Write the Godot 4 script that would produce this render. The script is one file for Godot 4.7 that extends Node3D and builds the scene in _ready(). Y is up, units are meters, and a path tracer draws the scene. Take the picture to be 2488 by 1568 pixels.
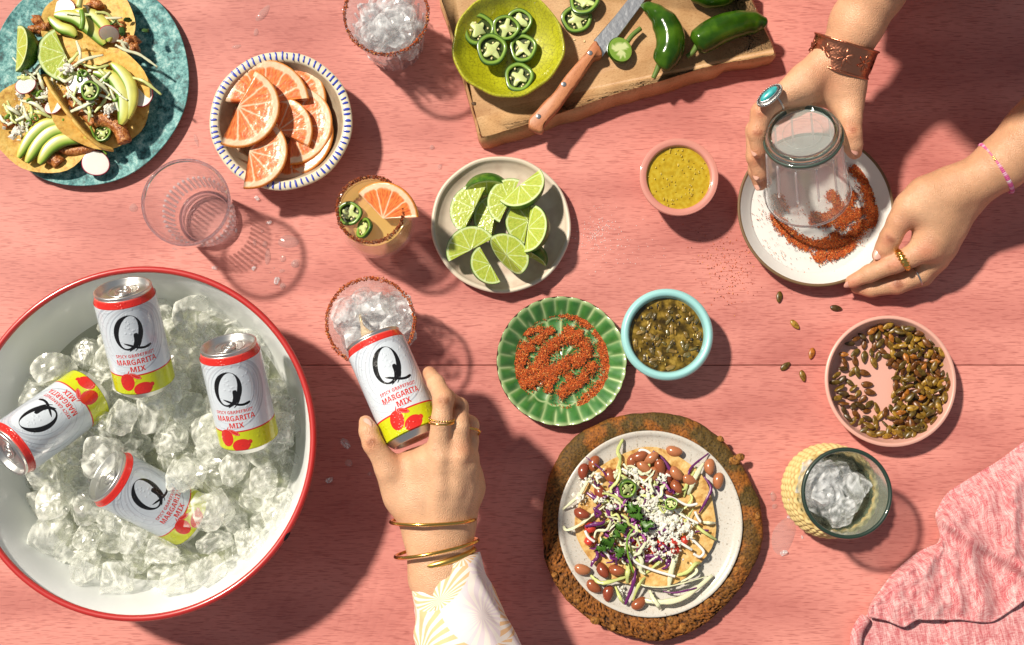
extends Node3D
# A tabletop seen from above. Helpers first, then one builder per kind of thing; _ready() sets camera, light and calls them.

const F := 2872.0          # focal length in photo pixels
const TILT := 0.105
const DIST := 1.25
const CROPS := {
	"D": [0.0, 0.0, 1.03322], "S": [0.0, 0.0, 1.0], "A": [0.0, 0.0, 0.32945], "B": [480.0, 80.0, 0.39523], "C": [780.0, 0.0, 0.26578], "B4": [1080.0, 0.0, 0.34884],
	"E": [1020.0, 350.0, 0.31561], "F": [1740.0, 0.0, 0.48761], "G": [0.0, 620.0, 0.59271], "H": [760.0, 660.0, 0.59809], "I": [1180.0, 680.0, 0.25032],
	"J": [1290.0, 980.0, 0.38739], "K": [1880.0, 690.0, 0.27674], "L": [1860.0, 1050.0, 0.3413], "M": [200.0, 640.0, 0.30303], "N": [0.0, 860.0, 0.32941],
	"Q": [320.0, 370.0, 0.21739], "R": [1780.0, 180.0, 0.25028], "SS": [2020.0, 400.0, 0.22403], "T": [860.0, 860.0, 0.36876], "U": [1390.0, 1070.0, 0.29647],
	"V": [1200.0, 710.0, 0.22402], "W": [2060.0, 1050.0, 0.34131],
}
var cb: Basis
var cp: Vector3
var taken := {}
var mats := {}
var rng := RandomNumberGenerator.new()
var noise := FastNoiseLite.new()
var grit := FastNoiseLite.new()

# ---- where things stand: a measured spot of the photo at a known height above the table, in metres
func C(k: String, x: float, y: float, h: float) -> Vector3:
	var c: Array = CROPS[k]
	var px: float = c[0] + x * c[2]
	var py: float = c[1] + y * c[2]
	var d: Vector3 = cb * Vector3((px - 1244.0) / F, -(py - 784.0) / F, -1.0)
	return cp + d * ((h - cp.y) / d.y)

func mm(k: String, px: float, h: float) -> float:
	return px * CROPS[k][2] * (DIST - h) / F

func rf(a: float, b: float) -> float:
	return rng.randf_range(a, b)

func lin(r: float, g: float, b: float) -> Color:
	return Color(r, g, b)

# ---- mesh collector
class Mb:
	var v := PackedVector3Array()
	var uv := PackedVector2Array()
	var c := PackedColorArray()
	var ix := PackedInt32Array()
	var col := Color.WHITE
	func p(q: Vector3, t := Vector2.ZERO) -> int:
		v.append(q)
		uv.append(t)
		c.append(col)
		return v.size() - 1
	func tri(i: int, j: int, k: int) -> void:
		ix.append(i)
		ix.append(j)
		ix.append(k)
	func quad(i: int, j: int, k: int, l: int) -> void:
		tri(i, j, k)
		tri(i, k, l)
	# f(u, v) -> Vector3; wu: the u direction closes on itself
	func grid(nu: int, nv: int, f: Callable, wu := false) -> void:
		var b := v.size()
		for j in nv + 1:
			for i in nu + 1:
				var u := float(i) / nu
				var t := float(j) / nv
				var q: Vector3 = f.call(0.0 if wu and i == nu else u, t)
				p(q, Vector2(u, t))
		for j in nv:
			for i in nu:
				var k := b + j * (nu + 1) + i
				quad(k, k + 1, k + nu + 2, k + nu + 1)
	func lathe(prof: PackedVector2Array, seg: int, f = null) -> void:
		var n := prof.size() - 1
		grid(seg, n, func(u: float, t: float) -> Vector3:
			var q := prof[roundi(t * n)]
			var a := u * TAU
			if f != null:
				return f.call(a, q.x, q.y)
			return Vector3(cos(a) * q.x, q.y, sin(a) * q.x), true)
	func tube(path: PackedVector3Array, rad: PackedFloat32Array, seg := 8, flat := 1.0, caps := true) -> void:
		var n := path.size()
		var b := v.size()
		var up := Vector3.UP
		var side := Vector3.ZERO
		for i in n:
			var d := (path[mini(i + 1, n - 1)] - path[maxi(i - 1, 0)]).normalized()
			if side == Vector3.ZERO:
				side = d.cross(up if absf(d.y) < 0.95 else Vector3.RIGHT).normalized()
			else:
				side = (side - d * side.dot(d)).normalized()
			var nr := side.cross(d).normalized()
			var r := rad[mini(i, rad.size() - 1)]
			for s in seg + 1:
				var a := TAU * float(s % seg) / seg
				p(path[i] + side * cos(a) * r + nr * sin(a) * r * flat, Vector2(float(s) / seg, float(i) / (n - 1)))
		for i in n - 1:
			for s in seg:
				var k := b + i * (seg + 1) + s
				quad(k, k + 1, k + seg + 2, k + seg + 1)
		if caps:
			for e in 2:
				var o := b + (n - 1) * (seg + 1) * e
				var m := p(path[(n - 1) * e], Vector2(0.5, e))
				for s in seg:
					if e == 0:
						tri(o + s + 1, o + s, m)
					else:
						tri(o + s, o + s + 1, m)
	# an outline in the xz plane, from y0 up to y1, its rims eased by e
	func slab(poly: PackedVector2Array, y0: float, y1: float, e: float, f = null) -> void:
		var n := poly.size()
		var inn := PackedVector2Array()
		var area := 0.0
		for i in n:
			area += poly[i].cross(poly[(i + 1) % n])
		for i in n:
			var d := (poly[(i + 1) % n] - poly[(i - 1 + n) % n]).normalized()
			inn.append(poly[i] + Vector2(-d.y, d.x) * e * signf(area))
		var rows := [[inn, y0], [poly, y0 + e], [poly, y1 - e], [inn, y1]]
		var b := v.size()
		for r in rows:
			for i in n:
				var q: Vector2 = r[0][i]
				var w := Vector3(q.x, r[1], q.y)
				p(f.call(w) if f != null else w, q)
		for r in 3:
			for i in n:
				var k := b + r * n
				quad(k + i, k + (i + 1) % n, k + n + (i + 1) % n, k + n + i)
		var t := Geometry2D.triangulate_polygon(inn)
		for i in range(0, t.size(), 3):
			tri(b + t[i], b + t[i + 2], b + t[i + 1])
			tri(b + 3 * n + t[i], b + 3 * n + t[i + 1], b + 3 * n + t[i + 2])
	# a lump: a sphere whose points f(direction) places
	func ball(f: Callable, nu := 12, nv := 8) -> void:
		grid(nu, nv, func(u: float, t: float) -> Vector3:
			var a := u * TAU
			var b := t * PI
			return f.call(Vector3(sin(b) * cos(a), cos(b), sin(b) * sin(a)) if t > 0.0 and t < 1.0 else Vector3(0, 1.0 - 2.0 * t, 0)), true)
	func mesh(smooth := true, solid := false) -> ArrayMesh:
		if solid:
			var vol := 0.0
			for i in range(0, ix.size(), 3):
				vol += v[ix[i]].dot(v[ix[i + 1]].cross(v[ix[i + 2]]))
			if vol > 0.0:
				for i in range(0, ix.size(), 3):
					var t := ix[i]
					ix[i] = ix[i + 1]
					ix[i + 1] = t
		var arr := []
		arr.resize(Mesh.ARRAY_MAX)
		arr[Mesh.ARRAY_VERTEX] = v
		arr[Mesh.ARRAY_TEX_UV] = uv
		arr[Mesh.ARRAY_COLOR] = c
		arr[Mesh.ARRAY_INDEX] = ix
		if smooth:
			var st := SurfaceTool.new()
			st.create_from_arrays(arr)
			st.generate_normals()
			return st.commit()
		var m := ArrayMesh.new()
		m.add_surface_from_arrays(Mesh.PRIMITIVE_TRIANGLES, arr)
		return m

# ---- nodes
func numbered(called: String, parent: Node) -> String:
	var key := called + str(parent.get_instance_id())
	var n: int = taken.get(key, 0)
	taken[key] = n + 1
	return called if n == 0 else "%s_%03d" % [called, n]

func tag(o: Node3D, label: String, category: String, group := "") -> Node3D:
	o.set_meta("label", label)
	o.set_meta("category", category)
	if group:
		o.set_meta("group", group)
	return o

func thing(called: String, label: String, category: String, at: Vector3, turn := 0.0, group := "") -> Node3D:
	var o := Node3D.new()
	o.name = numbered(called, self)
	add_child(o, true)
	o.position = at
	o.rotation.y = turn
	return tag(o, label, category, group)

func part(called: String, mesh: Mesh, m: Material, parent: Node, at := Transform3D.IDENTITY) -> MeshInstance3D:
	var o := MeshInstance3D.new()
	o.name = numbered(called, parent)
	o.mesh = mesh
	o.material_override = m
	o.transform = at
	parent.add_child(o, true)
	return o

func swarm(called: String, mesh: Mesh, m: Material, parent: Node, xf: Array, cols: Array = []) -> MultiMeshInstance3D:
	var mm_ := MultiMesh.new()
	mm_.transform_format = MultiMesh.TRANSFORM_3D
	mm_.use_colors = cols.size() > 0
	mm_.mesh = mesh
	mm_.instance_count = xf.size()
	for i in xf.size():
		mm_.set_instance_transform(i, xf[i])
		if cols.size():
			mm_.set_instance_color(i, cols[i])
	var o := MultiMeshInstance3D.new()
	o.name = numbered(called, parent)
	o.multimesh = mm_
	o.material_override = m
	parent.add_child(o, true)
	o.set_meta("kind", "stuff")
	return o

# ---- materials (base colours are linear)
func mat(key: String, c: Color, rough := 0.5, o := {}) -> StandardMaterial3D:
	if mats.has(key):
		return mats[key]
	var m := StandardMaterial3D.new()
	m.albedo_color = c.linear_to_srgb()
	m.roughness = rough
	for k in o:
		m.set(k, o[k])
	mats[key] = m
	return m

func ntex(freq: float, stops: Array, seed_: int, size := 512, oct := 4, kind := FastNoiseLite.TYPE_SIMPLEX_SMOOTH, gain := 0.5) -> NoiseTexture2D:
	var t := NoiseTexture2D.new()
	t.width = size
	t.height = size
	t.seamless = true
	var n := FastNoiseLite.new()
	n.seed = seed_
	n.frequency = freq
	n.noise_type = kind
	n.fractal_octaves = oct
	n.fractal_gain = gain
	t.noise = n
	if stops.size():
		var g := Gradient.new()
		g.offsets = PackedFloat32Array()
		var offs := PackedFloat32Array()
		var cols := PackedColorArray()
		for s in stops:
			offs.append(s[0])
			cols.append((s[1] as Color).linear_to_srgb())
		g.offsets = offs
		g.colors = cols
		t.color_ramp = g
	return t

func tri_opts(tex: Texture2D, per_m: float, bump: Texture2D = null, bump_cm := 0.05) -> Dictionary:
	var o := {"albedo_texture": tex, "uv1_triplanar": true, "uv1_scale": Vector3.ONE * per_m}
	if bump:
		o.merge({"heightmap_enabled": true, "heightmap_texture": bump, "heightmap_scale": bump_cm})
	return o

func glass(key: String, c: Color, a := 0.0, ior := 0.05, rough := 0.0) -> StandardMaterial3D:
	if mats.has(key):
		return mats[key]
	var m := mat(key, c, rough)
	m.albedo_color.a = a
	m.refraction_enabled = true
	m.refraction_scale = ior
	return m

func pane(key: String, c: Color, a := 0.06) -> StandardMaterial3D:
	if mats.has(key):
		return mats[key]
	var m := mat(key, c, 0.02)
	m.albedo_color.a = a
	m.transparency = BaseMaterial3D.TRANSPARENCY_ALPHA
	return m

func smoothed(pts: Array, n := 6) -> PackedVector2Array:
	var out := PackedVector2Array()
	for i in pts.size() - 1:
		var a: Vector2 = pts[maxi(i - 1, 0)]
		var b: Vector2 = pts[i]
		var c: Vector2 = pts[i + 1]
		var d: Vector2 = pts[mini(i + 2, pts.size() - 1)]
		for k in n:
			out.append(b.cubic_interpolate(c, a, d, float(k) / n))
	out.append(pts[-1])
	return out

func smoothed_loop(pts: Array, n := 6) -> PackedVector2Array:
	var out := PackedVector2Array()
	var m := pts.size()
	for i in m:
		for k in n:
			out.append((pts[i] as Vector2).cubic_interpolate(pts[(i + 1) % m], pts[(i - 1 + m) % m], pts[(i + 2) % m], float(k) / n))
	return out

func smooth3(pts: Array, n := 6) -> PackedVector3Array:
	var out := PackedVector3Array()
	for i in pts.size() - 1:
		for k in n:
			out.append((pts[i] as Vector3).cubic_interpolate(pts[i + 1], pts[maxi(i - 1, 0)], pts[mini(i + 2, pts.size() - 1)], float(k) / n))
	out.append(pts[-1])
	return out

func vv(a: Array) -> Array:      # flat numbers to Vector2s
	var o := []
	for i in range(0, a.size(), 2):
		o.append(Vector2(a[i], a[i + 1]))
	return o

func lathe(prof: PackedVector2Array, seg := 64, solid := false, f = null) -> ArrayMesh:
	var g := Mb.new()
	g.lathe(prof, seg, f)
	return g.mesh(true, solid)

func rods(path: Array, r: float, seg := 8, n := 6) -> ArrayMesh:
	var g := Mb.new()
	g.tube(smooth3(path, n), PackedFloat32Array([r]), seg)
	return g.mesh(true, true)

func ring_mesh(rad: float, r: float, flat := 1.0, seg := 48, waves := 0.0) -> ArrayMesh:
	var g := Mb.new()
	g.grid(seg, 10, func(u: float, t: float) -> Vector3:
		var a := u * TAU
		var b := TAU * (t if t < 1.0 else 0.0)
		var q := rad + cos(b) * r + (0.0008 * cos(a * waves) if waves > 0.0 else 0.0)
		return Vector3(cos(a) * q, sin(b) * r * flat, sin(a) * q), true)
	return g.mesh(true, true)

func lump(sx: float, sy: float, sz: float, rough: float, seed_: float, nu := 10, nv := 7) -> ArrayMesh:
	var g := Mb.new()
	g.ball(func(d: Vector3) -> Vector3:
		return d * Vector3(sx, sy, sz) * (1.0 + rough * noise.get_noise_3d(d.x * 120.0 + seed_ * 91.0, d.y * 120.0, d.z * 120.0)), nu, nv)
	return g.mesh(true, true)

# a transform that lays local y along the line from a to b, starting at a
func along(a: Vector3, b: Vector3, face := Vector3.UP) -> Transform3D:
	var y := (b - a).normalized()
	var z := (face - y * face.dot(y)).normalized()
	return Transform3D(Basis(y.cross(z), y, z), a)

# the spot seen at a pixel that lies len_ from a, lower than it (way -1) or higher (way 1)
func reach(a: Vector3, k: String, x: float, y: float, len_: float, way: float) -> Vector3:
	var best := Vector3.ZERO
	var err := 1e9
	for i in 220:
		var q := C(k, x, y, a.y + way * i * 0.0006)
		var e := absf(q.distance_to(a) - len_)
		if e < err:
			err = e
			best = q
	return best

# ---- computed pictures of what surfaces are made of
func field(w: int, h: int, fx: float, fy: float, seed_: int, oct := 3) -> PackedByteArray:   # noise stretched differently in x and y, 0..255
	var n := FastNoiseLite.new()
	n.seed = seed_
	n.noise_type = FastNoiseLite.TYPE_SIMPLEX_SMOOTH
	n.frequency = 0.25
	n.fractal_octaves = oct
	var im := n.get_image(maxi(8, int(fx * 4.0)), maxi(8, int(fy * 4.0)), false, false, true)
	im.resize(w, h, Image.INTERPOLATE_CUBIC)
	im.convert(Image.FORMAT_L8)
	return im.get_data()

func picture(w: int, h: int, d: PackedByteArray) -> ImageTexture:
	return ImageTexture.create_from_image(Image.create_from_data(w, h, false, Image.FORMAT_RGB8, d))

func wood_picture(seed_: int, light: Color, dark: Color, pore: Color, w := 2048, h := 640, rings := 26.0) -> Array:
	var streak := field(w, h, 14.0, 340.0, seed_, 3)
	var fine := field(w, h, 90.0, 1100.0, seed_ + 1, 2)
	var broad := field(w, h, 9.0, 5.0, seed_ + 2, 3)
	var warp := field(w, h, 6.0, 3.0, seed_ + 3, 2)
	var d := PackedByteArray()
	d.resize(w * h * 3)
	var b := PackedByteArray()
	b.resize(w * h)
	var l := [light.r * 255.0, light.g * 255.0, light.b * 255.0]
	var k := [dark.r * 255.0, dark.g * 255.0, dark.b * 255.0]
	var o := [pore.r * 255.0, pore.g * 255.0, pore.b * 255.0]
	for y in h:
		var yy := float(y) / h * rings
		for x in w:
			var i := y * w + x
			var r := fposmod(yy + warp[i] * 0.055, 1.0)
			var t := clampf((streak[i] - 96) / 120.0 * 0.13 + (broad[i] - 90) / 150.0 * 0.58 + r * r * 0.10, 0.0, 1.0)
			var q := clampf((fine[i] - 152) / 46.0, 0.0, 1.0) * 0.42
			var j := i * 3
			d[j] = int(lerpf(lerpf(l[0], k[0], t), o[0], q))
			d[j + 1] = int(lerpf(lerpf(l[1], k[1], t), o[1], q))
			d[j + 2] = int(lerpf(lerpf(l[2], k[2], t), o[2], q))
			b[i] = int(clampf(170.0 - q * 120.0 - (streak[i] - 128) * 0.4, 0.0, 255.0))
	return [picture(w, h, d), ImageTexture.create_from_image(Image.create_from_data(w, h, false, Image.FORMAT_L8, b))]

# a cut fruit: skin, pith and segments about the middle of the picture
func citrus_picture(segs: int, skin: Color, pith: Color, flesh: Color, deep: Color, skin_at: float, pith_at: float, seed_: int) -> ImageTexture:
	var n := 320
	var d := PackedByteArray()
	d.resize(n * n * 3)
	var fl := FastNoiseLite.new()
	fl.seed = seed_
	fl.frequency = 1.0
	fl.fractal_octaves = 2
	for y in n:
		for x in n:
			var q := Vector2(x - n / 2.0 + 0.5, y - n / 2.0 + 0.5) / (n / 2.0) / 0.985
			var r := q.length()
			var a := q.angle() / TAU * segs
			var wob := fl.get_noise_2d(q.x * 5.0, q.y * 5.0) * 0.025
			var c := skin
			if r + wob * 0.3 < skin_at:
				c = pith
				var da := absf(fposmod(a + wob * 2.0, 1.0) - 0.5) * 2.0
				var edge := (1.0 - da) * r * PI / segs
				var corner := pith_at - pow(da, 6.0) * 0.05
				if r + wob < corner and edge > 0.010 and r > 0.05:
					var ves := fl.get_noise_2d(r * 3.2 + floorf(a) * 17.0, a / segs * 60.0)
					c = deep.lerp(flesh, clampf(0.62 + ves * 0.75, 0.0, 1.0))
					c = c.lerp(pith, clampf(1.0 - (edge - 0.010) / 0.025, 0.0, 1.0) * 0.6)
					c = c.lerp(pith, clampf((r + wob - corner + 0.04) / 0.04, 0.0, 1.0) * 0.5)
			elif r < skin_at + 0.02:
				c = pith.lerp(skin, 0.5)
			c = c.linear_to_srgb()
			var i := (y * n + x) * 3
			d[i] = int(clampf(c.r, 0.0, 1.0) * 255)
			d[i + 1] = int(clampf(c.g, 0.0, 1.0) * 255)
			d[i + 2] = int(clampf(c.b, 0.0, 1.0) * 255)
	return picture(n, n, d)

func fill(im: Image, rings: Array, c: Color) -> void:       # even-odd fill of closed outlines
	var lo := 1e9
	var hi := -1e9
	for r in rings:
		for q in r:
			lo = minf(lo, q.y)
			hi = maxf(hi, q.y)
	for y in range(maxi(0, floori(lo)), mini(im.get_height() - 1, ceili(hi)) + 1):
		var xs := []
		var yc := y + 0.5
		for r in rings:
			var n: int = r.size()
			for i in n:
				var a: Vector2 = r[i]
				var b: Vector2 = r[(i + 1) % n]
				if (a.y <= yc) != (b.y <= yc):
					xs.append(a.x + (yc - a.y) / (b.y - a.y) * (b.x - a.x))
		xs.sort()
		for i in range(0, xs.size() - 1, 2):
			var x0 := roundi(xs[i])
			var x1 := roundi(xs[i + 1])
			if x1 > x0:
				im.fill_rect(Rect2i(x0, y, x1 - x0, 1), c)

func oval(cx: float, cy: float, rx: float, ry: float, turn := 0.0, n := 72) -> PackedVector2Array:
	var o := PackedVector2Array()
	for i in n:
		var a := TAU * i / n
		o.append(Vector2(cx, cy) + Vector2(cos(a) * rx, sin(a) * ry).rotated(turn))
	return o

func letters(im: Image, s: String, cx: float, cy: float, tall: float, wide: float, c: Color) -> void:   # capitals, centred, of a given height and width
	var t := TextMesh.new()
	var f := SystemFont.new()
	f.font_names = PackedStringArray(["Droid Sans"])
	f.font_weight = 700
	t.font = f
	t.font_size = 64
	t.pixel_size = 0.01
	t.depth = 0.1
	t.text = s
	var arr := t.surface_get_arrays(0)
	var v: PackedVector3Array = arr[Mesh.ARRAY_VERTEX]
	var ix := PackedInt32Array()
	if arr[Mesh.ARRAY_INDEX] != null:
		ix = arr[Mesh.ARRAY_INDEX]
	else:
		ix = PackedInt32Array(range(v.size()))
	var box := Rect2(v[0].x, v[0].y, 0, 0)
	for q in v:
		box = box.expand(Vector2(q.x, q.y))
	for i in range(0, ix.size(), 3):
		if v[ix[i]].z > 0.04 and v[ix[i + 1]].z > 0.04 and v[ix[i + 2]].z > 0.04:
			var tr := PackedVector2Array()
			for k in 3:
				var q := v[ix[i + k]]
				tr.append(Vector2(cx + ((q.x - box.position.x) / box.size.x - 0.5) * wide, cy - ((q.y - box.position.y) / box.size.y - 0.5) * tall))
			fill(im, [tr], c)

func can_picture() -> Array:
	var k := 6.2                                     # picture points per millimetre
	var w := int(179.0 * k)
	var h := int(97.0 * k)
	var im := Image.create(w, h, false, Image.FORMAT_RGB8)
	var red := Color8(214, 44, 36)
	im.fill(Color8(216, 226, 236))
	var mx := w / 2.0
	for i in 6:                                      # pale swirls
		var rx := (18.5 + i * 3.4) * k
		var ry := (25.0 + i * 3.0) * k
		var t := (1.3 + 0.9 * float(i % 3)) * k
		var e := oval(mx + (4.0 - i * 1.3) * k, (33.0 + i * 0.7) * k, rx, ry, 0.35 + i * 0.12)
		var e2 := oval(mx + (3.2 - i * 1.3) * k, (33.9 + i * 0.7) * k, rx - t * 0.6, ry - t * 0.5, 0.33 + i * 0.12)
		fill(im, [e, e2], Color8(184, 193, 206) if i % 2 else Color8(200, 207, 217))
	im.fill_rect(Rect2i(0, 0, w, int(7.0 * k)), red)
	im.fill_rect(Rect2i(0, 0, w, int(1.2 * k)), Color8(235, 90, 80))
	im.fill_rect(Rect2i(0, int(75.4 * k), w, h), Color8(205, 212, 28))
	im.fill_rect(Rect2i(0, int(75.0 * k), w, int(1.5 * k)), red)
	var ink := Color8(16, 15, 17)
	# the big letter: a slanted ring, thick to the lower left and upper right, with a brushed tail
	fill(im, [oval(mx - 1.0 * k, 31.5 * k, 13.4 * k, 18.0 * k, 0.26), oval(mx - 0.7 * k, 31.0 * k, 8.6 * k, 16.9 * k, 0.34)], ink)
	var tail := smoothed_loop(vv([-7.5, 41.5, -4, 42.2, 1, 44.5, 6, 46.8, 11, 47.6, 16.5, 46.6, 17.2, 48.4, 13, 50.0, 7, 49.6, 1, 47.0, -4, 44.2]), 6)
	var up := smoothed_loop(vv([3.4, 33.6, 6.6, 33.0, 6.9, 36.5, 4.5, 43.0, 0.5, 48.5, -3.5, 50.4, -3.0, 49.2, 0.0, 46.0, 2.6, 40.0]), 6)
	var hook := smoothed_loop(vv([8.2, 41.0, 9.4, 41.4, 6.6, 46.5, 2.6, 50.3, 1.6, 50.4, 5.2, 46.2]), 6)
	for t in [tail, up, hook]:
		var o := PackedVector2Array()
		for q in t:
			o.append(Vector2(mx + q.x * k, q.y * k))
		fill(im, [o], ink)
	letters(im, "SPICY GRAPEFRUIT", mx, 55.2 * k, 3.3 * k, 37.0 * k, Color8(204, 30, 26))
	letters(im, "MARGARITA", mx, 61.6 * k, 5.6 * k, 38.0 * k, red)
	letters(im, "MIX", mx, 69.2 * k, 5.6 * k, 14.0 * k, red)
	# two red fruit with a leaf
	for side in [0.0, 86.0]:
		var fx: float = mx - 13.0 * k + side * k
		fill(im, [oval(fx, 82.5 * k, 7.0 * k, 9.2 * k, 0.25)], red)
		fill(im, [oval(fx + 13.5 * k, 90.5 * k, 9.0 * k, 6.6 * k, -0.25)], red)
		fill(im, [oval(fx + 22.4 * k, 87.6 * k, 2.0 * k, 2.2 * k)], red)
		fill(im, [oval(fx + 9.0 * k, 76.5 * k, 6.0 * k, 2.3 * k, 0.55)], red)
		fill(im, [oval(fx + 9.2 * k, 76.6 * k, 4.9 * k, 1.6 * k, 0.55), oval(fx + 9.2 * k, 76.6 * k, 4.6 * k, 1.4 * k, 0.55)], Color8(240, 205, 200))
		fill(im, [oval(fx + 2.5 * k, 73.8 * k, 0.55 * k, 4.4 * k, 0.5)], red)
	for i in 26:                                     # bars of the pricing code on the back
		im.fill_rect(Rect2i(int(mx + 56.0 * k), int((22.0 + i * 1.25) * k), int(11.0 * k), maxi(2, int((0.35 + 0.45 * float((i * 7) % 3) / 2.0) * k))), ink)
	# condensation: a height picture of small beads
	var bw := 1024
	var bh := 560
	var b := PackedByteArray()
	b.resize(bw * bh)
	for i in 3400:
		var r := 1.6 + pow(rng.randf(), 5.0) * 6.5
		var cx := rf(0, bw)
		var cy := rf(0, bh)
		for y in range(maxi(0, int(cy - r)), mini(bh, int(cy + r) + 1)):
			for x in range(maxi(0, int(cx - r)), mini(bw, int(cx + r) + 1)):
				var e := 1.0 - Vector2(x - cx, y - cy).length_squared() / (r * r)
				if e > 0.0:
					b[y * bw + x] = maxi(b[y * bw + x], int(minf(255.0, sqrt(e) * r * 34.0)))
	return [ImageTexture.create_from_image(im), ImageTexture.create_from_image(Image.create_from_data(bw, bh, false, Image.FORMAT_L8, b))]

func linen_picture(a: Color, b: Color, seed_: int) -> ImageTexture:
	var n := 1024
	var warp := field(n, n, 380.0, 16.0, seed_, 2)
	var weft := field(n, n, 24.0, 380.0, seed_ + 1, 2)
	var cloud := field(n, n, 40.0, 9.0, seed_ + 2, 3)
	var d := PackedByteArray()
	d.resize(n * n * 3)
	for i in n * n:
		var x := i % n
		var y := i / n
		var t := 0.5 + (0.22 if (x + y) % 4 < 2 else -0.22) + (warp[i] - 128) / 230.0 + (weft[i] - 128) / 260.0 + (cloud[i] - 128) / 420.0
		var c := a.lerp(b, clampf(t, 0.0, 1.0))
		d[i * 3] = int(c.r * 255)
		d[i * 3 + 1] = int(c.g * 255)
		d[i * 3 + 2] = int(c.b * 255)
	return picture(n, n, d)

func fan_picture() -> ImageTexture:                  # the sleeve's print: fans of orange and lilac rays on white
	var n := 768
	var d := PackedByteArray()
	d.resize(n * n * 3)
	var white := Color8(244, 234, 226)
	var hubs := [Vector2(60, 690), Vector2(420, 560), Vector2(700, 700), Vector2(250, 280), Vector2(600, 250), Vector2(60, 60), Vector2(420, -20), Vector2(780, 40)]
	for y in n:
		for x in n:
			var q := Vector2(x, y)
			var best := 1e9
			var at := 0
			for i in hubs.size():
				var e: float = (q - hubs[i]).length() * (1.0 + 0.12 * i) + hubs[i].y * -0.55
				if e < best:
					best = e
					at = i
			var a: float = (q - hubs[at]).angle()
			var wave := sin(a * 21.0 + sin((q - hubs[at]).length() * 0.012) * 1.2)
			var c := white
			if wave > -0.05:
				c = Color8(240, 194, 146) if at % 3 != 1 else Color8(234, 218, 224)
			var i := (y * n + x) * 3
			d[i] = int(c.r * 255)
			d[i + 1] = int(c.g * 255)
			d[i + 2] = int(c.b * 255)
	return picture(n, n, d)

func crackle_picture() -> ImageTexture:              # glaze with a net of fine dark cracks
	var n := 640
	var w := FastNoiseLite.new()
	w.seed = 5
	w.noise_type = FastNoiseLite.TYPE_CELLULAR
	w.cellular_return_type = FastNoiseLite.RETURN_DISTANCE2_SUB
	w.frequency = 0.045
	w.fractal_type = FastNoiseLite.FRACTAL_NONE
	w.domain_warp_enabled = true
	w.domain_warp_amplitude = 14.0
	var im := w.get_image(n, n, false, false, true)
	im.convert(Image.FORMAT_L8)
	var e := im.get_data()
	var tone := field(n, n, 5.0, 5.0, 8, 3)
	var d := PackedByteArray()
	d.resize(n * n * 3)
	for i in n * n:
		var line := clampf(1.0 - e[i] / 26.0, 0.0, 1.0) * 0.62
		var c := Color8(168, 168, 12).lerp(Color8(196, 198, 28), clampf(tone[i] / 255.0, 0.0, 1.0)).lerp(Color8(62, 52, 6), line)
		d[i * 3] = int(c.r * 255)
		d[i * 3 + 1] = int(c.g * 255)
		d[i * 3 + 2] = int(c.b * 255)
	return picture(n, n, d)

# ---- crockery, glasses, board, knife
func prof(a: Array, n := 5) -> PackedVector2Array:       # millimetres, eased
	var o := PackedVector2Array()
	for q in smoothed(vv(a), n):
		o.append(Vector2(maxf(q.x, 0.0), q.y) * 0.001)
	return o

func straight(a: Array) -> PackedVector2Array:
	var o := PackedVector2Array()
	for q in vv(a):
		o.append(q * 0.001)
	return o

func grain_mesh(r := 0.0006) -> ArrayMesh:
	var g := Mb.new()
	var q := [Vector3(1, 0, 0.2), Vector3(-0.9, 0.1, 0), Vector3(0, 0.8, 0.1), Vector3(0.1, -0.7, 0), Vector3(0, 0.1, 0.9), Vector3(0.2, 0, -1)]
	for p in q:
		g.p(p * r)
	for f in [[0, 2, 4], [2, 1, 4], [1, 3, 4], [3, 0, 4], [2, 0, 5], [1, 2, 5], [3, 1, 5], [0, 3, 5]]:
		g.tri(f[0], f[1], f[2])
	return g.mesh(false, true)

func any_turn() -> Basis:
	return Basis(Quaternion(Vector3(rf(-1, 1), rf(-1, 1), rf(-1, 1.01)).normalized(), rf(0, TAU)))

func chilli_colour() -> Color:
	var t := rng.randf()
	if t < 0.14:
		return Color(0.10, 0.022, 0.008)
	if t < 0.23:
		return Color(0.76, 0.34, 0.09)
	return Color(0.30, 0.040, 0.006).lerp(Color(0.66, 0.135, 0.016), rng.randf())

func spice() -> StandardMaterial3D:
	return mat("spice", Color(1, 1, 1), 0.75, {"vertex_color_use_as_albedo": true})

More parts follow.
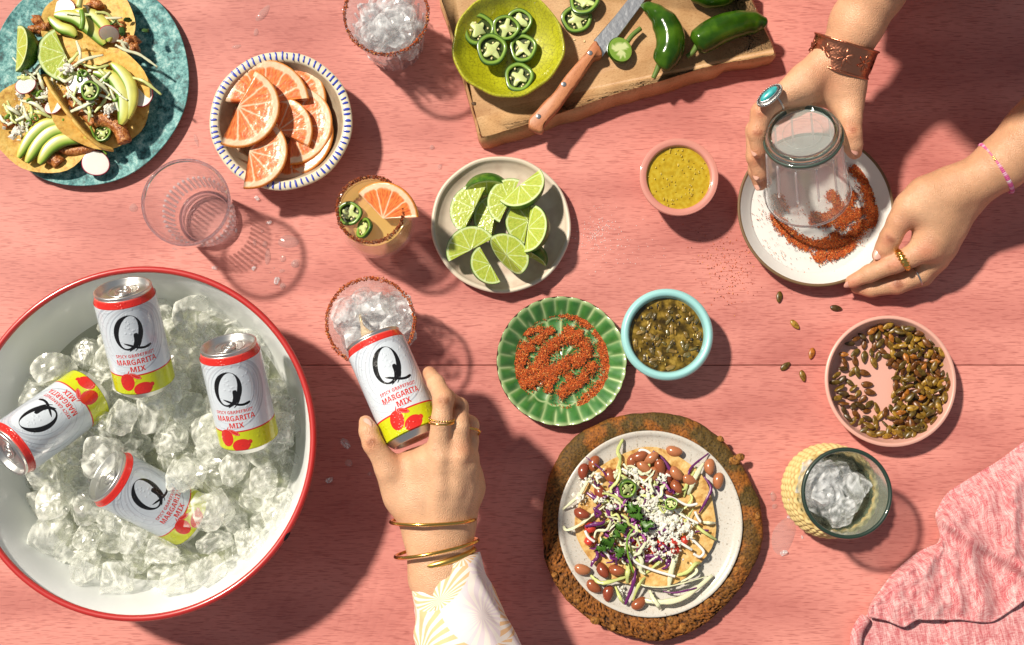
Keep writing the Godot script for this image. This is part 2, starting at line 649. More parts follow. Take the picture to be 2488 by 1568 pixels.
# grains heaped along strokes; each stroke is [half width mm, height mm, points ...] in the crop's pixels
func powder(called: String, label: String, k: String, h: float, strokes: Array, per: float, size := 0.00062) -> void:
	var o := thing(called, label, "spice", Vector3.ZERO)
	var xf := []
	var cols := []
	for s in strokes:
		var pts := PackedVector2Array(smoothed(vv(s.slice(2)), 10))
		var path := []
		for q in pts:
			path.append(C(k, q.x, q.y, h))
		for i in path.size() - 1:
			var a: Vector3 = path[i]
			var b: Vector3 = path[i + 1]
			var side := (b - a).cross(Vector3.UP).normalized()
			for j in int((b - a).length() * 1000.0 * s[0] * per * 0.62):
				var t := rng.randfn(0.0, 0.68)
				if absf(t) > 2.3:
					continue
				var lump_ := 0.75 + 0.5 * noise.get_noise_2d(a.x * 900.0 + t * 9.0, a.z * 900.0)
				var top: float = s[1] * 0.00062 * exp(-t * t * 1.3) * lump_
				var p: Vector3 = a.lerp(b, rng.randf()) + side * t * s[0] * 0.00062 + Vector3(rng.randfn(0, 1), 0, rng.randfn(0, 1)) * 0.0011
				if noise.get_noise_2d(p.x * 9000.0, p.z * 9000.0) < -0.22 and rng.randf() < 0.75:
					continue
				p.y = h + 0.0004 + top * sqrt(rng.randf())
				xf.append(Transform3D(any_turn().scaled(Vector3.ONE * rf(0.55, 1.25)), p))
				cols.append(chilli_colour())
	swarm("grains", grain_mesh(size), spice(), o, xf, cols)

func scatter(called: String, label: String, cat: String, k: String, spots: Array, h: float, cols_of: Callable, size: float, m: Material) -> void:   # spots: [x, y, spread px, count]
	var o := thing(called, label, cat, Vector3.ZERO)
	var xf := []
	var cols := []
	for s in spots:
		for i in int(s[3]):
			var d: Vector2 = Vector2(rng.randfn(0, 0.5), rng.randfn(0, 0.5)) * s[2]
			xf.append(Transform3D(any_turn().scaled(Vector3.ONE * rf(0.4, 1.3)), C(k, s[0] + d.x, s[1] + d.y, h + size * 0.5)))
			cols.append(cols_of.call())
	swarm("grains", grain_mesh(size), m, o, xf, cols)

func rim_grains(o: Node3D, rad: float, y: float, n: int, dark := 0.0, from := 0.0, to := TAU) -> void:
	var xf := []
	var cols := []
	for i in n:
		var a := rf(from, to)
		var b := rf(0, TAU)
		var q := 0.0011 + absf(rng.randfn(0, 0.0008))
		var clump := 0.6 + 0.8 * absf(noise.get_noise_2d(a * 160.0, rad * 3000.0))
		xf.append(Transform3D(any_turn().scaled(Vector3.ONE * rf(0.6, 1.5)), Vector3(cos(a) * (rad + cos(b) * q * clump), y + sin(b) * q * 1.2 - rf(0, 0.0012), sin(a) * (rad + cos(b) * q * clump))))
		cols.append(chilli_colour() * (1.0 - dark))
	swarm("chilli_rim", grain_mesh(0.00075), spice(), o, xf, cols)

func ice_mesh(seed_: int, sx: float, sy: float, sz: float) -> ArrayMesh:     # a chipped block: a bumpy box cut by slanted planes
	var r := RandomNumberGenerator.new()
	r.seed = seed_
	var cuts := []
	for i in 7:
		var n := Vector3(r.randf_range(-1, 1), r.randf_range(-1, 1), r.randf_range(-1, 1)).normalized()
		cuts.append([n, r.randf_range(0.55, 0.85)])
	for s in [-1.0, 1.0]:
		cuts.append([Vector3(s, r.randf_range(-0.25, 0.25), r.randf_range(-0.2, 0.2)).normalized(), 0.72])
		cuts.append([Vector3(r.randf_range(-0.2, 0.2), s, r.randf_range(-0.25, 0.25)).normalized(), 0.68])
		cuts.append([Vector3(r.randf_range(-0.25, 0.25), r.randf_range(-0.2, 0.2), s).normalized(), 0.74])
	var g := Mb.new()
	g.ball(func(d: Vector3) -> Vector3:
		var t := 1.0
		var t2 := 2.0
		for c in cuts:
			var e: float = d.dot(c[0])
			if e > 0.05:
				var q: float = c[1] / e
				if q < t:
					t2 = t
					t = q
				elif q < t2:
					t2 = q
		var n := grit.get_noise_3d(d.x * 190.0 + seed_ * 13.0, d.y * 190.0, d.z * 190.0)
		var frost := noise.get_noise_3d(d.x * 140.0, d.y * 140.0 + seed_ * 70.0, d.z * 140.0)
		var edge := 1.0 - smoothstep(0.0, 0.045, t2 - t)
		g.col = Color(1, 1, 1, clampf(0.12 + edge * 0.58 + maxf(0.0, frost - 0.08) * 1.6 + pow(maxf(0.0, n), 2.0) * 0.7, 0.08, 0.94))
		t *= 1.0 + 0.02 * n
		return d * t * Vector3(sx, sy, sz), 28, 18)
	return g.mesh(false, true)

func ice_mat(key: String, c: Color) -> StandardMaterial3D:
	return mat(key, c, 0.14, {"vertex_color_use_as_albedo": true, "transparency": BaseMaterial3D.TRANSPARENCY_ALPHA, "metallic_specular": 0.9, "albedo_texture": ntex(0.01, [[0.0, Color(1, 1, 1)], [1.0, Color(0.97, 0.98, 0.98)]], 7, 64, 1)})

func tumbler_profile(base: float, rim: float, tall: float, wall: float, foot: float) -> PackedVector2Array:
	return prof([0, 0, base * 0.8, 0, base * 0.97, 0.4, base, 2.5, base + (rim - base) * 0.25, tall * 0.25, base + (rim - base) * 0.6, tall * 0.6, rim, tall - 1.2, rim - wall * 0.3, tall, rim - wall * 0.8, tall - 0.1, rim - wall, tall - 1.4,
		base + (rim - base) * 0.6 - wall, tall * 0.6, base + (rim - base) * 0.25 - wall, maxf(tall * 0.25, foot + 6), base - wall - 1.0, foot + 2.0, base * 0.7, foot, 0, foot], 4)

func ribs(n: float, y0: float, y1: float, deep: float, outside: float) -> Callable:
	return func(a: float, r: float, y: float) -> Vector3:
		var k := smoothstep(y0, y0 + 0.004, y) * (1.0 - smoothstep(y1 - 0.004, y1, y)) if r > outside else 0.0
		var q := r - deep * k * (0.5 + 0.5 * cos(a * n))
		return Vector3(cos(a) * q, y, sin(a) * q)

func ice_into(center: Vector3, rad: float, y0: float, y1: float, n: int, size: float, label: String, group: String, m: Material, seed_: int) -> void:
	var placed := []
	for i in n:
		var best := Vector3.ZERO
		var far := -1.0
		for t in 14:
			var a := rf(0, TAU)
			var q := sqrt(rng.randf()) * rad
			var p := Vector3(cos(a) * q, lerpf(y0, y1, float(i) / maxf(1.0, n - 1.0)) + rf(-0.002, 0.002), sin(a) * q)
			var d := 1.0
			for o in placed:
				d = minf(d, p.distance_to(o))
			if d > far:
				far = d
				best = p
		placed.append(best)
		var o := thing("ice_chunk", label, "ice", center + best, 0.0, group)
		o.basis = any_turn()
		part("block", ice_mesh(seed_ + i, size * rf(0.85, 1.25), size * rf(0.8, 1.1), size * rf(0.85, 1.3)), m, o)

func make_can(label: String, at: Transform3D, group := "margarita cans") -> Node3D:
	var o := thing("drink_can", label, "can", at.origin, 0.0, group)
	o.transform = at
	if not mats.has("label"):
		var t := can_picture()
		mat("label", Color(1, 1, 1), 0.22, {"albedo_texture": t[0], "metallic": 0.0, "clearcoat_enabled": true, "clearcoat": 0.4, "clearcoat_roughness": 0.1, "heightmap_enabled": true, "heightmap_texture": t[1], "heightmap_scale": 0.026})
		var al := mat("aluminium", Color(0.74, 0.74, 0.72), 0.34, {"metallic": 1.0})
		var g := Mb.new()
		var pf := smoothed(vv([27.2, 6.0, 28.4, 8.0, 28.5, 10.0, 28.5, 50.0, 28.5, 92.0, 28.3, 95.0, 26.6, 100.6, 26.2, 101.6]), 4)
		g.grid(72, pf.size() - 1, func(u: float, t2: float) -> Vector3:
			var q := pf[pf.size() - 1 - roundi(t2 * (pf.size() - 1))] * 0.001
			var a := (u - 0.5) * TAU
			return Vector3(sin(a) * q.x, q.y, cos(a) * q.x), true)
		for i in g.v.size():
			g.uv[i].y = clampf((101.6 - g.v[i].y * 1000.0) / 96.0, 0.0, 1.0)
		mats["can_body"] = g.mesh()
		mats["can_base"] = lathe(prof([0, 8, 16, 5.5, 21, 1.2, 22.5, 0, 23.6, 0.8, 26, 4.2, 27.2, 6.0], 4), 56)
		mats["can_lid"] = lathe(straight([0, 100.6, 12, 100.6, 20.4, 100.5, 21.6, 100.0, 22.2, 99.4, 22.8, 99.8, 23.9, 104.2, 24.6, 105.0, 25.7, 105.1, 26.4, 104.5, 26.5, 103.6, 26.2, 102.8, 25.7, 102.2, 26.2, 101.6]), 64)
		var tb := Mb.new()
		var ring := PackedVector3Array()
		for i in 25:
			var a := TAU * i / 24.0
			ring.append(Vector3(cos(a) * 6.8, 102.2, sin(a) * 11.0 + 2.0) * 0.001)
		tb.tube(ring, PackedFloat32Array([0.0011]), 8, 0.7, false)
		for dz in [-2.5, 6.0]:
			var r2 := PackedVector3Array()
			for i in 21:
				var a := TAU * i / 20.0
				r2.append(Vector3(cos(a) * 4.4, 102.1, sin(a) * 3.6 + dz) * 0.001)
			tb.tube(r2, PackedFloat32Array([0.0009]), 6, 0.8, false)
		tb.slab(oval(0, 0.0, 0.0062, 0.0062), 0.1009, 0.1019, 0.0003)
		mats["can_tab"] = tb.mesh()
		mats["can_score"] = lathe(prof([13.2, 100.7, 13.7, 101.2, 14.4, 101.2, 14.9, 100.7], 4), 48)
	part("label_sleeve", mats["can_body"], mats["label"], o)
	part("base", mats["can_base"], mats["aluminium"], o)
	var lid := part("lid", mats["can_lid"], mats["aluminium"], o)
	part("pull_tab", mats["can_tab"], mats["aluminium"], lid)
	part("score_ring", mats["can_score"], mats["aluminium"], lid, Transform3D(Basis.IDENTITY, Vector3(0, 0, -0.003)))
	return o

func water() -> StandardMaterial3D:
	return pane("water", Color(0.95, 0.97, 1.0), 0.02)

func build_ware() -> void:
	noise.seed = 3
	noise.frequency = 0.01
	grit.seed = 3
	grit.frequency = 1.0
	grit.fractal_octaves = 2
	# teal plate
	var teal := mat("teal", Color(1, 1, 1), 0.62, tri_opts(ntex(0.02, [[0.24, lin(0.012, 0.05, 0.055)], [0.38, lin(0.035, 0.17, 0.18)], [0.5, lin(0.09, 0.31, 0.31)], [0.62, lin(0.21, 0.45, 0.44)], [0.80, lin(0.44, 0.64, 0.61)]], 4, 1024, 7, FastNoiseLite.TYPE_SIMPLEX_SMOOTH, 0.82), 3.2, ntex(0.06, [], 9, 512, 4), 0.05))
	var c := C("D", 204, 184, 0.012)
	var rx := mm("D", 243, 0.012)
	var rz := mm("D", 265, 0.012)
	var o := thing("plate", "verdigris teal metal plate under the tacos, top left", "plate", Vector3(c.x, 0, c.z))
	part("dish", lathe(prof([0, 0, 700, 0, 900, 4, 985, 9, 1000, 10.2, 994, 11.2, 975, 10.6, 900, 9.2, 700, 8.4, 0, 8.0], 4), 96, true, func(a: float, r: float, y: float) -> Vector3:
		var w := 1.0 + 0.008 * sin(a * 3.0 + 1.0) + 0.004 * sin(a * 7.0)
		return Vector3(cos(a) * r * rx * w, y, sin(a) * r * rz * w)), teal, o)
	# bowl of grapefruit
	c = C("D", 660, 283, 0.042)
	o = thing("bowl", "cream stoneware bowl with blue dashes round its rim", "bowl", Vector3(c.x, 0, c.z))
	var clay := mat("clay", Color(1, 1, 1), 0.35, tri_opts(ntex(0.015, [[0.2, lin(0.34, 0.26, 0.17)], [0.5, lin(0.44, 0.36, 0.25)], [0.8, lin(0.52, 0.44, 0.32)]], 6), 9.0))
	var cream := mat("cream_glaze", Color(0.72, 0.66, 0.50), 0.3)
	var R := mm("D", 171, 0.042) * 1000.0
	var wob := func(a: float, r: float, y: float) -> Vector3:
		var w := 1.0 + 0.008 * sin(a * 2.0 + 0.5) + 0.004 * sin(a * 9.0)
		return Vector3(cos(a) * r * w, y, sin(a) * r * w)
	part("body", lathe(prof([0, 0, 40, 0, 48, 3, R - 10, 26, R - 1.5, 39, R - 2.5, 41.2, R - 9.5, 41.2, R - 12, 37, R - 21, 18, 44, 7, 0, 5], 4), 80, true, wob), clay, o)
	part("rim", lathe(prof([R - 1.2, 38.0, R, 40.5, R - 1.5, 42.6, R - 5, 43.2, R - 9, 42.2, R - 10.4, 40.0], 4), 80, false, wob), cream, o)
	var blue := mat("cobalt", Color(0.020, 0.045, 0.42), 0.35)
	var dash := Mb.new()
	dash.slab(smoothed_loop(vv([-4.2, -1.1, 0, -1.7, 4.0, -1.0, 4.6, 0.6, 1, 1.5, -4.4, 1.0]), 3), 0.0, 0.0007, 0.0002)
	var dashes := []
	for q in 3:
		var d2 := Mb.new()
		var pl := PackedVector2Array()
		for p in smoothed_loop(vv([-3.4 - q * 0.3, -0.7, 0, -1.3 + q * 0.2, 3.4, -0.9, 3.8 - q * 0.6, 0.7, 0.6, 1.2, -3.6, 0.8]), 3):
			pl.append(p * 0.001)
		d2.slab(pl, 0.0, 0.0008, 0.0002, func(w: Vector3) -> Vector3: return w - Vector3(0, 0.11 * w.x * absf(w.x) * 500.0 * 0.18 + 0.00004 * 0, 0))
		dashes.append(d2.mesh())
	for i in 72:
		var a := TAU * i / 72.0 + rf(-0.012, 0.012)
		var w := 1.0 + 0.008 * sin(a * 2.0 + 0.5) + 0.004 * sin(a * 9.0)
		part("dash", dashes[i % 3], blue, o, Transform3D(Basis(Vector3.UP, -a + rf(-0.1, 0.1)).scaled(Vector3(rf(0.75, 1.0), 1, rf(0.8, 1.25))), Vector3(cos(a) * (R - 4.8) * 0.001 * w, 0.0428, sin(a) * (R - 4.8) * 0.001 * w)))
	# lime plate
	c = C("D", 1178, 527, 0.016)
	R = mm("D", 165, 0.016) * 1000.0
	o = thing("plate", "small beige stoneware plate of lime wedges", "plate", Vector3(c.x, 0, c.z))
	part("dish", lathe(prof([0, 0, 40, 0, 46, 1.5, R - 4, 10, R, 14.4, R - 1.4, 16.0, R - 4, 15.0, R - 8, 10.4, 52, 5.4, 0, 4.4], 4), 80, true, wob), mat("beige", Color(1, 1, 1), 0.45, tri_opts(ntex(0.012, [[0.15, lin(0.54, 0.42, 0.33)], [0.5, lin(0.64, 0.54, 0.43)], [0.85, lin(0.70, 0.60, 0.48)]], 16), 7.0)), o)
	part("rim_glaze", lathe(prof([R - 0.8, 13.4, R + 0.3, 14.8, R - 1.4, 16.5, R - 3.6, 15.6, R - 4.6, 14.2], 4), 80, false, wob), mat("ivory", Color(0.70, 0.62, 0.50), 0.35), o)
	# bowl of yellow salsa
	c = C("D", 1597, 416, 0.045)
	R = mm("D", 94, 0.045) * 1000.0
	o = thing("salsa_bowl", "small pink glass bowl of yellow salsa", "bowl", Vector3(c.x, 0, c.z))
	part("glass_wall", lathe(prof([0, 0, 24, 0, 28, 2, R - 2.4, 32, R, 43.6, R - 1.6, 45.2, R - 5.0, 45.0, R - 7.6, 42.6, R - 9.4, 30, 22, 6, 0, 5], 4), 64, true), mat("pink_glass", Color(0.62, 0.25, 0.20), 0.08, {"clearcoat_enabled": true}), o)
	salsa(o, R - 7.5, 40.5, mat("yellow_salsa", Color(1, 1, 1), 0.16, tri_opts(ntex(0.02, [[0.25, lin(0.42, 0.28, 0.012)], [0.5, lin(0.47, 0.33, 0.018)], [0.8, lin(0.52, 0.39, 0.035)]], 21), 14.0)), 70, [lin(0.62, 0.49, 0.10), lin(0.54, 0.41, 0.05), lin(0.44, 0.30, 0.02)], 0.0006)
	# turquoise bowl of dark salsa
	c = C("D", 1570, 786, 0.042)
	R = mm("D", 109, 0.042) * 1000.0
	o = thing("salsa_bowl", "small turquoise bowl of dark green salsa", "bowl", Vector3(c.x, 0, c.z))
	part("body", lathe(prof([0, 0, 28, 0, 34, 2, R - 3, 24, R, 37, R - 2.4, 41.4, R - 5, 42.0, R - 7.8, 40.0, R - 9.2, 34, R - 12, 20, 24, 7, 0, 6], 4), 72, true), mat("turquoise", Color(0.33, 0.66, 0.66), 0.28, {"clearcoat_enabled": true, "clearcoat": 0.5}), o)
	salsa(o, R - 9.4, 34.0, mat("dark_salsa", Color(1, 1, 1), 0.16, tri_opts(ntex(0.02, [[0.2, lin(0.03, 0.018, 0.003)], [0.45, lin(0.11, 0.068, 0.008)], [0.65, lin(0.19, 0.12, 0.015)], [0.85, lin(0.34, 0.22, 0.04)]], 31), 7.0)), 90, [lin(0.56, 0.42, 0.12), lin(0.26, 0.15, 0.02), lin(0.02, 0.012, 0.004), lin(0.22, 0.13, 0.015), lin(0.02, 0.012, 0.004)], 0.0010)
	# white plate with the spice
	c = C("D", 1920, 491, 0.022)
	R = mm("D", 186, 0.022) * 1000.0
	var wht := mat("white_glaze", Color(0.74, 0.73, 0.70), 0.28)
	o = thing("plate", "white plate with brown rim, smeared with chilli powder", "plate", Vector3(c.x, 0, c.z))
	part("dish", lathe(prof([0, 0, 55, 0, 60, 2, R - 4, 16, R - 1.2, 19.5, R - 2.4, 20.4, R - 9, 14, 66, 8, 60, 7, 0, 6.5], 4), 88, true), wht, o)
	part("brown_edge", lathe(prof([R - 5, 14.5, R, 19.3, R - 0.4, 20.9, R - 1.8, 21.0, R - 2.8, 20.3], 4), 88), mat("raw_clay", Color(0.17, 0.10, 0.045), 0.6), o)
	# green scalloped plate
	c = C("D", 1321, 849, 0.018)
	R = mm("D", 151, 0.018) * 1000.0
	o = thing("plate", "glazed green plate with leaf scallops, heaped with chilli powder", "plate", Vector3(c.x, 0, c.z))
	var gp := Mb.new()
	var top := prof([0, 5, 14, 4.6, 24, 4.2, 40, 4.0, 46, 4.4, 50, 7.0, R - 6, 14.5, R - 1, 17.0, R, 16.2, R - 4, 12, 46, 1.5, 40, 0, 0, 0], 6)
	gp.lathe(top, 224, func(a: float, r: float, y: float) -> Vector3:
		var scal := absf(cos(a * 14.0))
		var out := smoothstep(0.048, 0.056, r)
		var petals := absf(cos(a * 9.0)) * smoothstep(0.018, 0.03, r) * (1.0 - smoothstep(0.042, 0.047, r))
		var petals2 := absf(cos(a * 6.0 + 0.7)) * smoothstep(0.004, 0.012, r) * (1.0 - smoothstep(0.019, 0.022, r))
		var lift := out * (scal * 0.0022 - 0.0012) - petals * 0.0014 - petals2 * 0.0012 if y > 0.003 else 0.0
		var line := out * pow(1.0 - scal, 3.2) * (0.75 + 0.25 * sin(a * 5.0)) * smoothstep(0.0, 0.4, 1.0 - absf(r - 0.056) / 0.018) + (1.0 - out) * clampf(pow(1.0 - absf(cos(a * 9.0)), 4.0) * smoothstep(0.02, 0.03, r) + pow(1.0 - absf(cos(a * 6.0 + 0.7)), 4.0) * (1.0 - smoothstep(0.018, 0.022, r)), 0.0, 1.0)
		line = maxf(line, 0.8 * (1.0 - smoothstep(0.0, 0.0016, absf(r - 0.0445 - 0.0022 * absf(cos(a * 9.0))))))
		line = maxf(line, 0.7 * smoothstep(R * 0.001 - 0.005, R * 0.001 - 0.001, r))
		var deep := noise.get_noise_2d(cos(a) * r * 9000.0, sin(a) * r * 9000.0) * 0.5 + 0.5
		gp.col = Color(0.012, 0.105, 0.014).lerp(Color(0.06, 0.23, 0.035), deep).lerp(Color(0.50, 0.62, 0.30), clampf(line * 0.9, 0.0, 1.0))
		if y < 0.0125 and r > 0.05 and false:
			gp.col = Color(0.05, 0.03, 0.01)
		var q := r * (1.0 + 0.006 * scal * out)
		return Vector3(cos(a) * q, y + lift, sin(a) * q))
	part("dish", gp.mesh(true, true), mat("green_glaze", Color(1, 1, 1), 0.16, {"vertex_color_use_as_albedo": true, "clearcoat_enabled": true}), o)
	part("dark_edge", lathe(prof([R - 7, 10.2, R + 0.2, 15.0, R + 0.7, 16.4, R, 17.1], 4), 90), mat("umber", Color(0.05, 0.022, 0.010), 0.4), o)
	# pink bowl of seeds
	c = C("D", 2095, 896, 0.026)
	R = mm("D", 154, 0.026) * 1000.0
	o = thing("bowl", "shallow pink bowl of roasted pumpkin seeds", "bowl", Vector3(c.x, 0, c.z))
	part("dish", lathe(prof([0, 0, 46, 0, 52, 2, R - 4, 15, R, 24, R - 1.2, 26.0, R - 3.4, 25.8, R - 5.0, 22, R - 9, 11, 53, 6, 0, 5.4], 4), 80, true), mat("pink_glaze", Color(0.70, 0.38, 0.31), 0.38), o)
	# yellow green dish on the board
	c = C("D", 1195, 104, 0.052)
	R = mm("D", 133, 0.052) * 1000.0
	o = thing("dish", "chartreuse crackle glazed dish of jalapeno rings on the board", "dish", Vector3(c.x, 0.0272, c.z))
	part("bowl", lathe(prof([0, 0, 22, 0, 26, 1.5, R - 3, 20, R, 24, R - 1.0, 25.6, R - 3, 24.6, R - 12, 15, 30, 6, 14, 4.2, 0, 4], 5), 96, true, func(a: float, r: float, y: float) -> Vector3:
		var w := 1.0 + (0.014 * sin(a * 5.0 + 0.7) + 0.008 * sin(a * 11.0) + 0.02 * sin(a * 2.0 + 2.0)) * smoothstep(0.03, 0.055, r)
		return Vector3(cos(a) * r * w, y, sin(a) * r * w)), mat("crackle", Color(1, 1, 1), 0.14, {"albedo_texture": crackle_picture(), "uv1_triplanar": true, "uv1_scale": Vector3.ONE * 8.0, "clearcoat_enabled": true}), o)
	# enamel bowl
	c = C("D", 326, 1038, 0.10)
	o = thing("basin", "large white enamel basin with red rim, full of ice and cans", "basin", Vector3(c.x, 0, c.z))
	part("body", lathe(prof([0, 0, 112, 0, 124, 4, 146, 40, 160, 80, 167, 95, 168, 97.5, 166.2, 97.0, 158, 80, 144, 42, 124, 12, 112, 7, 0, 5], 5), 112, true), mat("enamel", Color(0.82, 0.85, 0.85), 0.16, {"clearcoat_enabled": true, "clearcoat": 0.5, "heightmap_enabled": true, "heightmap_texture": ntex(0.006, [], 40, 256, 2), "heightmap_scale": 0.05, "uv1_triplanar": true, "uv1_scale": Vector3.ONE * 3.0}), o)
	part("meltwater", lathe(straight([0, 33, 100, 33, 139, 33]), 96), pane("meltwater", Color(0.34, 0.37, 0.20), 0.42), o)
	var rr := part("rim", ring_mesh(0.1675, 0.0032, 1.0, 120), mat("red_enamel", Color(0.50, 0.012, 0.010), 0.18, {"clearcoat_enabled": true}), o, Transform3D(Basis.IDENTITY, Vector3(0, 0.0972, 0)))
	var ch := C("G", 1152, 1168, 0.098)
	part("chip", lump(0.0028, 0.0016, 0.0062, 0.5, 3.0), mat("black_iron", Color(0.012, 0.012, 0.014), 0.3, {"metallic": 0.5}), rr, Transform3D(Basis(Vector3.UP, -0.62), Vector3(cos(0.56) * 0.1692, 0.0012, sin(0.56) * 0.1692)))
	# bark rimmed wooden platter and the plate on it
	c = C("D", 1530, 1234, 0.018)
	R = mm("D", 258, 0.018) * 1000.0
	o = thing("platter", "round wooden platter edged with mossy bark", "platter", Vector3(c.x, 0, c.z))
	var bk := Mb.new()
	var bprof := prof([0, 0, R - 14, 0, R - 6, 3, R - 1, 10, R - 3, 17, R - 12, 20.5, R - 22, 19, R - 30, 15, R - 34, 12.5, 0, 12], 7)
	bk.lathe(bprof, 420, func(a: float, r: float, y: float) -> Vector3:
		var edge := smoothstep(R * 0.001 - 0.034, R * 0.001 - 0.020, r)
		var x := cos(a) * r
		var z := sin(a) * r
		var w := 1.0 + edge * (0.016 * sin(a * 5.0 + 1.0) + 0.012 * sin(a * 3.0 + 2.0) + 0.012 * noise.get_noise_2d(x * 3000.0, z * 3000.0))
		var low := clampf(0.5 + 0.9 * sin(a - 0.35), 0.0, 1.0)          # the rough cracked half, towards the viewer
		var cell := absf(noise.get_noise_2d(x * 16000.0, z * 16000.0))
		var crack := (1.0 - smoothstep(0.02, 0.13, cell)) * low
		var lift := edge * ((noise.get_noise_2d(x * 9000.0, z * 9000.0) * 0.0013) - crack * 0.0042 * low)
		var moss := clampf((noise.get_noise_2d(x * 2600.0 + 70.0, z * 2600.0) + 0.22) * 3.0, 0.0, 1.0) * (1.0 - low * 0.75)
		var tone := noise.get_noise_2d(x * 22000.0, z * 22000.0) * 0.5 + 0.5
		var base := Color(0.16, 0.047, 0.006).lerp(Color(0.47, 0.165, 0.018), tone)
		base = base.lerp(Color(0.058, 0.054, 0.009), moss * 0.8)
		base = base.lerp(Color(0.030, 0.010, 0.003), crack)
		bk.col = base
		return Vector3(x * w, y + lift, z * w * 1.022))
	var bark := mat("bark", Color(1, 1, 1), 0.78, {"vertex_color_use_as_albedo": true, "albedo_texture": ntex(0.07, [[0.25, Color(0.28, 0.25, 0.2)], [0.42, Color(0.8, 0.8, 0.75)], [0.6, Color(1, 1, 1)], [0.8, Color(1, 0.95, 0.8)]], 45, 512, 4), "heightmap_enabled": true, "heightmap_texture": ntex(0.05, [], 44, 512, 5), "heightmap_scale": 0.10, "uv1_triplanar": true, "uv1_scale": Vector3.ONE * 9.0})
	var slabp := part("bark_slab", bk.mesh(true, true), bark, o)
	for q in [[160, 535, 7], [1190, 225, 6], [1285, 360, 9], [1420, 705, 7], [405, 1365, 8], [520, 1405, 6], [950, 1410, 8], [150, 1080, 6], [1255, 365, 8], [1310, 340, 8], [1110, 1250, 9], [1240, 1120, 8], [1290, 1050, 7], [1170, 1240, 6], [880, 1360, 7], [820, 1385, 6], [290, 1240, 6], [1060, 1300, 6], [1330, 980, 7], [700, 1400, 6]]:
		var p: Vector3 = C("J", q[0], q[1], 0.019) - o.position
		var lm := Mb.new()
		var sd := rf(0, 9)
		lm.ball(func(d: Vector3) -> Vector3:
			lm.col = Color(0.24, 0.085, 0.012).lerp(Color(0.46, 0.21, 0.04), 0.5 + 0.5 * noise.get_noise_3d(d.x * 90.0 + sd * 50.0, d.y * 90.0, d.z * 90.0))
			return d * Vector3(q[2], 3.2, q[2] * 0.8) * 0.00062 * (1.0 + 0.5 * noise.get_noise_3d(d.x * 70.0 + sd * 50.0, d.y * 70.0, d.z * 70.0)), 10, 7)
		part("bark_knob", lm.mesh(true, true), bark, o, Transform3D(Basis(Vector3.UP, rf(0, 6)), p))
	c = C("D", 1529, 1231, 0.020)
	R = mm("D", 213, 0.020) * 1000.0
	o = thing("plate", "speckled grey stoneware plate under the tostada, on the bark platter", "plate", Vector3(c.x, 0.0128, c.z))
	part("dish", lathe(prof([0, 0, 62, 0, 66, 1, R - 3, 6.5, R, 8.6, R - 1.2, 9.6, R - 4, 8.8, R - 10, 5.6, 64, 3.4, 0, 3], 4), 88, true), mat("speckle", Color(1, 1, 1), 0.26, tri_opts(ntex(0.035, [[0.12, lin(0.20, 0.15, 0.10)], [0.2, lin(0.56, 0.53, 0.47)], [0.55, lin(0.63, 0.61, 0.56)], [0.85, lin(0.56, 0.50, 0.42)]], 51, 512, 3), 12.0)), o)
	build_board()
	build_glasses()

func salsa(o: Node3D, rad: float, y: float, m: Material, n: int, tones: Array, size: float) -> void:
	var g := Mb.new()
	g.grid(64, 24, func(u: float, t: float) -> Vector3:
		var a := u * TAU
		var r := t * rad * 0.001
		var x := cos(a) * r
		var z := sin(a) * r
		return Vector3(x, y * 0.001 + (noise.get_noise_2d(x * 9000.0 + y * 40.0, z * 9000.0) * 0.0009 + noise.get_noise_2d(x * 26000.0, z * 26000.0) * 0.00025) * (1.0 - t * t * 0.5) - 0.0006, z), true)
	var s := part("salsa", g.mesh(), m, o)
	var xf := []
	var cols := []
	for i in n:
		var a := rf(0, TAU)
		var r := sqrt(rng.randf()) * rad * 0.00095
		xf.append(Transform3D(any_turn().scaled(Vector3(rf(0.6, 1.6), rf(0.5, 1.0), rf(0.6, 2.2) if i % 9 else 3.0)), Vector3(cos(a) * r, y * 0.001 + 0.0002, sin(a) * r)))
		cols.append(tones[rng.randi() % tones.size()])
	if m == mats.get("dark_salsa"):
		var xf2 := []
		var cols2 := []
		for i in 46:
			var a := rf(0, TAU)
			var r := sqrt(rng.randf()) * rad * 0.0009
			xf2.append(Transform3D(Basis(Vector3.UP, rf(0, 6)) * Basis.from_scale(Vector3(rf(0.7, 1.8), rf(0.5, 0.9), rf(0.6, 1.1))), Vector3(cos(a) * r, y * 0.001 - 0.0004, sin(a) * r)))
			cols2.append([Color(0.17, 0.10, 0.012), Color(0.09, 0.06, 0.008), Color(0.26, 0.16, 0.03), Color(0.12, 0.09, 0.015)][i % 4])
		swarm("salsa_chunks", lump(0.0030, 0.0016, 0.0024, 0.8, 5.0, 12, 8), mat("salsa_chunk", Color(1, 1, 1), 0.12, {"vertex_color_use_as_albedo": true, "clearcoat_enabled": true}), s, xf2, cols2)
	swarm("salsa_bits", lump(size, size * 0.8, size, 0.6, 2.0, 7, 5), mat("salsa_bit", Color(1, 1, 1), 0.5, {"vertex_color_use_as_albedo": true}), s, xf, cols)

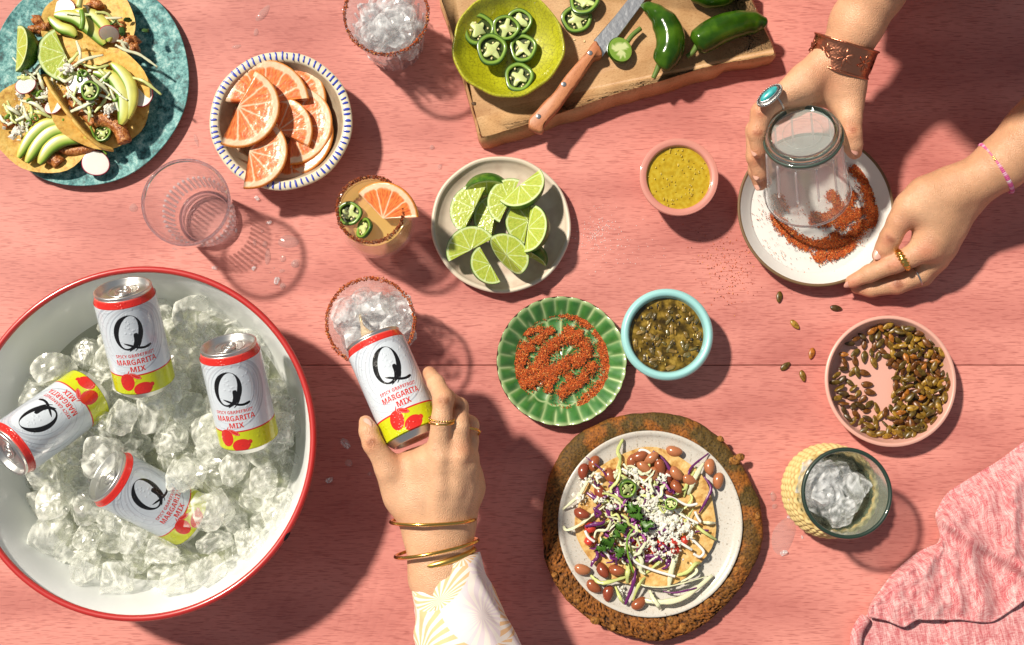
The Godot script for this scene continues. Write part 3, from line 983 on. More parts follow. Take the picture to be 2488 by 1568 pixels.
func build_board() -> void:
	var k := 0.027
	var top := [[255, 962], [420, 926], [580, 880], [800, 806], [1000, 738], [1190, 670], [1350, 625], [1500, 582], [1700, 520], [1900, 465], [2100, 432], [2240, 408], [2306, 392], [2312, 372], [2290, 300], [2250, 215], [2200, 100], [2150, -10], [2090, -160], [1500, -180], [700, -150], [60, -120], [-40, -40], [20, 160], [125, 530], [200, 790]]
	var poly := PackedVector2Array()
	var o := thing("cutting_board", "thick live edge wooden cutting board with chillies and a knife", "board", Vector3.ZERO)
	for q in top:
		var p: Vector3 = C("B4", q[0], q[1], k)
		poly.append(Vector2(p.x, p.z))
	poly = smoothed_loop(Array(poly), 3)
	var w := wood_picture(71, Color8(205, 166, 120), Color8(172, 126, 82), Color8(138, 92, 54), 1024, 512, 13.0)
	var g := Mb.new()
	var turn := -0.27
	g.slab(poly, 0.0, k, 0.0022, func(q: Vector3) -> Vector3:
		var low := 1.0 if q.y < k - 0.001 else 0.0
		var wob := noise.get_noise_2d(q.x * 2500.0, q.z * 2500.0) * 0.002 * low
		if q.y < k * 0.5 and q.z > -0.27:
			wob += 0.0045
		return q + Vector3(wob * 0.2, 0, wob))
	for i in g.v.size():
		var q := Vector2(g.v[i].x, g.v[i].z).rotated(-turn)
		g.uv[i] = Vector2(q.x * 3.0, (q.y + g.v[i].y * 0.9) * 5.2)
	var bm := mat("board_wood", Color(1, 1, 1), 0.5, {"albedo_texture": w[0], "heightmap_enabled": true, "heightmap_texture": w[1], "heightmap_scale": 0.03})
	part("slab", g.mesh(), bm, o)
	part("knot", lump(0.0030, 0.0012, 0.0022, 0.4, 1.0), mat("knot", Color(0.09, 0.045, 0.018), 0.7), o, Transform3D(Basis.IDENTITY, C("B4", 205, 722, k) - Vector3(0, 0.0004, 0)))
	# knife
	var kn := thing("knife", "small paring knife with riveted wooden handle on the board", "knife", Vector3.ZERO)
	var h := k + 0.009
	var handle := [[598, 815], [640, 770], [700, 700], [760, 645], [830, 545], [900, 460], [980, 370], [1045, 285], [1075, 310], [1100, 365], [1090, 392], [1045, 408], [1000, 470], [950, 545], [880, 640], [800, 750], [730, 830], [700, 868], [686, 915], [650, 915], [610, 898], [585, 870]]
	var hp := PackedVector2Array()
	for q in handle:
		var p: Vector3 = C("B4", q[0], q[1], h + 0.006)
		hp.append(Vector2(p.x, p.z))
	hp = smoothed_loop(Array(hp), 3)
	var hg := Mb.new()
	hg.slab(hp, k + 0.0015, h + 0.0065, 0.0016)
	for i in hg.v.size():
		var q := Vector2(hg.v[i].x, hg.v[i].z).rotated(0.93)
		hg.uv[i] = Vector2(q.x * 2.4, q.y * 14.0)
	var w2 := wood_picture(77, Color8(196, 132, 92), Color8(160, 92, 56), Color8(120, 62, 34), 512, 256, 7.0)
	var hd := part("handle", hg.mesh(), mat("handle_wood", Color(1, 1, 1), 0.42, {"albedo_texture": w2[0]}), kn)
	for q in [[1015, 370], [832, 588], [655, 812]]:
		var rv := Mb.new()
		rv.slab(oval(0, 0, 0.0026, 0.0026, 0, 24), 0.0, 0.0009, 0.0003)
		part("rivet", rv.mesh(), mat("steel", Color(0.58, 0.60, 0.63), 0.28, {"metallic": 1.0}), hd, Transform3D(Basis.IDENTITY, C("B4", q[0], q[1], h + 0.0063)))
	var blade := [[1040, 280], [1180, 120], [1290, -20], [1380, -130], [1520, -260], [1500, -190], [1420, -30], [1350, 70], [1230, 230], [1130, 355], [1098, 398]]
	var bp := PackedVector2Array()
	for q in blade:
		var p: Vector3 = C("B4", q[0], q[1], k + 0.006)
		bp.append(Vector2(p.x, p.z))
	var bg := Mb.new()
	bg.slab(bp, k + 0.0052, k + 0.0068, 0.0006)
	part("blade", bg.mesh(false), mat("blade_steel", Color(0.66, 0.68, 0.71), 0.34, {"metallic": 1.0, "heightmap_enabled": true, "heightmap_texture": ntex(0.02, [], 61, 256), "heightmap_scale": 0.02, "uv1_triplanar": true, "uv1_scale": Vector3(20, 20, 20)}), kn)

func build_glasses() -> void:
	var clear := pane("clear_glass", Color(0.90, 0.92, 0.94), 0.03)
	var ice := ice_mat("clear_ice", Color(0.86, 0.88, 0.90))
	var cut := pane("cut_glass", Color(0.80, 0.80, 0.84), 0.34)
	var solid := glass("rim_glass", Color(0.74, 0.76, 0.82), 0.0)
	# empty tumbler, left
	var c := C("D", 437, 476, 0.09)
	var R := mm("D", 105, 0.09) * 1000.0
	var o := thing("tumbler", "empty clear glass tumbler between teal plate and basin", "glass", Vector3(c.x, 0.0005, c.z))
	part("glass_wall", lathe(tumbler_profile(30, R, 90, 2.6, 8), 192, true, ribs(32.0, 0.018, 0.05, 0.0016, 0.0305)), clear, o)
	part("rim", ring_mesh(R * 0.001 - 0.0012, 0.0017, 1.2, 96), solid, o, Transform3D(Basis.IDENTITY, Vector3(0, 0.0892, 0)))
	part("foot", ring_mesh(0.0275, 0.0022, 1.0, 72), solid, o, Transform3D(Basis.IDENTITY, Vector3(0, 0.008, 0)))
	part("foot", ring_mesh(0.0285, 0.0012, 1.0, 72), solid, o, Transform3D(Basis.IDENTITY, Vector3(0, 0.0018, 0)))
	for i in 40:
		var a := TAU * i / 40.0
		var e := Vector3(cos(a), 0, sin(a))
		part("rib", rods([e * 0.0318 + Vector3(0, 0.020, 0), e * 0.0330 + Vector3(0, 0.028, 0), e * 0.0352 + Vector3(0, 0.046, 0)], 0.0016, 6, 3), cut, o)
	# top glass with ice
	c = C("D", 908, 33, 0.088)
	R = mm("D", 104, 0.088) * 1000.0
	o = thing("iced_glass", "chilli rimmed glass of ice cut by the top edge", "glass", Vector3(c.x, 0.0005, c.z))
	part("glass_wall", lathe(tumbler_profile(31, R, 88, 2.6, 8), 160, true, ribs(16.0, 0.006, 0.06, 0.0016, 0.0305)), clear, o)
	part("foot", ring_mesh(0.0285, 0.0024, 1.0, 72, 16.0), solid, o, Transform3D(Basis.IDENTITY, Vector3(0, 0.004, 0)))
	part("rim", ring_mesh(R * 0.001 - 0.0012, 0.0013, 1.2, 96), solid, o, Transform3D(Basis.IDENTITY, Vector3(0, 0.0872, 0)))
	for i in 20:
		var a := TAU * i / 20.0
		var e := Vector3(cos(a), 0, sin(a))
		part("rib", rods([e * 0.0318 + Vector3(0, 0.006, 0), e * 0.0338 + Vector3(0, 0.03, 0), e * 0.0372 + Vector3(0, 0.058, 0)], 0.0014, 6, 3), cut, o)
	rim_grains(o, R * 0.001 - 0.0012, 0.088, 1500)
	ice_into(Vector3(c.x, 0, c.z), 0.0225, 0.026, 0.070, 20, 0.019, "clear ice chunk in the chilli rimmed glass at the top edge", "ice in the top glass", ice, 300)
	# glass under the pouring can
	c = C("D", 871, 757, 0.080)
	R = mm("D", 106, 0.080) * 1000.0
	o = thing("iced_glass", "chilli rimmed glass of ice under the pouring can", "glass", Vector3(c.x, 0.0005, c.z))
	part("glass_wall", lathe(tumbler_profile(33, R, 80, 2.6, 8), 128, true), clear, o)
	rim_grains(o, R * 0.001 - 0.0012, 0.080, 1900)
	ice_into(Vector3(c.x, 0, c.z), 0.0255, 0.024, 0.066, 22, 0.019, "clear ice chunk in the glass being filled", "ice in the glass being filled", ice, 340)
	# margarita
	c = C("D", 871, 493, 0.086)
	R = mm("D", 81, 0.086) * 1000.0
	o = thing("cocktail_glass", "rounded glass of pale margarita with grapefruit and jalapeno", "glass", Vector3(c.x, 0.0005, c.z))
	part("glass_wall", lathe(prof([0, 0, 24, 0, 30, 3, 38.5, 20, 40.0, 36, R + 3, 62, R + 0.6, 84.6, R, 86, R - 1.2, 86, R - 1.9, 84.4, R + 0.6, 62, 37.6, 36, 36, 20, 27, 7, 20, 5.5, 0, 5.5], 4), 96, true), pane("thin_glass", Color(0.97, 0.98, 0.98), 0.05), o)
	rim_grains(o, R * 0.001 - 0.0008, 0.086, 1900, 0.35)
	part("margarita", lathe(prof([0, 6.4, 20, 6.4, 26.6, 8, 35.4, 20, 37.0, 36, R + 0.4, 60, R - 0.9, 69.6, R - 2.0, 69.2, 0, 69], 4), 80, true), pane("margarita", Color(0.86, 0.58, 0.17), 0.46), o)
	# green glass in its woven holder
	c = C("D", 1990, 1160, 0.086)
	R = mm("D", 103, 0.086) * 1000.0
	o = thing("iced_glass", "green rimmed glass of ice in a woven straw holder", "glass", Vector3(c.x, 0.002, c.z))
	part("glass_wall", lathe(tumbler_profile(34, R, 86, 2.4, 6), 96, true), pane("green_thin", Color(0.45, 0.62, 0.45), 0.16), o)
	part("rim", ring_mesh(R * 0.001 - 0.001, 0.0021, 1.2, 80), mat("green_rim", Color(0.006, 0.028, 0.016), 0.06, {"clearcoat_enabled": true}), o, Transform3D(Basis.IDENTITY, Vector3(0, 0.086, 0)))
	ice_into(Vector3(c.x - 0.004, 0, c.z - 0.002), 0.0235, 0.016, 0.060, 18, 0.019, "clear ice chunk in the green rimmed glass", "ice in the green glass", ice, 380)
	part("drink", lathe(straight([0, 6.5, 32, 6.5, 36.5, 40, 0, 40]), 64, true), glass("green_drink", Color(0.78, 0.80, 0.62), 0.12, 0.033), o)
	var straw := mat("straw", Color(1, 1, 1), 0.75, {"vertex_color_use_as_albedo": true})
	var hold := thing("glass_holder", "woven yellow straw holder round the green rimmed glass", "holder", Vector3(c.x, 0, c.z))
	var n := 15
	for i in n:
		var g := Mb.new()
		var y := 0.003 + i * 0.0032
		var rad := 0.0400 + 0.0054 * sin(PI * (i + 0.5) / n) + rf(-0.0004, 0.0004)
		var ph := PI * (i % 2)
		g.grid(144, 8, func(u: float, t: float) -> Vector3:
			var a := u * TAU
			var b := TAU * (t if t < 1.0 else 0.0)
			var q := rad + cos(b) * 0.0023 + 0.0011 * sin(a * 22.0 + ph)
			g.col = Color(0.44, 0.29, 0.09).lerp(Color(0.72, 0.56, 0.25), clampf(0.55 + 0.45 * sin(a * 22.0 + ph) + 0.4 * noise.get_noise_2d(a * 500.0, i * 40.0), 0.0, 1.0))
			return Vector3(cos(a) * q, y + sin(b) * 0.0021 + 0.0005 * sin(a * 11.0 + i), sin(a) * q), true)
		part("straw_coil", g.mesh(), straw, hold)
	# the jar held upside down
	var base := C("F", 432, 658, 0.112)
	var rimc := reach(base, "F", 458, 968, 0.098, -1.0)
	var jar := thing("tumbler", "upside down ribbed glass tumbler held rim down over the white plate", "glass", rimc)
	jar.transform = along(rimc, base, Vector3(0, 0, 1))
	var jp := prof([37.2, 84.4, 38.1, 84.4, 38.5, 80, 39.2, 70, 41, 34, 43, 7, 43.8, 1.0, 43.2, 0, 42, 0.2, 41.4, 2, 39.4, 32, 37.3, 66, 36.3, 80, 37.2, 84.4], 4)
	part("base_disc", lathe(prof([0, 95.6, 18, 95.8, 19, 96.3, 20, 95.8, 27, 96.0, 30, 97.0], 4), 96), pane("milky_glass", Color(0.60, 0.66, 0.62), 0.34), jar)
	part("base_ring", ring_mesh(0.0335, 0.0036, 0.8, 96), glass("base_glass", Color(0.66, 0.86, 0.76), 0.0), jar, Transform3D(Basis.IDENTITY, Vector3(0, 0.0945, 0)))
	part("base_edge", ring_mesh(0.0376, 0.0016, 1.4, 96), mat("green_rim_dark", Color(0.03, 0.06, 0.045), 0.08, {"clearcoat_enabled": true}), jar, Transform3D(Basis.IDENTITY, Vector3(0, 0.0895, 0)))
	for i in 12:
		var fa := TAU * i / 12.0 + 0.2
		var fe := Vector3(cos(fa), 0, sin(fa))
		part("flute", rods([fe * 0.0375 + Vector3(0, 0.082, 0), fe * 0.0384 + Vector3(0, 0.060, 0), fe * 0.0400 + Vector3(0, 0.036, 0)], 0.0013, 6, 3), cut, jar)
	part("mouth", ring_mesh(0.0430, 0.0012, 1.0, 80), solid, jar, Transform3D(Basis.IDENTITY, Vector3(0, 0.0012, 0)))
	part("glass_wall", lathe(jp, 192, true, func(a: float, r: float, y: float) -> Vector3:
		var kk := smoothstep(0.024, 0.040, y) * (1.0 - smoothstep(0.086, 0.092, y)) if r > 0.0379 + (0.092 - y) * 0.035 else 0.0
		var q := r - 0.0013 * kk * pow(absf(cos(a * 6.0)), 0.6)
		return Vector3(cos(a) * q, y, sin(a) * q)), pane("jar_glass", Color(0.80, 0.90, 0.85), 0.06), jar)

# ---- food
func citrus_slice(R: float, th: float, a0: float, a1: float, bend: float, core := 0.0) -> ArrayMesh:    # flat on xz, the round side within a0..a1
	var g := Mb.new()
	var nu := 28
	var rows := [[core, th, 0.0], [0.25, th, 0.0], [0.5, th, 0.0], [0.75, th, 0.0], [0.94, th, 0.0], [0.985, th - 0.0005, 0.0], [1.0, th * 0.7, 0.0], [1.0, th * 0.3, 0.0], [0.985, 0.0004, 0.0], [0.94, 0.0, 0.0], [0.5, 0.0, 0.0], [core, 0.0, 0.0]]
	var f := func(q: Vector3) -> Vector3:
		return q + Vector3(0, bend * q.x * q.x / R + 0.0006 * noise.get_noise_2d(q.x * 6000.0, q.z * 6000.0), 0)
	for r in rows:
		for i in nu + 1:
			var a := lerpf(a0, a1, float(i) / nu)
			var q: float = r[0] * R
			g.p(f.call(Vector3(cos(a) * q, r[1], sin(a) * q)), Vector2(0.5 + cos(a) * minf(r[0], 0.992) * 0.49, 0.5 + sin(a) * minf(r[0], 0.992) * 0.49))
	for j in rows.size() - 1:
		for i in nu:
			var k := j * (nu + 1) + i
			g.quad(k, k + 1, k + nu + 2, k + nu + 1)
	# the two straight cut sides
	for e in [0, nu]:
		for j in 5:
			var a := j * (nu + 1) + int(e)
			var b := (rows.size() - 1 - j) * (nu + 1) + int(e)
			var a2 := (j + 1) * (nu + 1) + int(e)
			var b2 := (rows.size() - 2 - j) * (nu + 1) + int(e)
			g.quad(a, a2, b2, b)
	return g.mesh()

# lay an upward facing shape on a spot: yaw in picture degrees (0 right, 90 towards the viewer), tipped about its own z/x
func laid(p: Vector3, yaw: float, tip := 0.0, roll := 0.0) -> Transform3D:
	var b := Basis(Vector3.UP, -deg_to_rad(yaw))
	return Transform3D(b * Basis(Vector3(0, 0, 1), deg_to_rad(tip)) * Basis(Vector3(1, 0, 0), deg_to_rad(roll)), p)

func build_grapefruit() -> void:
	var tex := citrus_picture(11, lin(0.76, 0.25, 0.030), lin(0.86, 0.60, 0.40), lin(0.86, 0.26, 0.060), lin(0.58, 0.085, 0.022), 0.945, 0.83, 3)
	var m := mat("grapefruit", Color(1, 1, 1), 0.3, {"albedo_texture": tex, "subsurf_scatter_enabled": true, "subsurf_scatter_strength": 0.04, "clearcoat_enabled": true, "clearcoat": 0.15, "heightmap_enabled": true, "heightmap_texture": ntex(0.03, [], 80, 256), "heightmap_scale": 0.05})
	var list := [   # x, y, height, yaw of the round side, radius px, half angle, tip, label
		[572, 690, 0.0135, 82, 250, 88, 2, "lowest grapefruit slice, round side towards the bottom of the blue dashed bowl"],
		[590, 640, 0.0165, 25, 262, 86, 3, "grapefruit slice half hidden at the lower right wall of the blue dashed bowl"],
		[300, 560, 0.0155, 170, 200, 70, 2, "shaded grapefruit slice under the others on the left of the blue dashed bowl"],
		[545, 420, 0.0190, -38, 262, 80, 4, "grapefruit slice tucked behind at the upper right of the blue dashed bowl"],
		[578, 568, 0.0240, 6, 258, 84, -4, "large grapefruit slice along the right side of the blue dashed bowl"],
		[322, 735, 0.0425, 14, 236, 84, -6, "grapefruit slice poking over the lower rim of the blue dashed bowl"],
		[498, 612, 0.0310, -36, 216, 62, -5, "small grapefruit piece in the middle of the blue dashed bowl"],
		[428, 440, 0.0330, -92, 266, 86, -6, "grapefruit slice arching over the top of the blue dashed bowl"],
		[252, 462, 0.0500, 24, 258, 90, -7, "topmost bright grapefruit slice on the left of the blue dashed bowl"],
	]
	for s in list:
		var h: float = s[2]
		var p := C("B", s[0], s[1], h)
		var o := thing("grapefruit_slice", s[7], "grapefruit", p, 0.0, "grapefruit slices in the bowl")
		o.transform = laid(p, s[3], s[6])
		var ha := deg_to_rad(s[5])
		part("slice", citrus_slice(mm("B", s[4], h), 0.0062, -ha, ha, 0.10 + 0.12 * rng.randf()), m, o)
	var g := C("B", 1150, 1140, 0.075)
	var gs := thing("grapefruit_slice", "grapefruit slice leaning on the rim of the margarita glass", "grapefruit", g)
	gs.transform = laid(g, -68, 16, -6)
	part("slice", citrus_slice(mm("B", 226, 0.08), 0.0065, deg_to_rad(-66), deg_to_rad(66), 0.10), m, gs)

func lime_mats() -> Array:
	var tex := citrus_picture(9, lin(0.10, 0.22, 0.012), lin(0.62, 0.72, 0.34), lin(0.48, 0.56, 0.08), lin(0.32, 0.42, 0.03), 0.955, 0.90, 9)
	return [mat("lime_skin", Color(1, 1, 1), 0.34, tri_opts(ntex(0.02, [[0.25, lin(0.022, 0.095, 0.006)], [0.55, lin(0.045, 0.15, 0.010)], [0.85, lin(0.13, 0.26, 0.016)]], 90, 256), 18.0, ntex(0.16, [], 91, 256, 2), 0.03)),
		mat("lime_flesh", Color(1, 1, 1), 0.2, {"albedo_texture": tex, "subsurf_scatter_enabled": true, "subsurf_scatter_strength": 0.1, "clearcoat_enabled": true, "clearcoat": 0.4, "heightmap_enabled": true, "heightmap_texture": ntex(0.05, [], 92, 256), "heightmap_scale": 0.03})]

func lime_wedge(label: String, p: Vector3, yaw: float, tip: float, R: float, open := 95.0, group := "lime wedges on the beige plate", half := 90.0) -> void:
	var m := lime_mats()
	var o := thing("lime_wedge", label, "lime", p, 0.0, group)
	o.transform = laid(p, yaw, tip)
	var sk := Mb.new()
	var de := deg_to_rad(open)
	sk.grid(22, 10, func(u: float, t: float) -> Vector3:
		var th := (u - 0.5) * deg_to_rad(half) * 2.0
		var ph := t * de
		var n := 1.0 + 0.02 * noise.get_noise_2d(th * 40.0, ph * 40.0 + R * 9000.0)
		var q := R * cos(th) * n
		return Vector3(q * cos(ph), -q * sin(ph), R * 1.08 * sin(th)))
	part("skin", sk.mesh(), m[0], o)
	for face in 2:
		var fl := Mb.new()
		var ph := face * de
		fl.grid(22, 7, func(u: float, t: float) -> Vector3:
			var th := (u - 0.5) * deg_to_rad(half) * 2.0
			var q := R * cos(th) * t
			var w := 0.0005 * noise.get_noise_2d(q * 5000.0, th * 90.0) * (1.0 - t)
			return Vector3(q * cos(ph), -q * sin(ph) + w, R * 1.08 * sin(th) * t))
		for i in fl.v.size():
			var t := float(i / 23) / 7.0
			var th := (float(i % 23) / 22.0 - 0.5) * deg_to_rad(half) * 2.0
			fl.uv[i] = Vector2(0.5 + cos(th) * t * 0.487, 0.5 + sin(th) * t * 0.487)
		part("flesh", fl.mesh(), m[1], o)

func build_limes() -> void:
	var list := [  # x, y (middle of the straight edge), height, yaw of the arc, tip (raises the arc), radius px, open, label
		[520, 395, 0.018, -95, 62, 175, 80, "lime wedge with its skin up at the top of the beige plate"],
		[860, 880, 0.014, -60, 80, 120, 95, "nearly hidden lime wedge low on the right under the others"],
		[575, 560, 0.020, 190, -8, 165, 90, "dark lime wedge under the others in the middle of the beige plate"],
		[835, 590, 0.026, 190, 6, 178, 95, "lime wedge behind the right one, its round side to the left"],
		[420, 500, 0.030, 206, -6, 190, 85, "brightest lime wedge at the left side of the beige plate"],
		[690, 440, 0.034, 205, -4, 172, 80, "upright lime wedge in the middle of the heap"],
		[770, 315, 0.036, 52, 24, 186, 95, "lime wedge at the upper right resting over the beige rim"],
		[830, 650, 0.036, 8, 34, 176, 100, "lime wedge with dark skin facing right on the beige plate"],
		[395, 815, 0.030, -118, 4, 182, 85, "lime wedge at the lower left with its arc upwards"],
		[540, 925, 0.028, 150, 14, 150, 85, "lime wedge pointing down at the bottom of the beige plate"],
		[668, 855, 0.038, -42, -18, 172, 90, "plump lime wedge in front at the lower middle of the heap"],
	]
	for s in list:
		lime_wedge(s[7], C("E", s[0], s[1], s[2] + 0.004), s[3], s[4], mm("E", s[5], s[2]), s[6])

func jalapeno_ring(label: String, at: Transform3D, R: float, th: float, group: String, seeds := 7, turn := 0.0) -> Node3D:
	var o := thing("jalapeno_slice", label, "jalapeno", at.origin, 0.0, group)
	o.transform = at
	ring_parts(o, R, th, seeds, turn)
	return o

func ring_parts(o: Node3D, R: float, th: float, seeds: int, turn: float) -> void:
	var g := Mb.new()
	var w := R * 0.25
	var pf := PackedVector2Array([Vector2(R - w, 0), Vector2(R - 0.0006, 0), Vector2(R, 0.0006), Vector2(R, th - 0.0006), Vector2(R - 0.0006, th), Vector2(R - w * 0.55, th), Vector2(R - w, th), Vector2(R - w, 0)])
	var idx := [0]
	g.lathe(pf, 40, func(a: float, r: float, y: float) -> Vector3:
		var k := 1.0 + 0.035 * cos(a * 3.0 + turn) + 0.02 * cos(a * 5.0 + turn * 2.0)
		var out := clampf((r - (R - w)) / w, 0.0, 1.0)
		g.col = Color(0.22, 0.38, 0.05).lerp(Color(0.018, 0.075, 0.006), smoothstep(0.50, 0.92, out))
		return Vector3(cos(a) * r * k, y, sin(a) * r * k))
	part("wall", g.mesh(true), mat("jalapeno_wall", Color(1, 1, 1), 0.22, {"vertex_color_use_as_albedo": true, "clearcoat_enabled": true, "clearcoat": 0.4}), o)
	var mem := Mb.new()
	mem.lathe(PackedVector2Array([Vector2(0, 0.0007), Vector2(R - w * 0.8, 0.0007)]), 32)
	part("membrane", mem.mesh(), mat("jalapeno_dark", Color(0.035, 0.055, 0.006), 0.35), o)
	var arms := 4 if R > 0.008 and rng.randf() < 0.7 else 3
	o.scale *= Vector3(rf(0.93, 1.05), 1.0, rf(0.93, 1.05))
	var lob := [rf(0.7, 1.15), rf(0.6, 1.15), rf(0.7, 1.15), rf(0.6, 1.15)]
	var star := PackedVector2Array()
	for i in arms * 8:
		var a := TAU * i / (arms * 8.0)
		var k := pow(0.5 + 0.5 * cos(a * arms), 1.7)
		var q := lerpf(R * 0.33, R * (0.76 + 0.10 * sin(a + turn * 7.0)), k) * (1.0 + 0.40 * noise.get_noise_2d(a * 60.0 + turn * 500.0, R * 80000.0))
		q = minf(R * 0.88, q * lerpf(1.0, lob[roundi(a / TAU * arms) % arms], k))
		star.append(Vector2(cos(a + turn), sin(a + turn)) * q)
	var s := Mb.new()
	s.slab(star, th * 0.15, th * 0.88, 0.0003)
	part("placenta", s.mesh(), mat("jalapeno_core", Color(0.58, 0.66, 0.26), 0.4, {"subsurf_scatter_enabled": true, "subsurf_scatter_strength": 0.1}), o)
	if not mats.has("chilli_seed"):
		mats["chilli_seed"] = lump(0.0013, 0.0005, 0.0010, 0.15, 1.0, 8, 6)
	for i in seeds:
		var a := turn + (i % arms + 0.5) * TAU / arms + rf(-0.3, 0.3)
		part("seed", mats["chilli_seed"], mat("seed_cream", Color(0.74, 0.66, 0.34), 0.4), o, Transform3D(Basis(Vector3.UP, rf(0, 6)), Vector3(cos(a) * R * rf(0.38, 0.66), th * rf(0.35, 1.0), sin(a) * R * rf(0.38, 0.66))))

func chilli(label: String, path: Array, rad: Array, stem: Array) -> void:
	var o := thing("jalapeno", label, "jalapeno", Vector3.ZERO, 0.0, "whole jalapenos on the board")
	var pts := smooth3(path, 8)
	var rr := PackedFloat32Array()
	for i in pts.size():
		var t := float(i) / (pts.size() - 1) * (rad.size() - 1)
		var k := int(t)
		rr.append(lerpf(rad[k], rad[mini(k + 1, rad.size() - 1)], smoothstep(0.0, 1.0, t - k)))
	var g := Mb.new()
	g.tube(pts, rr, 22)
	var skin := mat("chilli_skin", Color(1, 1, 1), 0.16, tri_opts(ntex(0.012, [[0.2, lin(0.014, 0.050, 0.003)], [0.5, lin(0.028, 0.085, 0.004)], [0.85, lin(0.06, 0.14, 0.008)]], 95, 256), 14.0))
	skin.metallic_specular = 0.4
	part("pod", g.mesh(true, true), skin, o)
	var st := smooth3(stem, 6)
	var g2 := Mb.new()
	var sr := PackedFloat32Array()
	for i in st.size():
		sr.append(lerpf(0.0034, 0.0024, float(i) / (st.size() - 1)))
	g2.tube(st, sr, 10)
	part("stem", g2.mesh(true, true), mat("stem_green", Color(0.11, 0.19, 0.03), 0.5), o)
	var cx := Mb.new()
	var ax := (st[0] - st[2]).normalized()
	cx.lathe(prof([2.6, 4.4, 3.6, 3.2, 6.0, 0.6, 7.6, -2.0, 8.4, -3.4], 4), 30, func(a: float, r: float, y: float) -> Vector3:
		return Vector3(cos(a) * r, y + 0.0012 * sin(a * 6.0) * smoothstep(0.004, 0.008, r), sin(a) * r) * 0.92)
	part("calyx", cx.mesh(), mat("calyx_green", Color(0.09, 0.17, 0.02), 0.55), o, along(st[0] + ax * 0.0045, st[0] + ax * -1.0, Vector3(0.3, 1, 0)))

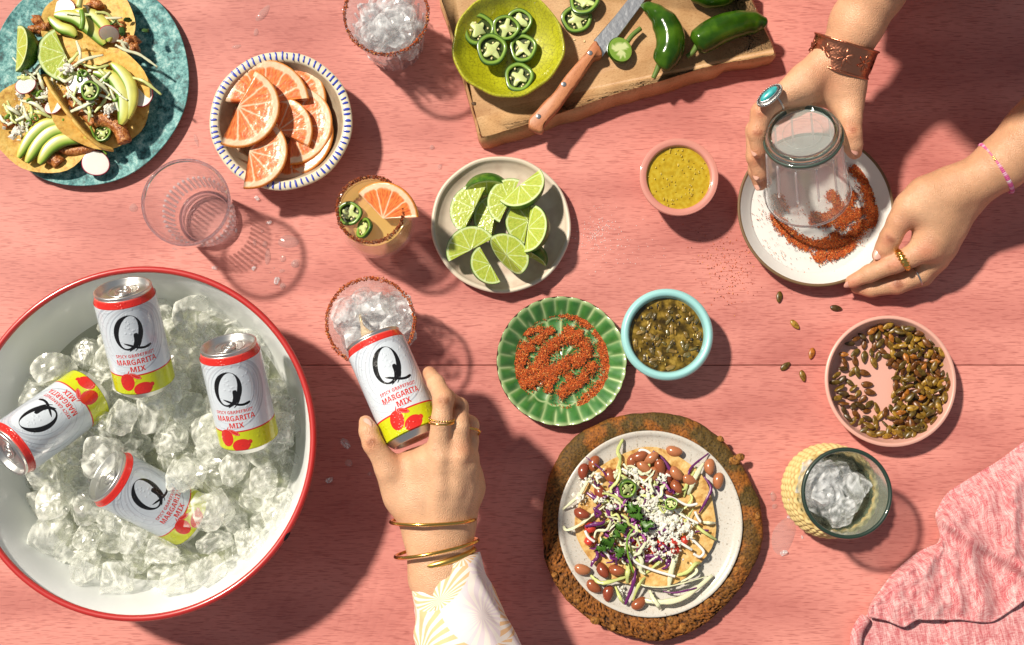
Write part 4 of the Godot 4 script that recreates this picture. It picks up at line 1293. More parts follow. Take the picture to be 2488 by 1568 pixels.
func build_jalapenos() -> void:
	var y := 0.027
	var dish := [  # crop C: x, y, h, radius px, tip, roll, turn, label
		[1815, 205, 0.0392, 128, 6, 4, 0.5, "jalapeno ring at the back right of the chartreuse dish"],
		[1440, 275, 0.0387, 150, -4, 3, 0.62, "jalapeno ring at the left of the chartreuse dish"],
		[1850, 450, 0.0392, 136, 5, -4, 0.8, "jalapeno ring at the right of the chartreuse dish, partly covered"],
		[1690, 260, 0.0427, 130, 0, 6, 0.25, "jalapeno ring in the middle of the chartreuse dish"],
		[1560, 460, 0.0457, 152, -3, -2, 0.78, "biggest jalapeno ring lying on top of two others"],
		[1810, 715, 0.0407, 146, 3, -8, 0.45, "bright jalapeno ring by itself at the front of the chartreuse dish"],
	]
	for s in dish:
		jalapeno_ring(s[7], laid(C("C", s[0], s[1], s[2]), 0, s[4], s[5]), mm("C", s[3], s[2]), 0.0042, "jalapeno rings in the dish", 6, s[6])
	jalapeno_ring("hollow jalapeno ring on the board behind the chartreuse dish", laid(C("B4", 920, 140, y + 0.0008), 0, 2, 0), mm("B4", 108, y), 0.0045, "", 9, 1.2)
	jalapeno_ring("jalapeno ring leaning at the top edge beyond the hollow one", laid(C("B4", 975, 20, y + 0.005), 0, 10, -12), mm("B4", 112, y), 0.0045, "", 6, 0.4)
	var sd := mat("seed_cream", Color(0.74, 0.66, 0.34), 0.4)
	for q in [[975, 287], [1045, 140], [905, 275]]:
		tag(part("chilli_seed", mats["chilli_seed"], sd, self, Transform3D(Basis(Vector3.UP, rf(0, 6)), C("B4", q[0], q[1], y + 0.0006))), "single cream chilli seed loose on the cutting board", "seed", "loose chilli seeds")
	# whole pods
	chilli("curved jalapeno standing between the knife tip and the other pods", [C("B4", 1372, 38, y + 0.008), C("B4", 1440, 62, y + 0.012), C("B4", 1520, 140, y + 0.0155), C("B4", 1570, 240, y + 0.0165), C("B4", 1570, 340, y + 0.0165), C("B4", 1525, 430, y + 0.015), C("B4", 1505, 458, y + 0.013)],
		[0.002, 0.0062, 0.0098, 0.0140, 0.0152, 0.0152, 0.0145, 0.0118, 0.0070], [C("B4", 1500, 440, y + 0.014), C("B4", 1480, 490, y + 0.012), C("B4", 1455, 545, y + 0.010)])
	chilli("straight dark jalapeno at the right end of the board", [C("B4", 2243, 185, y + 0.008), C("B4", 2190, 160, y + 0.011), C("B4", 2060, 165, y + 0.0145), C("B4", 1920, 205, y + 0.0155), C("B4", 1800, 275, y + 0.0155), C("B4", 1742, 310, y + 0.014)],
		[0.002, 0.0078, 0.0122, 0.0142, 0.0152, 0.0155, 0.0142, 0.0095], [C("B4", 1760, 318, y + 0.013), C("B4", 1730, 365, y + 0.010), C("B4", 1690, 395, y + 0.007)])
	chilli("jalapeno just showing at the top edge above the board", [C("B4", 1700, -60, y + 0.008), C("B4", 1780, -42, y + 0.012), C("B4", 1900, -40, y + 0.014), C("B4", 2020, -60, y + 0.013)], [0.003, 0.010, 0.0142, 0.0135, 0.009], [C("B4", 2010, -60, y + 0.012), C("B4", 2080, -80, y + 0.012)])
	# the cut end with its stem
	var p := C("B4", 1225, 345, y + 0.0125)
	var o := thing("jalapeno_end", "cut stem end of a jalapeno, cut face up, beside the knife", "jalapeno", p)
	o.transform = laid(p, -35, -8, 8)
	var R := mm("B4", 88, y + 0.01)
	var cap := Mb.new()
	cap.lathe(PackedVector2Array([Vector2(R * 0.93, 0.0002), Vector2(R, -0.0012), Vector2(R * 1.02, -0.004), Vector2(R * 0.86, -0.009), Vector2(R * 0.5, -0.012), Vector2(0, -0.0125)]), 32, func(a: float, r: float, yy: float) -> Vector3: return Vector3(cos(a) * r * 1.0, yy, sin(a) * r * 1.08))
	part("skin", cap.mesh(), mats["chilli_skin"], o)
	var fc := Mb.new()
	fc.lathe(PackedVector2Array([Vector2(0, 0.0003), Vector2(R * 0.4, 0.0003), Vector2(R * 0.62, 0.0002), Vector2(R * 0.80, 0.0004), Vector2(R * 0.93, 0.0002)]), 32, func(a: float, r: float, yy: float) -> Vector3:
		var wob := 0.62 + 0.2 * cos(a * 3.0 + 0.6) + 0.1 * cos(a * 5.0)
		fc.col = Color(0.64, 0.72, 0.34) if r < R * wob * 0.85 else Color(0.20, 0.36, 0.045)
		return Vector3(cos(a) * r, yy, sin(a) * r * 1.08))
	part("cut_face", fc.mesh(), mat("jalapeno_wall", Color(1, 1, 1), 0.25), o)
	var inv := o.transform.affine_inverse()
	part("stem", rods([inv * C("B4", 1275, 290, y + 0.010), inv * C("B4", 1310, 245, y + 0.009), inv * C("B4", 1366, 198, y + 0.008)], 0.0026, 10), mat("stem_green", Color(0.11, 0.19, 0.03), 0.5), o)
	# rings in the margarita
	jalapeno_ring("jalapeno ring floating at the left in the margarita", laid(C("B", 938, 1112, 0.0715), 0, 8, 3), mm("B", 76, 0.07), 0.004, "", 6, 0.4)
	jalapeno_ring("jalapeno ring standing on edge in front in the margarita", laid(C("B", 1035, 1205, 0.074), 30, 48, 10), mm("B", 72, 0.074), 0.004, "", 6, 0.9)

# ---- small pieces that top the tacos and the tostada
func shred(pts: PackedVector3Array, w: float, curl: float) -> ArrayMesh:       # a ribbon with a little thickness
	var g := Mb.new()
	var rr := PackedFloat32Array()
	for i in pts.size():
		rr.append(w * (0.5 + 0.5 * sin(PI * clampf(float(i) / (pts.size() - 1), 0.06, 0.94))) * (1.15 + 0.5 * grit.get_noise_2d(i * 0.9, pts[0].x * 4000.0)))
	g.tube(pts, rr, 6, curl * 0.6)
	return g.mesh(true, true)

func wild(a: Vector3, b: Vector3, sag: float, n := 4) -> PackedVector3Array:
	var pts := []
	for i in n + 1:
		var t := float(i) / n
		pts.append(a.lerp(b, t) + (Vector3(rf(-1, 1), rf(-0.4, 0.6), rf(-1, 1)) * sag if i > 0 and i < n else Vector3.ZERO))
	return smooth3(pts, 4)

func avocado(o: Node3D, pts: Array, w: float, th: float) -> void:     # a crescent: pale inside edge, green skin side
	var path := smooth3(pts, 6)
	var n := path.size()
	var g := Mb.new()
	for i in n:
		var t := float(i) / (n - 1)
		var d := (path[mini(i + 1, n - 1)] - path[maxi(i - 1, 0)]).normalized()
		var side := d.cross(Vector3.UP).normalized()
		var k := pow(sin(PI * clampf(t, 0.02, 0.98)), 0.45)
		for s in 13:
			var a := TAU * (s % 12) / 12.0
			var out := 0.5 + 0.5 * cos(a)
			g.col = (Color(0.58, 0.56, 0.105) * (1.0 + 0.25 * noise.get_noise_3d(path[i].x * 9000.0, s * 30.0, path[i].z * 9000.0))).lerp(Color(0.22, 0.38, 0.028), smoothstep(0.35, 0.78, out)).lerp(Color(0.040, 0.11, 0.008), smoothstep(0.84, 0.98, out))
			g.p(path[i] + side * cos(a) * w * k + Vector3.UP * signf(sin(a)) * pow(absf(sin(a)), 0.35) * th * pow(k, 0.5) * 0.8)
	for i in n - 1:
		for s in 12:
			var q := i * 13 + s
			g.quad(q, q + 1, q + 14, q + 13)
	part("avocado_slice", g.mesh(), mat("avocado", Color(1, 1, 1), 0.3, {"vertex_color_use_as_albedo": true, "clearcoat_enabled": true, "clearcoat": 0.25}), o)

func radish(o: Node, at: Transform3D, R: float) -> Node3D:
	if not mats.has("radish_mesh"):
		var g := Mb.new()
		g.lathe(PackedVector2Array([Vector2(0, 0.00060), Vector2(0.5, 0.0006), Vector2(0.90, 0.00058), Vector2(0.955, 0.0005), Vector2(1, 0.0003), Vector2(0.985, 0.0), Vector2(0, 0)]), 36, func(a: float, r: float, y: float) -> Vector3:
			g.col = Color(0.50, 0.022, 0.085) if r > 0.94 else Color(0.80, 0.78, 0.73)
			var k := 1.0 + 0.03 * cos(a * 2.0 + 1.0) + 0.02 * cos(a * 3.0)
			return Vector3(cos(a) * r * k, y, sin(a) * r * k * 0.93))
		mats["radish_mesh"] = g.mesh(true)
	var b := at
	b.basis = b.basis * Basis.from_scale(Vector3(R, 1.2, R))
	return part("radish_slice", mats["radish_mesh"], mat("radish", Color(1, 1, 1), 0.25, {"vertex_color_use_as_albedo": true, "subsurf_scatter_enabled": true, "subsurf_scatter_strength": 0.1}), o, b)

func crumbs(o: Node3D, called: String, spots: Array, k: String, size: float, m: Material) -> void:     # [x, y, h, spread px, count]
	var xf := []
	for s in spots:
		for i in int(s[4]):
			var d: Vector2 = Vector2(rng.randfn(0, 0.5), rng.randfn(0, 0.5))
			xf.append(Transform3D(any_turn().scaled(Vector3(rf(0.5, 1.3), rf(0.5, 1.2), rf(0.5, 1.4)) * (0.35 + 1.5 * pow(rng.randf(), 2.2))), C(k, s[0] + d.x * s[3], s[1] + d.y * s[3], s[2] + 0.005 * exp(-d.length_squared() * 1.5) * rf(0.2, 1.0))))
	swarm(called, grain_mesh(size * 1.1), m, o, xf)

func cheese() -> StandardMaterial3D:
	return mat("cheese", Color(0.80, 0.77, 0.68), 0.6, {"subsurf_scatter_enabled": true, "subsurf_scatter_strength": 0.1})

func tortilla_mat() -> StandardMaterial3D:
	return mat("tortilla", Color(1, 1, 1), 0.6, tri_opts(ntex(0.016, [[0.20, lin(0.42, 0.18, 0.03)], [0.34, lin(0.64, 0.37, 0.07)], [0.55, lin(0.73, 0.47, 0.11)], [0.85, lin(0.78, 0.56, 0.18)]], 101, 512, 6, FastNoiseLite.TYPE_SIMPLEX_SMOOTH, 0.7), 11.0, ntex(0.03, [], 102, 256, 3), 0.10))

# a soft disc in the crop's pixels; lift(u, v in -1..1) gives its height
func tortilla(o: Node3D, k: String, cx: float, cy: float, rx: float, ry: float, h: float, lift: Callable, outline := []) -> void:
	var g := Mb.new()
	var faces := []
	var n := 44
	for side in 2:
		g.grid(n, 14, func(u: float, t: float) -> Vector3:
			var a := u * TAU
			var w := 1.0 + 0.02 * sin(a * 3.0 + cx) + 0.015 * sin(a * 7.0 + cy)
			var x := cos(a) * t * w
			var y := sin(a) * t * w
			var q := C(k, cx + x * rx, cy + y * ry, h)
			q.y = h + lift.call(x, y) + 0.0008 * noise.get_noise_2d(q.x * 6000.0, q.z * 6000.0) + (0.0018 if side == 0 else 0.0) * (1.0 if t < 0.99 else 0.5)
			return q, true)
	part("tortilla", g.mesh(), tortilla_mat() if k == "A" else mat("fried_tortilla", Color(1, 1, 1), 0.5, tri_opts(ntex(0.016, [[0.2, lin(0.46, 0.22, 0.05)], [0.4, lin(0.64, 0.39, 0.12)], [0.8, lin(0.74, 0.52, 0.22)]], 103, 512, 6), 11.0, ntex(0.03, [], 102, 256, 3), 0.10)), o)

func build_tacos() -> void:
	var green := mat("scallion", Color(0.16, 0.32, 0.03), 0.35)
	var cab := mat("cabbage", Color(0.74, 0.74, 0.50), 0.35, {"subsurf_scatter_enabled": true, "subsurf_scatter_strength": 0.12})
	var cab2 := mat("cabbage_green", Color(0.56, 0.62, 0.22), 0.35)
	var meat := mat("chicken", Color(1, 1, 1), 0.35, tri_opts(ntex(0.03, [[0.2, lin(0.16, 0.035, 0.008)], [0.5, lin(0.42, 0.13, 0.025)], [0.8, lin(0.62, 0.32, 0.12)]], 111, 256), 30.0, ntex(0.05, [], 112, 256), 0.08))
	var herb := mat("herb", Color(0.035, 0.10, 0.012), 0.5)
	# --- upper taco
	var h := 0.013
	var o := thing("taco", "taco farthest back on the teal plate, cut by the top edge", "taco", Vector3.ZERO, 0.0, "tacos on the teal plate")
	tortilla(o, "A", 690, 215, 345, 300, h, func(x: float, y: float) -> float: return 0.004 + 0.012 * x * x)
	flap(o, "A", [[255, 330], [350, 258], [480, 215], [600, 232], [700, 268], [800, 320], [892, 385], [860, 420], [700, 400], [560, 420], [480, 500], [300, 430]], 0.030, 0.008)
	for q in [[[360, 130, 440, 200, 520, 230, 560, 270], 24], [[400, 110, 560, 130, 690, 230, 770, 330], 32], [[520, 90, 680, 110, 790, 220, 800, 310], 26]]:
		avocado(o, c_path("A", q[0], 0.031), mm("A", q[1] * 1.9, 0.03), 0.004)
	radish(o, laid(C("A", 470, 66, 0.026), 20, 10), mm("A", 95, 0.03))
	radish(o, laid(C("A", 805, 250, 0.036), 70, -55), mm("A", 80, 0.03))
	for q in [[290, 160, 40, 60], [270, 225, 60, 36], [340, 200, 40, 40], [700, 40, 44, 60], [950, 300, 60, 66], [880, 200, 46, 40], [990, 350, 40, 44]]:
		part("chicken_piece", lump(mm("A", q[2], 0.03), 0.006, mm("A", q[3], 0.03), 0.9, rf(0, 9), 12, 9), meat, o, Transform3D(Basis(Vector3.UP, rf(0, 6)), C("A", q[0], q[1], 0.026)))
	for q in [[480, 95, 900, 130], [610, 40, 700, 130], [700, 90, 870, 150], [850, 330, 1160, 495], [860, 300, 1000, 400], [900, 290, 960, 360], [820, 150, 910, 190]]:
		part("cabbage_shred", shred(wild(C("A", q[0], q[1], 0.036), C("A", q[2], q[3], 0.030), 0.0025), 0.0016, 0.45), cab if rng.randf() < 0.7 else cab2, o)
	for q in [[830, 165], [940, 145], [900, 230], [1070, 225]]:
		part("herb_leaf", lump(0.0045, 0.001, 0.0035, 0.8, rf(0, 9), 9, 6), herb, o, Transform3D(any_turn(), C("A", q[0], q[1], 0.034)))
	part("scallion_piece", rods([C("A", 600, 80, 0.041), C("A", 610, 150, 0.043), C("A", 600, 215, 0.042)], 0.0028, 8), green, o)
	part("scallion_piece", rods([C("A", 590, -10, 0.041), C("A", 580, 50, 0.041)], 0.0034, 8), cab2, o)
	# --- lower left taco, lying open
	o = thing("taco", "open taco at the front left of the teal plate", "taco", Vector3.ZERO, 0.0, "tacos on the teal plate")
	tortilla(o, "A", 350, 930, 385, 362, h, func(x: float, y: float) -> float: return 0.002 + 0.010 * maxf(0.0, x * x + y * y - 0.45) + 0.006 * maxf(0.0, -x))
	fillings(o, [[230, 560], [420, 640], [340, 780], [120, 800], [60, 880], [260, 700], [480, 860], [200, 930]], meat, cab, cab2, green, 0.020, 22)
	for q in [[[135, 1165, 230, 1010, 340, 920, 480, 900], 46], [[195, 1200, 300, 1040, 420, 960, 600, 960], 50], [[290, 1210, 370, 1090, 480, 1030, 640, 1030], 50]]:
		avocado(o, c_path("A", q[0], 0.0275), mm("A", q[1] * 1.15, 0.03), 0.0045)
	radish(o, laid(C("A", 188, 630, 0.034), 80, 26), mm("A", 88, 0.03))
	radish(o, laid(C("A", 395, 785, 0.033), 60, 30), mm("A", 82, 0.03))
	for q in [[130, 965, 50], [150, 690, 40], [330, 700, 36]]:
		part("cheese_lump", lump(mm("A", q[2] * 0.7, 0.03), 0.004, mm("A", q[2] * 0.6, 0.03), 1.1, rf(0, 9), 16, 11), cheese(), o, Transform3D(Basis.IDENTITY, C("A", q[0], q[1], 0.030)))
		crumbs(o, "cheese_crumbs", [[q[0], q[1], 0.030, q[2] * 1.1, 26]], "A", 0.0022, cheese())
	for q in [[[430, 1085, 500, 1110, 600, 1105, 700, 1070], 0.0052], [[370, 1160, 410, 1180, 440, 1210], 0.0075]]:
		var g := Mb.new()
		g.tube(smooth3(c_path("A", q[0], 0.021), 6), PackedFloat32Array([q[1]]), 9, 0.8)
		part("chicken_strip", g.mesh(true, true), meat, o)
	for q in [[270, 520, 300, 600, 320, 660], [150, 740, 260, 770, 350, 850], [200, 820, 290, 830, 380, 870], [170, 780, 190, 850, 240, 920], [20, 770, 90, 810, 150, 850], [240, 700, 300, 720, 420, 690], [210, 890, 230, 840, 220, 770]]:
		part("cabbage_shred", shred(smooth3([C("A", q[0], q[1], 0.030), C("A", q[2], q[3], 0.034), C("A", q[4], q[5], 0.030)], 6), 0.0019, 0.5), cab if rng.randf() < 0.75 else cab2, o)
	# --- folded taco in front on the right
	o = thing("taco", "folded taco at the front right of the teal plate, jalapeno ring on top", "taco", Vector3.ZERO, 0.0, "tacos on the teal plate")
	tortilla(o, "A", 775, 745, 372, 372, h, func(x: float, y: float) -> float:
		var s := (x * 0.86 + y * -0.5)
		return 0.006 + 0.020 * s * s)
	flap(o, "A", [[345, 588], [420, 690], [520, 835], [640, 985], [730, 1075], [760, 1095], [640, 1010], [500, 880], [400, 750], [350, 650]], 0.033, 0.012)
	var fe := Mb.new()
	fe.tube(smooth3([C("A", 345, 585, 0.034), C("A", 400, 690, 0.037), C("A", 500, 830, 0.038), C("A", 620, 975, 0.036), C("A", 730, 1070, 0.029), C("A", 815, 1098, 0.020)], 8), PackedFloat32Array([0.002, 0.0026]), 10, 3.2)
	part("folded_edge", fe.mesh(true, true), tortilla_mat(), o)
	for q in [[560, 300, 590, 400, 570, 480], [520, 500, 620, 440, 760, 405], [690, 480, 760, 540, 830, 600], [600, 470, 700, 500, 800, 480], [960, 570, 1060, 600, 1190, 700], [420, 560, 480, 600, 540, 560], [640, 760, 660, 830, 650, 900]]:
		part("cabbage_shred", shred(smooth3([C("A", q[0], q[1], 0.040), C("A", q[2], q[3], 0.044), C("A", q[4], q[5], 0.040)], 6), 0.0016, 0.5), cab if rng.randf() < 0.7 else cab2, o)
	flap(o, "A", [[480, 385], [600, 350], [720, 352], [880, 400], [1010, 480], [1100, 590], [1125, 650], [1040, 600], [900, 520], [760, 480], [600, 480], [510, 470]], 0.032, 0.008)
	fillings(o, [[560, 520], [650, 560], [560, 640], [640, 720], [740, 640], [700, 780], [560, 740], [800, 700]], meat, cab, cab2, green, 0.030, 24)
	for q in [[[690, 535, 830, 575, 910, 700, 915, 830, 890, 920], 52], [[820, 470, 900, 540, 960, 640, 970, 760, 940, 880], 46]]:
		avocado(o, c_path("A", q[0], 0.039), mm("A", q[1] * 1.15, 0.04), 0.0048)
	radish(o, laid(C("A", 580, 615, 0.040), 40, 8), mm("A", 90, 0.04))
	radish(o, laid(C("A", 1040, 700, 0.032), 80, 10), mm("A", 100, 0.03))
	ring_parts_at(o, laid(C("A", 668, 672, 0.0455), 0, -4, 5), mm("A", 76, 0.045), 0.004)
	ring_parts_at(o, laid(C("A", 765, 995, 0.027), 0, 10, -12), mm("A", 66, 0.03), 0.004)
	for q in [[500, 505, 48], [790, 820, 34], [820, 790, 20]]:
		part("cheese_lump", lump(mm("A", q[2] * 0.7, 0.03), 0.004, mm("A", q[2] * 0.6, 0.03), 1.1, rf(0, 9), 16, 11), cheese(), o, Transform3D(Basis.IDENTITY, C("A", q[0], q[1], 0.041)))
		crumbs(o, "cheese_crumbs", [[q[0], q[1], 0.041, q[2] * 1.1, 26]], "A", 0.0022, cheese())
	for q in [[[600, 820, 650, 870, 690, 920], 0.006], [[700, 880, 800, 890, 880, 950, 920, 1050], 0.0095], [[480, 690, 560, 720, 620, 790], 0.006]]:
		var g := Mb.new()
		g.tube(smooth3(c_path("A", q[0], 0.031), 6), PackedFloat32Array([q[1] * 0.7, q[1], q[1] * 0.8]), 10, 0.8)
		part("chicken_strip", g.mesh(true, true), meat, o)
	# --- what lies on the plate by itself
	lime_wedge("lime wedge standing on the teal plate, green skin to the right", C("A", 120, 360, 0.034), 0, 40, mm("A", 165, 0.03), 100, "")
	lime_wedge("lime wedge lying against the folded tortilla on the teal plate", C("A", 480, 400, 0.034), 155, 8, mm("A", 200, 0.03), 90, "")
	tag(radish(self, laid(C("A", 705, 1205, 0.0195), 30, -3), mm("A", 105, 0.02)), "radish slice lying half on the rim side of the teal plate", "radish")
	tag(part("scallion_shred", rods([C("A", 665, 930, 0.034), C("A", 700, 1020, 0.030), C("A", 740, 1080, 0.024), C("A", 785, 1140, 0.022)], 0.0012, 6), green, self), "thin green scallion shred trailing off the folded taco", "scallion")

func c_path(k: String, a: Array, h: float) -> Array:
	var o := []
	for q in vv(a):
		o.append(C(k, q.x, q.y, h))
	return o

func ring_parts_at(o: Node3D, at: Transform3D, R: float, th: float) -> void:
	var j := Node3D.new()
	j.name = numbered("jalapeno_slice", o)
	o.add_child(j, true)
	j.transform = at
	ring_parts(j, R, th, 6, 0.8)

func flap(o: Node3D, k: String, outline: Array, top: float, fall: float) -> void:     # a turned-up edge of tortilla
	var poly := []
	for q in outline:
		poly.append(Vector2(q[0], q[1]))
	var pts := smoothed_loop(poly, 3)
	var mid := Vector2.ZERO
	for q in pts:
		mid += q
	mid /= pts.size()
	var g := Mb.new()
	for side in 2:
		var b := g.v.size()
		for r in 5:
			for q in pts:
				var t := r / 4.0
				var e := mid.lerp(q, t)
				var p := C(k, e.x, e.y, top - fall * t * t)
				g.p(p - Vector3(0, 0.0016 * side, 0))
		var n := pts.size()
		for r in 4:
			for i in n:
				var a := b + r * n + i
				var c := b + r * n + (i + 1) % n
				g.quad(a, c, c + n, a + n)
	part("folded_edge", g.mesh(), tortilla_mat(), o)

func fillings(o: Node3D, at: Array, meat: Material, cab: Material, cab2: Material, green: Material, h: float, n: int) -> void:
	for i in n:
		var a: Array = at[rng.randi() % at.size()]
		var b: Array = at[rng.randi() % at.size()]
		var p := C("A", a[0] + rf(-60, 60), a[1] + rf(-60, 60), h + rf(0.004, 0.013))
		var d := Vector3(rf(-1, 1), rf(-0.15, 0.15), rf(-1, 1)).normalized() * rf(0.012, 0.030)
		part("cabbage_shred", shred(wild(p - d * 0.6, p + d * 0.6, 0.0016), rf(0.0012, 0.0025), 0.45), cab if rng.randf() < 0.65 else cab2, o)
	for q in at:
		part("chicken_piece", lump(rf(0.006, 0.010), 0.005, rf(0.005, 0.008), 0.9, rf(0, 9), 11, 8), meat, o, Transform3D(Basis(Vector3.UP, rf(0, 6)), C("A", q[0] + rf(-40, 40), q[1] + rf(-40, 40), h + 0.001)))
	for i in 9:
		var q: Array = at[rng.randi() % at.size()]
		var p := C("A", q[0] + rf(-70, 70), q[1] + rf(-70, 70), h + 0.012)
		part("scallion_ring", ring_mesh(rf(0.002, 0.0032), 0.0009, 1.6, 14), green, o, Transform3D(any_turn(), p))
	var sp := []
	for q in at:
		sp.append([q[0], q[1], h + 0.007, 70, 9])
	crumbs(o, "cheese_crumbs", sp, "A", 0.0019, cheese())

func bean_mats() -> Array:
	var o := []
	var n := 0
	for c in [lin(0.30, 0.082, 0.030), lin(0.42, 0.155, 0.065), lin(0.24, 0.048, 0.020)]:
		o.append(mat("bean_%d" % n, c, 0.2, {"clearcoat_enabled": true, "clearcoat": 0.3, "subsurf_scatter_enabled": true, "subsurf_scatter_strength": 0.05}))
		n += 1
	return o

func build_tostada() -> void:
	var y := 0.0128 + 0.004
	var o := thing("tostada", "fried tostada heaped with beans, cabbage, tomato, crema and cheese", "tostada", Vector3.ZERO)
	tortilla(o, "J", 722, 722, 440, 436, y + 0.002, func(x: float, z: float) -> float: return 0.003 * (x * x + z * z) + 0.002 * sin(x * 4.0 + 1.0) * z + 0.003 * maxf(0.0, x * 0.5 - z * 0.8 - 0.4))
	var h := y + 0.0055
	if not mats.has("bean_mesh"):
		var g := Mb.new()
		g.ball(func(d: Vector3) -> Vector3:
			return Vector3(d.x * 0.0088, d.y * 0.0052, d.z * (0.0056 - 0.0006 * d.x) + 0.0010 * (1.0 - d.x * d.x)), 18, 12)
		mats["bean_mesh"] = g.mesh(true, true)
	var bm := bean_mats()
	var loose := [[900, 298, 12, 1], [1125, 400, 95, 1], [1180, 488, 100, 1], [400, 380, 110, 0], [333, 430, 100, 2], [325, 1040, 14, 1], [397, 1148, 40, 0], [490, 1195, 100, 2], [676, 1253, -35, 0]]
	var ll := ["bean at the top of the tostada plate, beyond the tortilla edge", "bean at the upper right rim, the higher of two", "bean at the upper right rim, the lower of two", "bean at the upper left under a purple strand", "bean with a cheese crumb at the upper left rim", "pale bean at the lower left of the tostada plate", "orange bean below the pale one at the lower left", "dark upright bean at the lower left of the plate", "large bean at the bottom of the tostada plate under a cabbage strand"]
	for i in loose.size():
		var q: Array = loose[i]
		var b := tag(part("bean", mats["bean_mesh"], bm[q[3]], self, laid(C("J", q[0], q[1], y + 0.0055), q[2], rf(-8, 8), rf(-15, 15))), ll[i], "bean", "loose beans on the tostada plate")
	for q in [[320, 690, 20, 2, 4], [455, 1048, 60, 2, 1], [540, 1045, 12, 0, 3], [710, 395, 40, 1, 5], [770, 450, 95, 1, 5], [640, 370, 100, 0, 3], [752, 340, -30, 1, 6], [815, 400, 70, 0, 6], [915, 440, 50, 1, 5], [1000, 480, 20, 1, 4], [915, 522, 60, 0, 3], [715, 460, 30, 0, 4], [862, 465, 100, 2, 3], [500, 455, 70, 0, 2], [680, 330, -20, 0, 6], [560, 440, 10, 2, 2], [440, 560, 60, 2, 3], [850, 560, 0, 2, 3], [600, 950, 20, 2, 2]]:
		part("bean", mats["bean_mesh"], bm[q[3]], o, laid(C("J", q[0], q[1], h + q[4] * 0.0012), q[2], rf(-20, 20), rf(-20, 20)))
	var tom := mat("tomato", Color(0.52, 0.030, 0.012), 0.2, {"clearcoat_enabled": true, "subsurf_scatter_enabled": true, "subsurf_scatter_strength": 0.08})
	for q in [[375, 785, 42], [370, 866, 40], [690, 880, 38], [740, 895, 36], [820, 880, 40], [890, 868, 44], [700, 545, 34], [960, 865, 36], [905, 925, 38], [700, 325, 34], [630, 860, 30], [780, 930, 30], [540, 620, 26]]:
		var r := mm("J", q[2] * 0.95, h)
		part("tomato_cube", lump(r, r * 0.8, r * 0.9, 0.5, rf(0, 9), 8, 5), tom, o, Transform3D(Basis(Vector3.UP, rf(0, 3)), C("J", q[0], q[1], h + 0.004)))
	var purple := mat("purple_cabbage", Color(0.13, 0.012, 0.12), 0.28, {"clearcoat_enabled": true, "clearcoat": 0.4})
	var purple2 := mat("purple_cabbage_pale", Color(0.34, 0.08, 0.32), 0.3)
	for q in [[765, 300, 830, 350, 880, 430, 965, 560, 16], [1115, 315, 1010, 400, 985, 470, 970, 530, 12], [1085, 460, 1130, 530, 1100, 610, 1055, 690, 14], [345, 338, 430, 405, 470, 450, 490, 490, 9], [685, 285, 655, 345, 630, 405, 620, 430, 12], [590, 1265, 630, 1170, 650, 1100, 665, 1030, 20], [480, 640, 500, 700, 520, 770, 540, 800, 18], [690, 960, 760, 975, 830, 940, 880, 900, 15], [620, 950, 700, 990, 760, 985, 800, 990, 17], [690, 560, 650, 620, 620, 690, 610, 720, 16], [1030, 810, 1070, 800, 1110, 800, 1115, 805, 12], [830, 1180, 900, 1190, 1000, 1170, 1070, 1150, 9], [350, 560, 390, 590, 430, 610, 470, 620, 20], [740, 520, 700, 580, 680, 640, 660, 660, 14], [820, 1040, 850, 1030, 870, 1000, 880, 980, 14]]:
		part("purple_cabbage_shred", shred(smooth3([C("J", q[0], q[1], h + 0.003), C("J", q[2], q[3], h + 0.006), C("J", q[4], q[5], h + 0.007), C("J", q[6], q[7], h + 0.003)], 5), mm("J", q[8] * 0.55, h), 0.4), purple, o)
	for i in 96:
		var p := C("J", 640 + rf(-260, 250), 690 + rf(-190, 300), h + rf(0.002, 0.011))
		var d := Vector3(rf(-1, 1), rf(-0.15, 0.15), rf(-1, 1)).normalized() * rf(0.010, 0.024)
		part("purple_cabbage_shred", shred(wild(p - d * 0.5, p + d * 0.5, 0.003), rf(0.0010, 0.0019), 0.4), purple if i % 4 else purple2, o)
	var cab := mats["cabbage"] as Material
	var cab2 := mats["cabbage_green"] as Material
	for q in [[578, 225, 545, 300, 560, 370, 500, 560, 20], [200, 668, 300, 580, 350, 500, 400, 430, 18], [203, 770, 230, 795, 330, 745, 540, 575, 20], [400, 430, 430, 560, 400, 620, 385, 600, 16], [1085, 375, 1040, 450, 1010, 520, 985, 575, 24], [1040, 400, 1000, 470, 975, 520, 960, 590, 18], [960, 690, 1050, 780, 1110, 825, 1165, 858, 16], [945, 845, 910, 960, 880, 1060, 860, 1195, 26], [700, 1085, 780, 1020, 830, 975, 860, 950, 18], [720, 1090, 700, 1140, 860, 1150, 1110, 1085, 22], [680, 1228, 800, 1250, 960, 1220, 1140, 1080, 26], [745, 1175, 770, 1230, 800, 1270, 812, 1295, 22], [375, 1080, 430, 1125, 500, 1120, 625, 1080, 20], [598, 990, 610, 1040, 605, 1080, 605, 1130, 24], [430, 690, 520, 700, 570, 720, 600, 760, 12], [990, 560, 1010, 600, 960, 660, 900, 640, 14], [1060, 745, 1100, 750, 1130, 752, 1158, 752, 18], [450, 780, 500, 800, 540, 830, 560, 860, 14], [530, 1150, 550, 1200, 570, 1240, 590, 1262, 16], [900, 1085, 980, 1060, 1030, 1010, 1060, 1000, 20], [640, 1240, 660, 1180, 690, 1120, 720, 1090, 16], [480, 500, 520, 470, 540, 430, 560, 350, 18], [350, 470, 400, 520, 460, 560, 520, 600, 14], [1000, 1000, 1040, 1050, 1000, 1090, 940, 1120, 16]]:
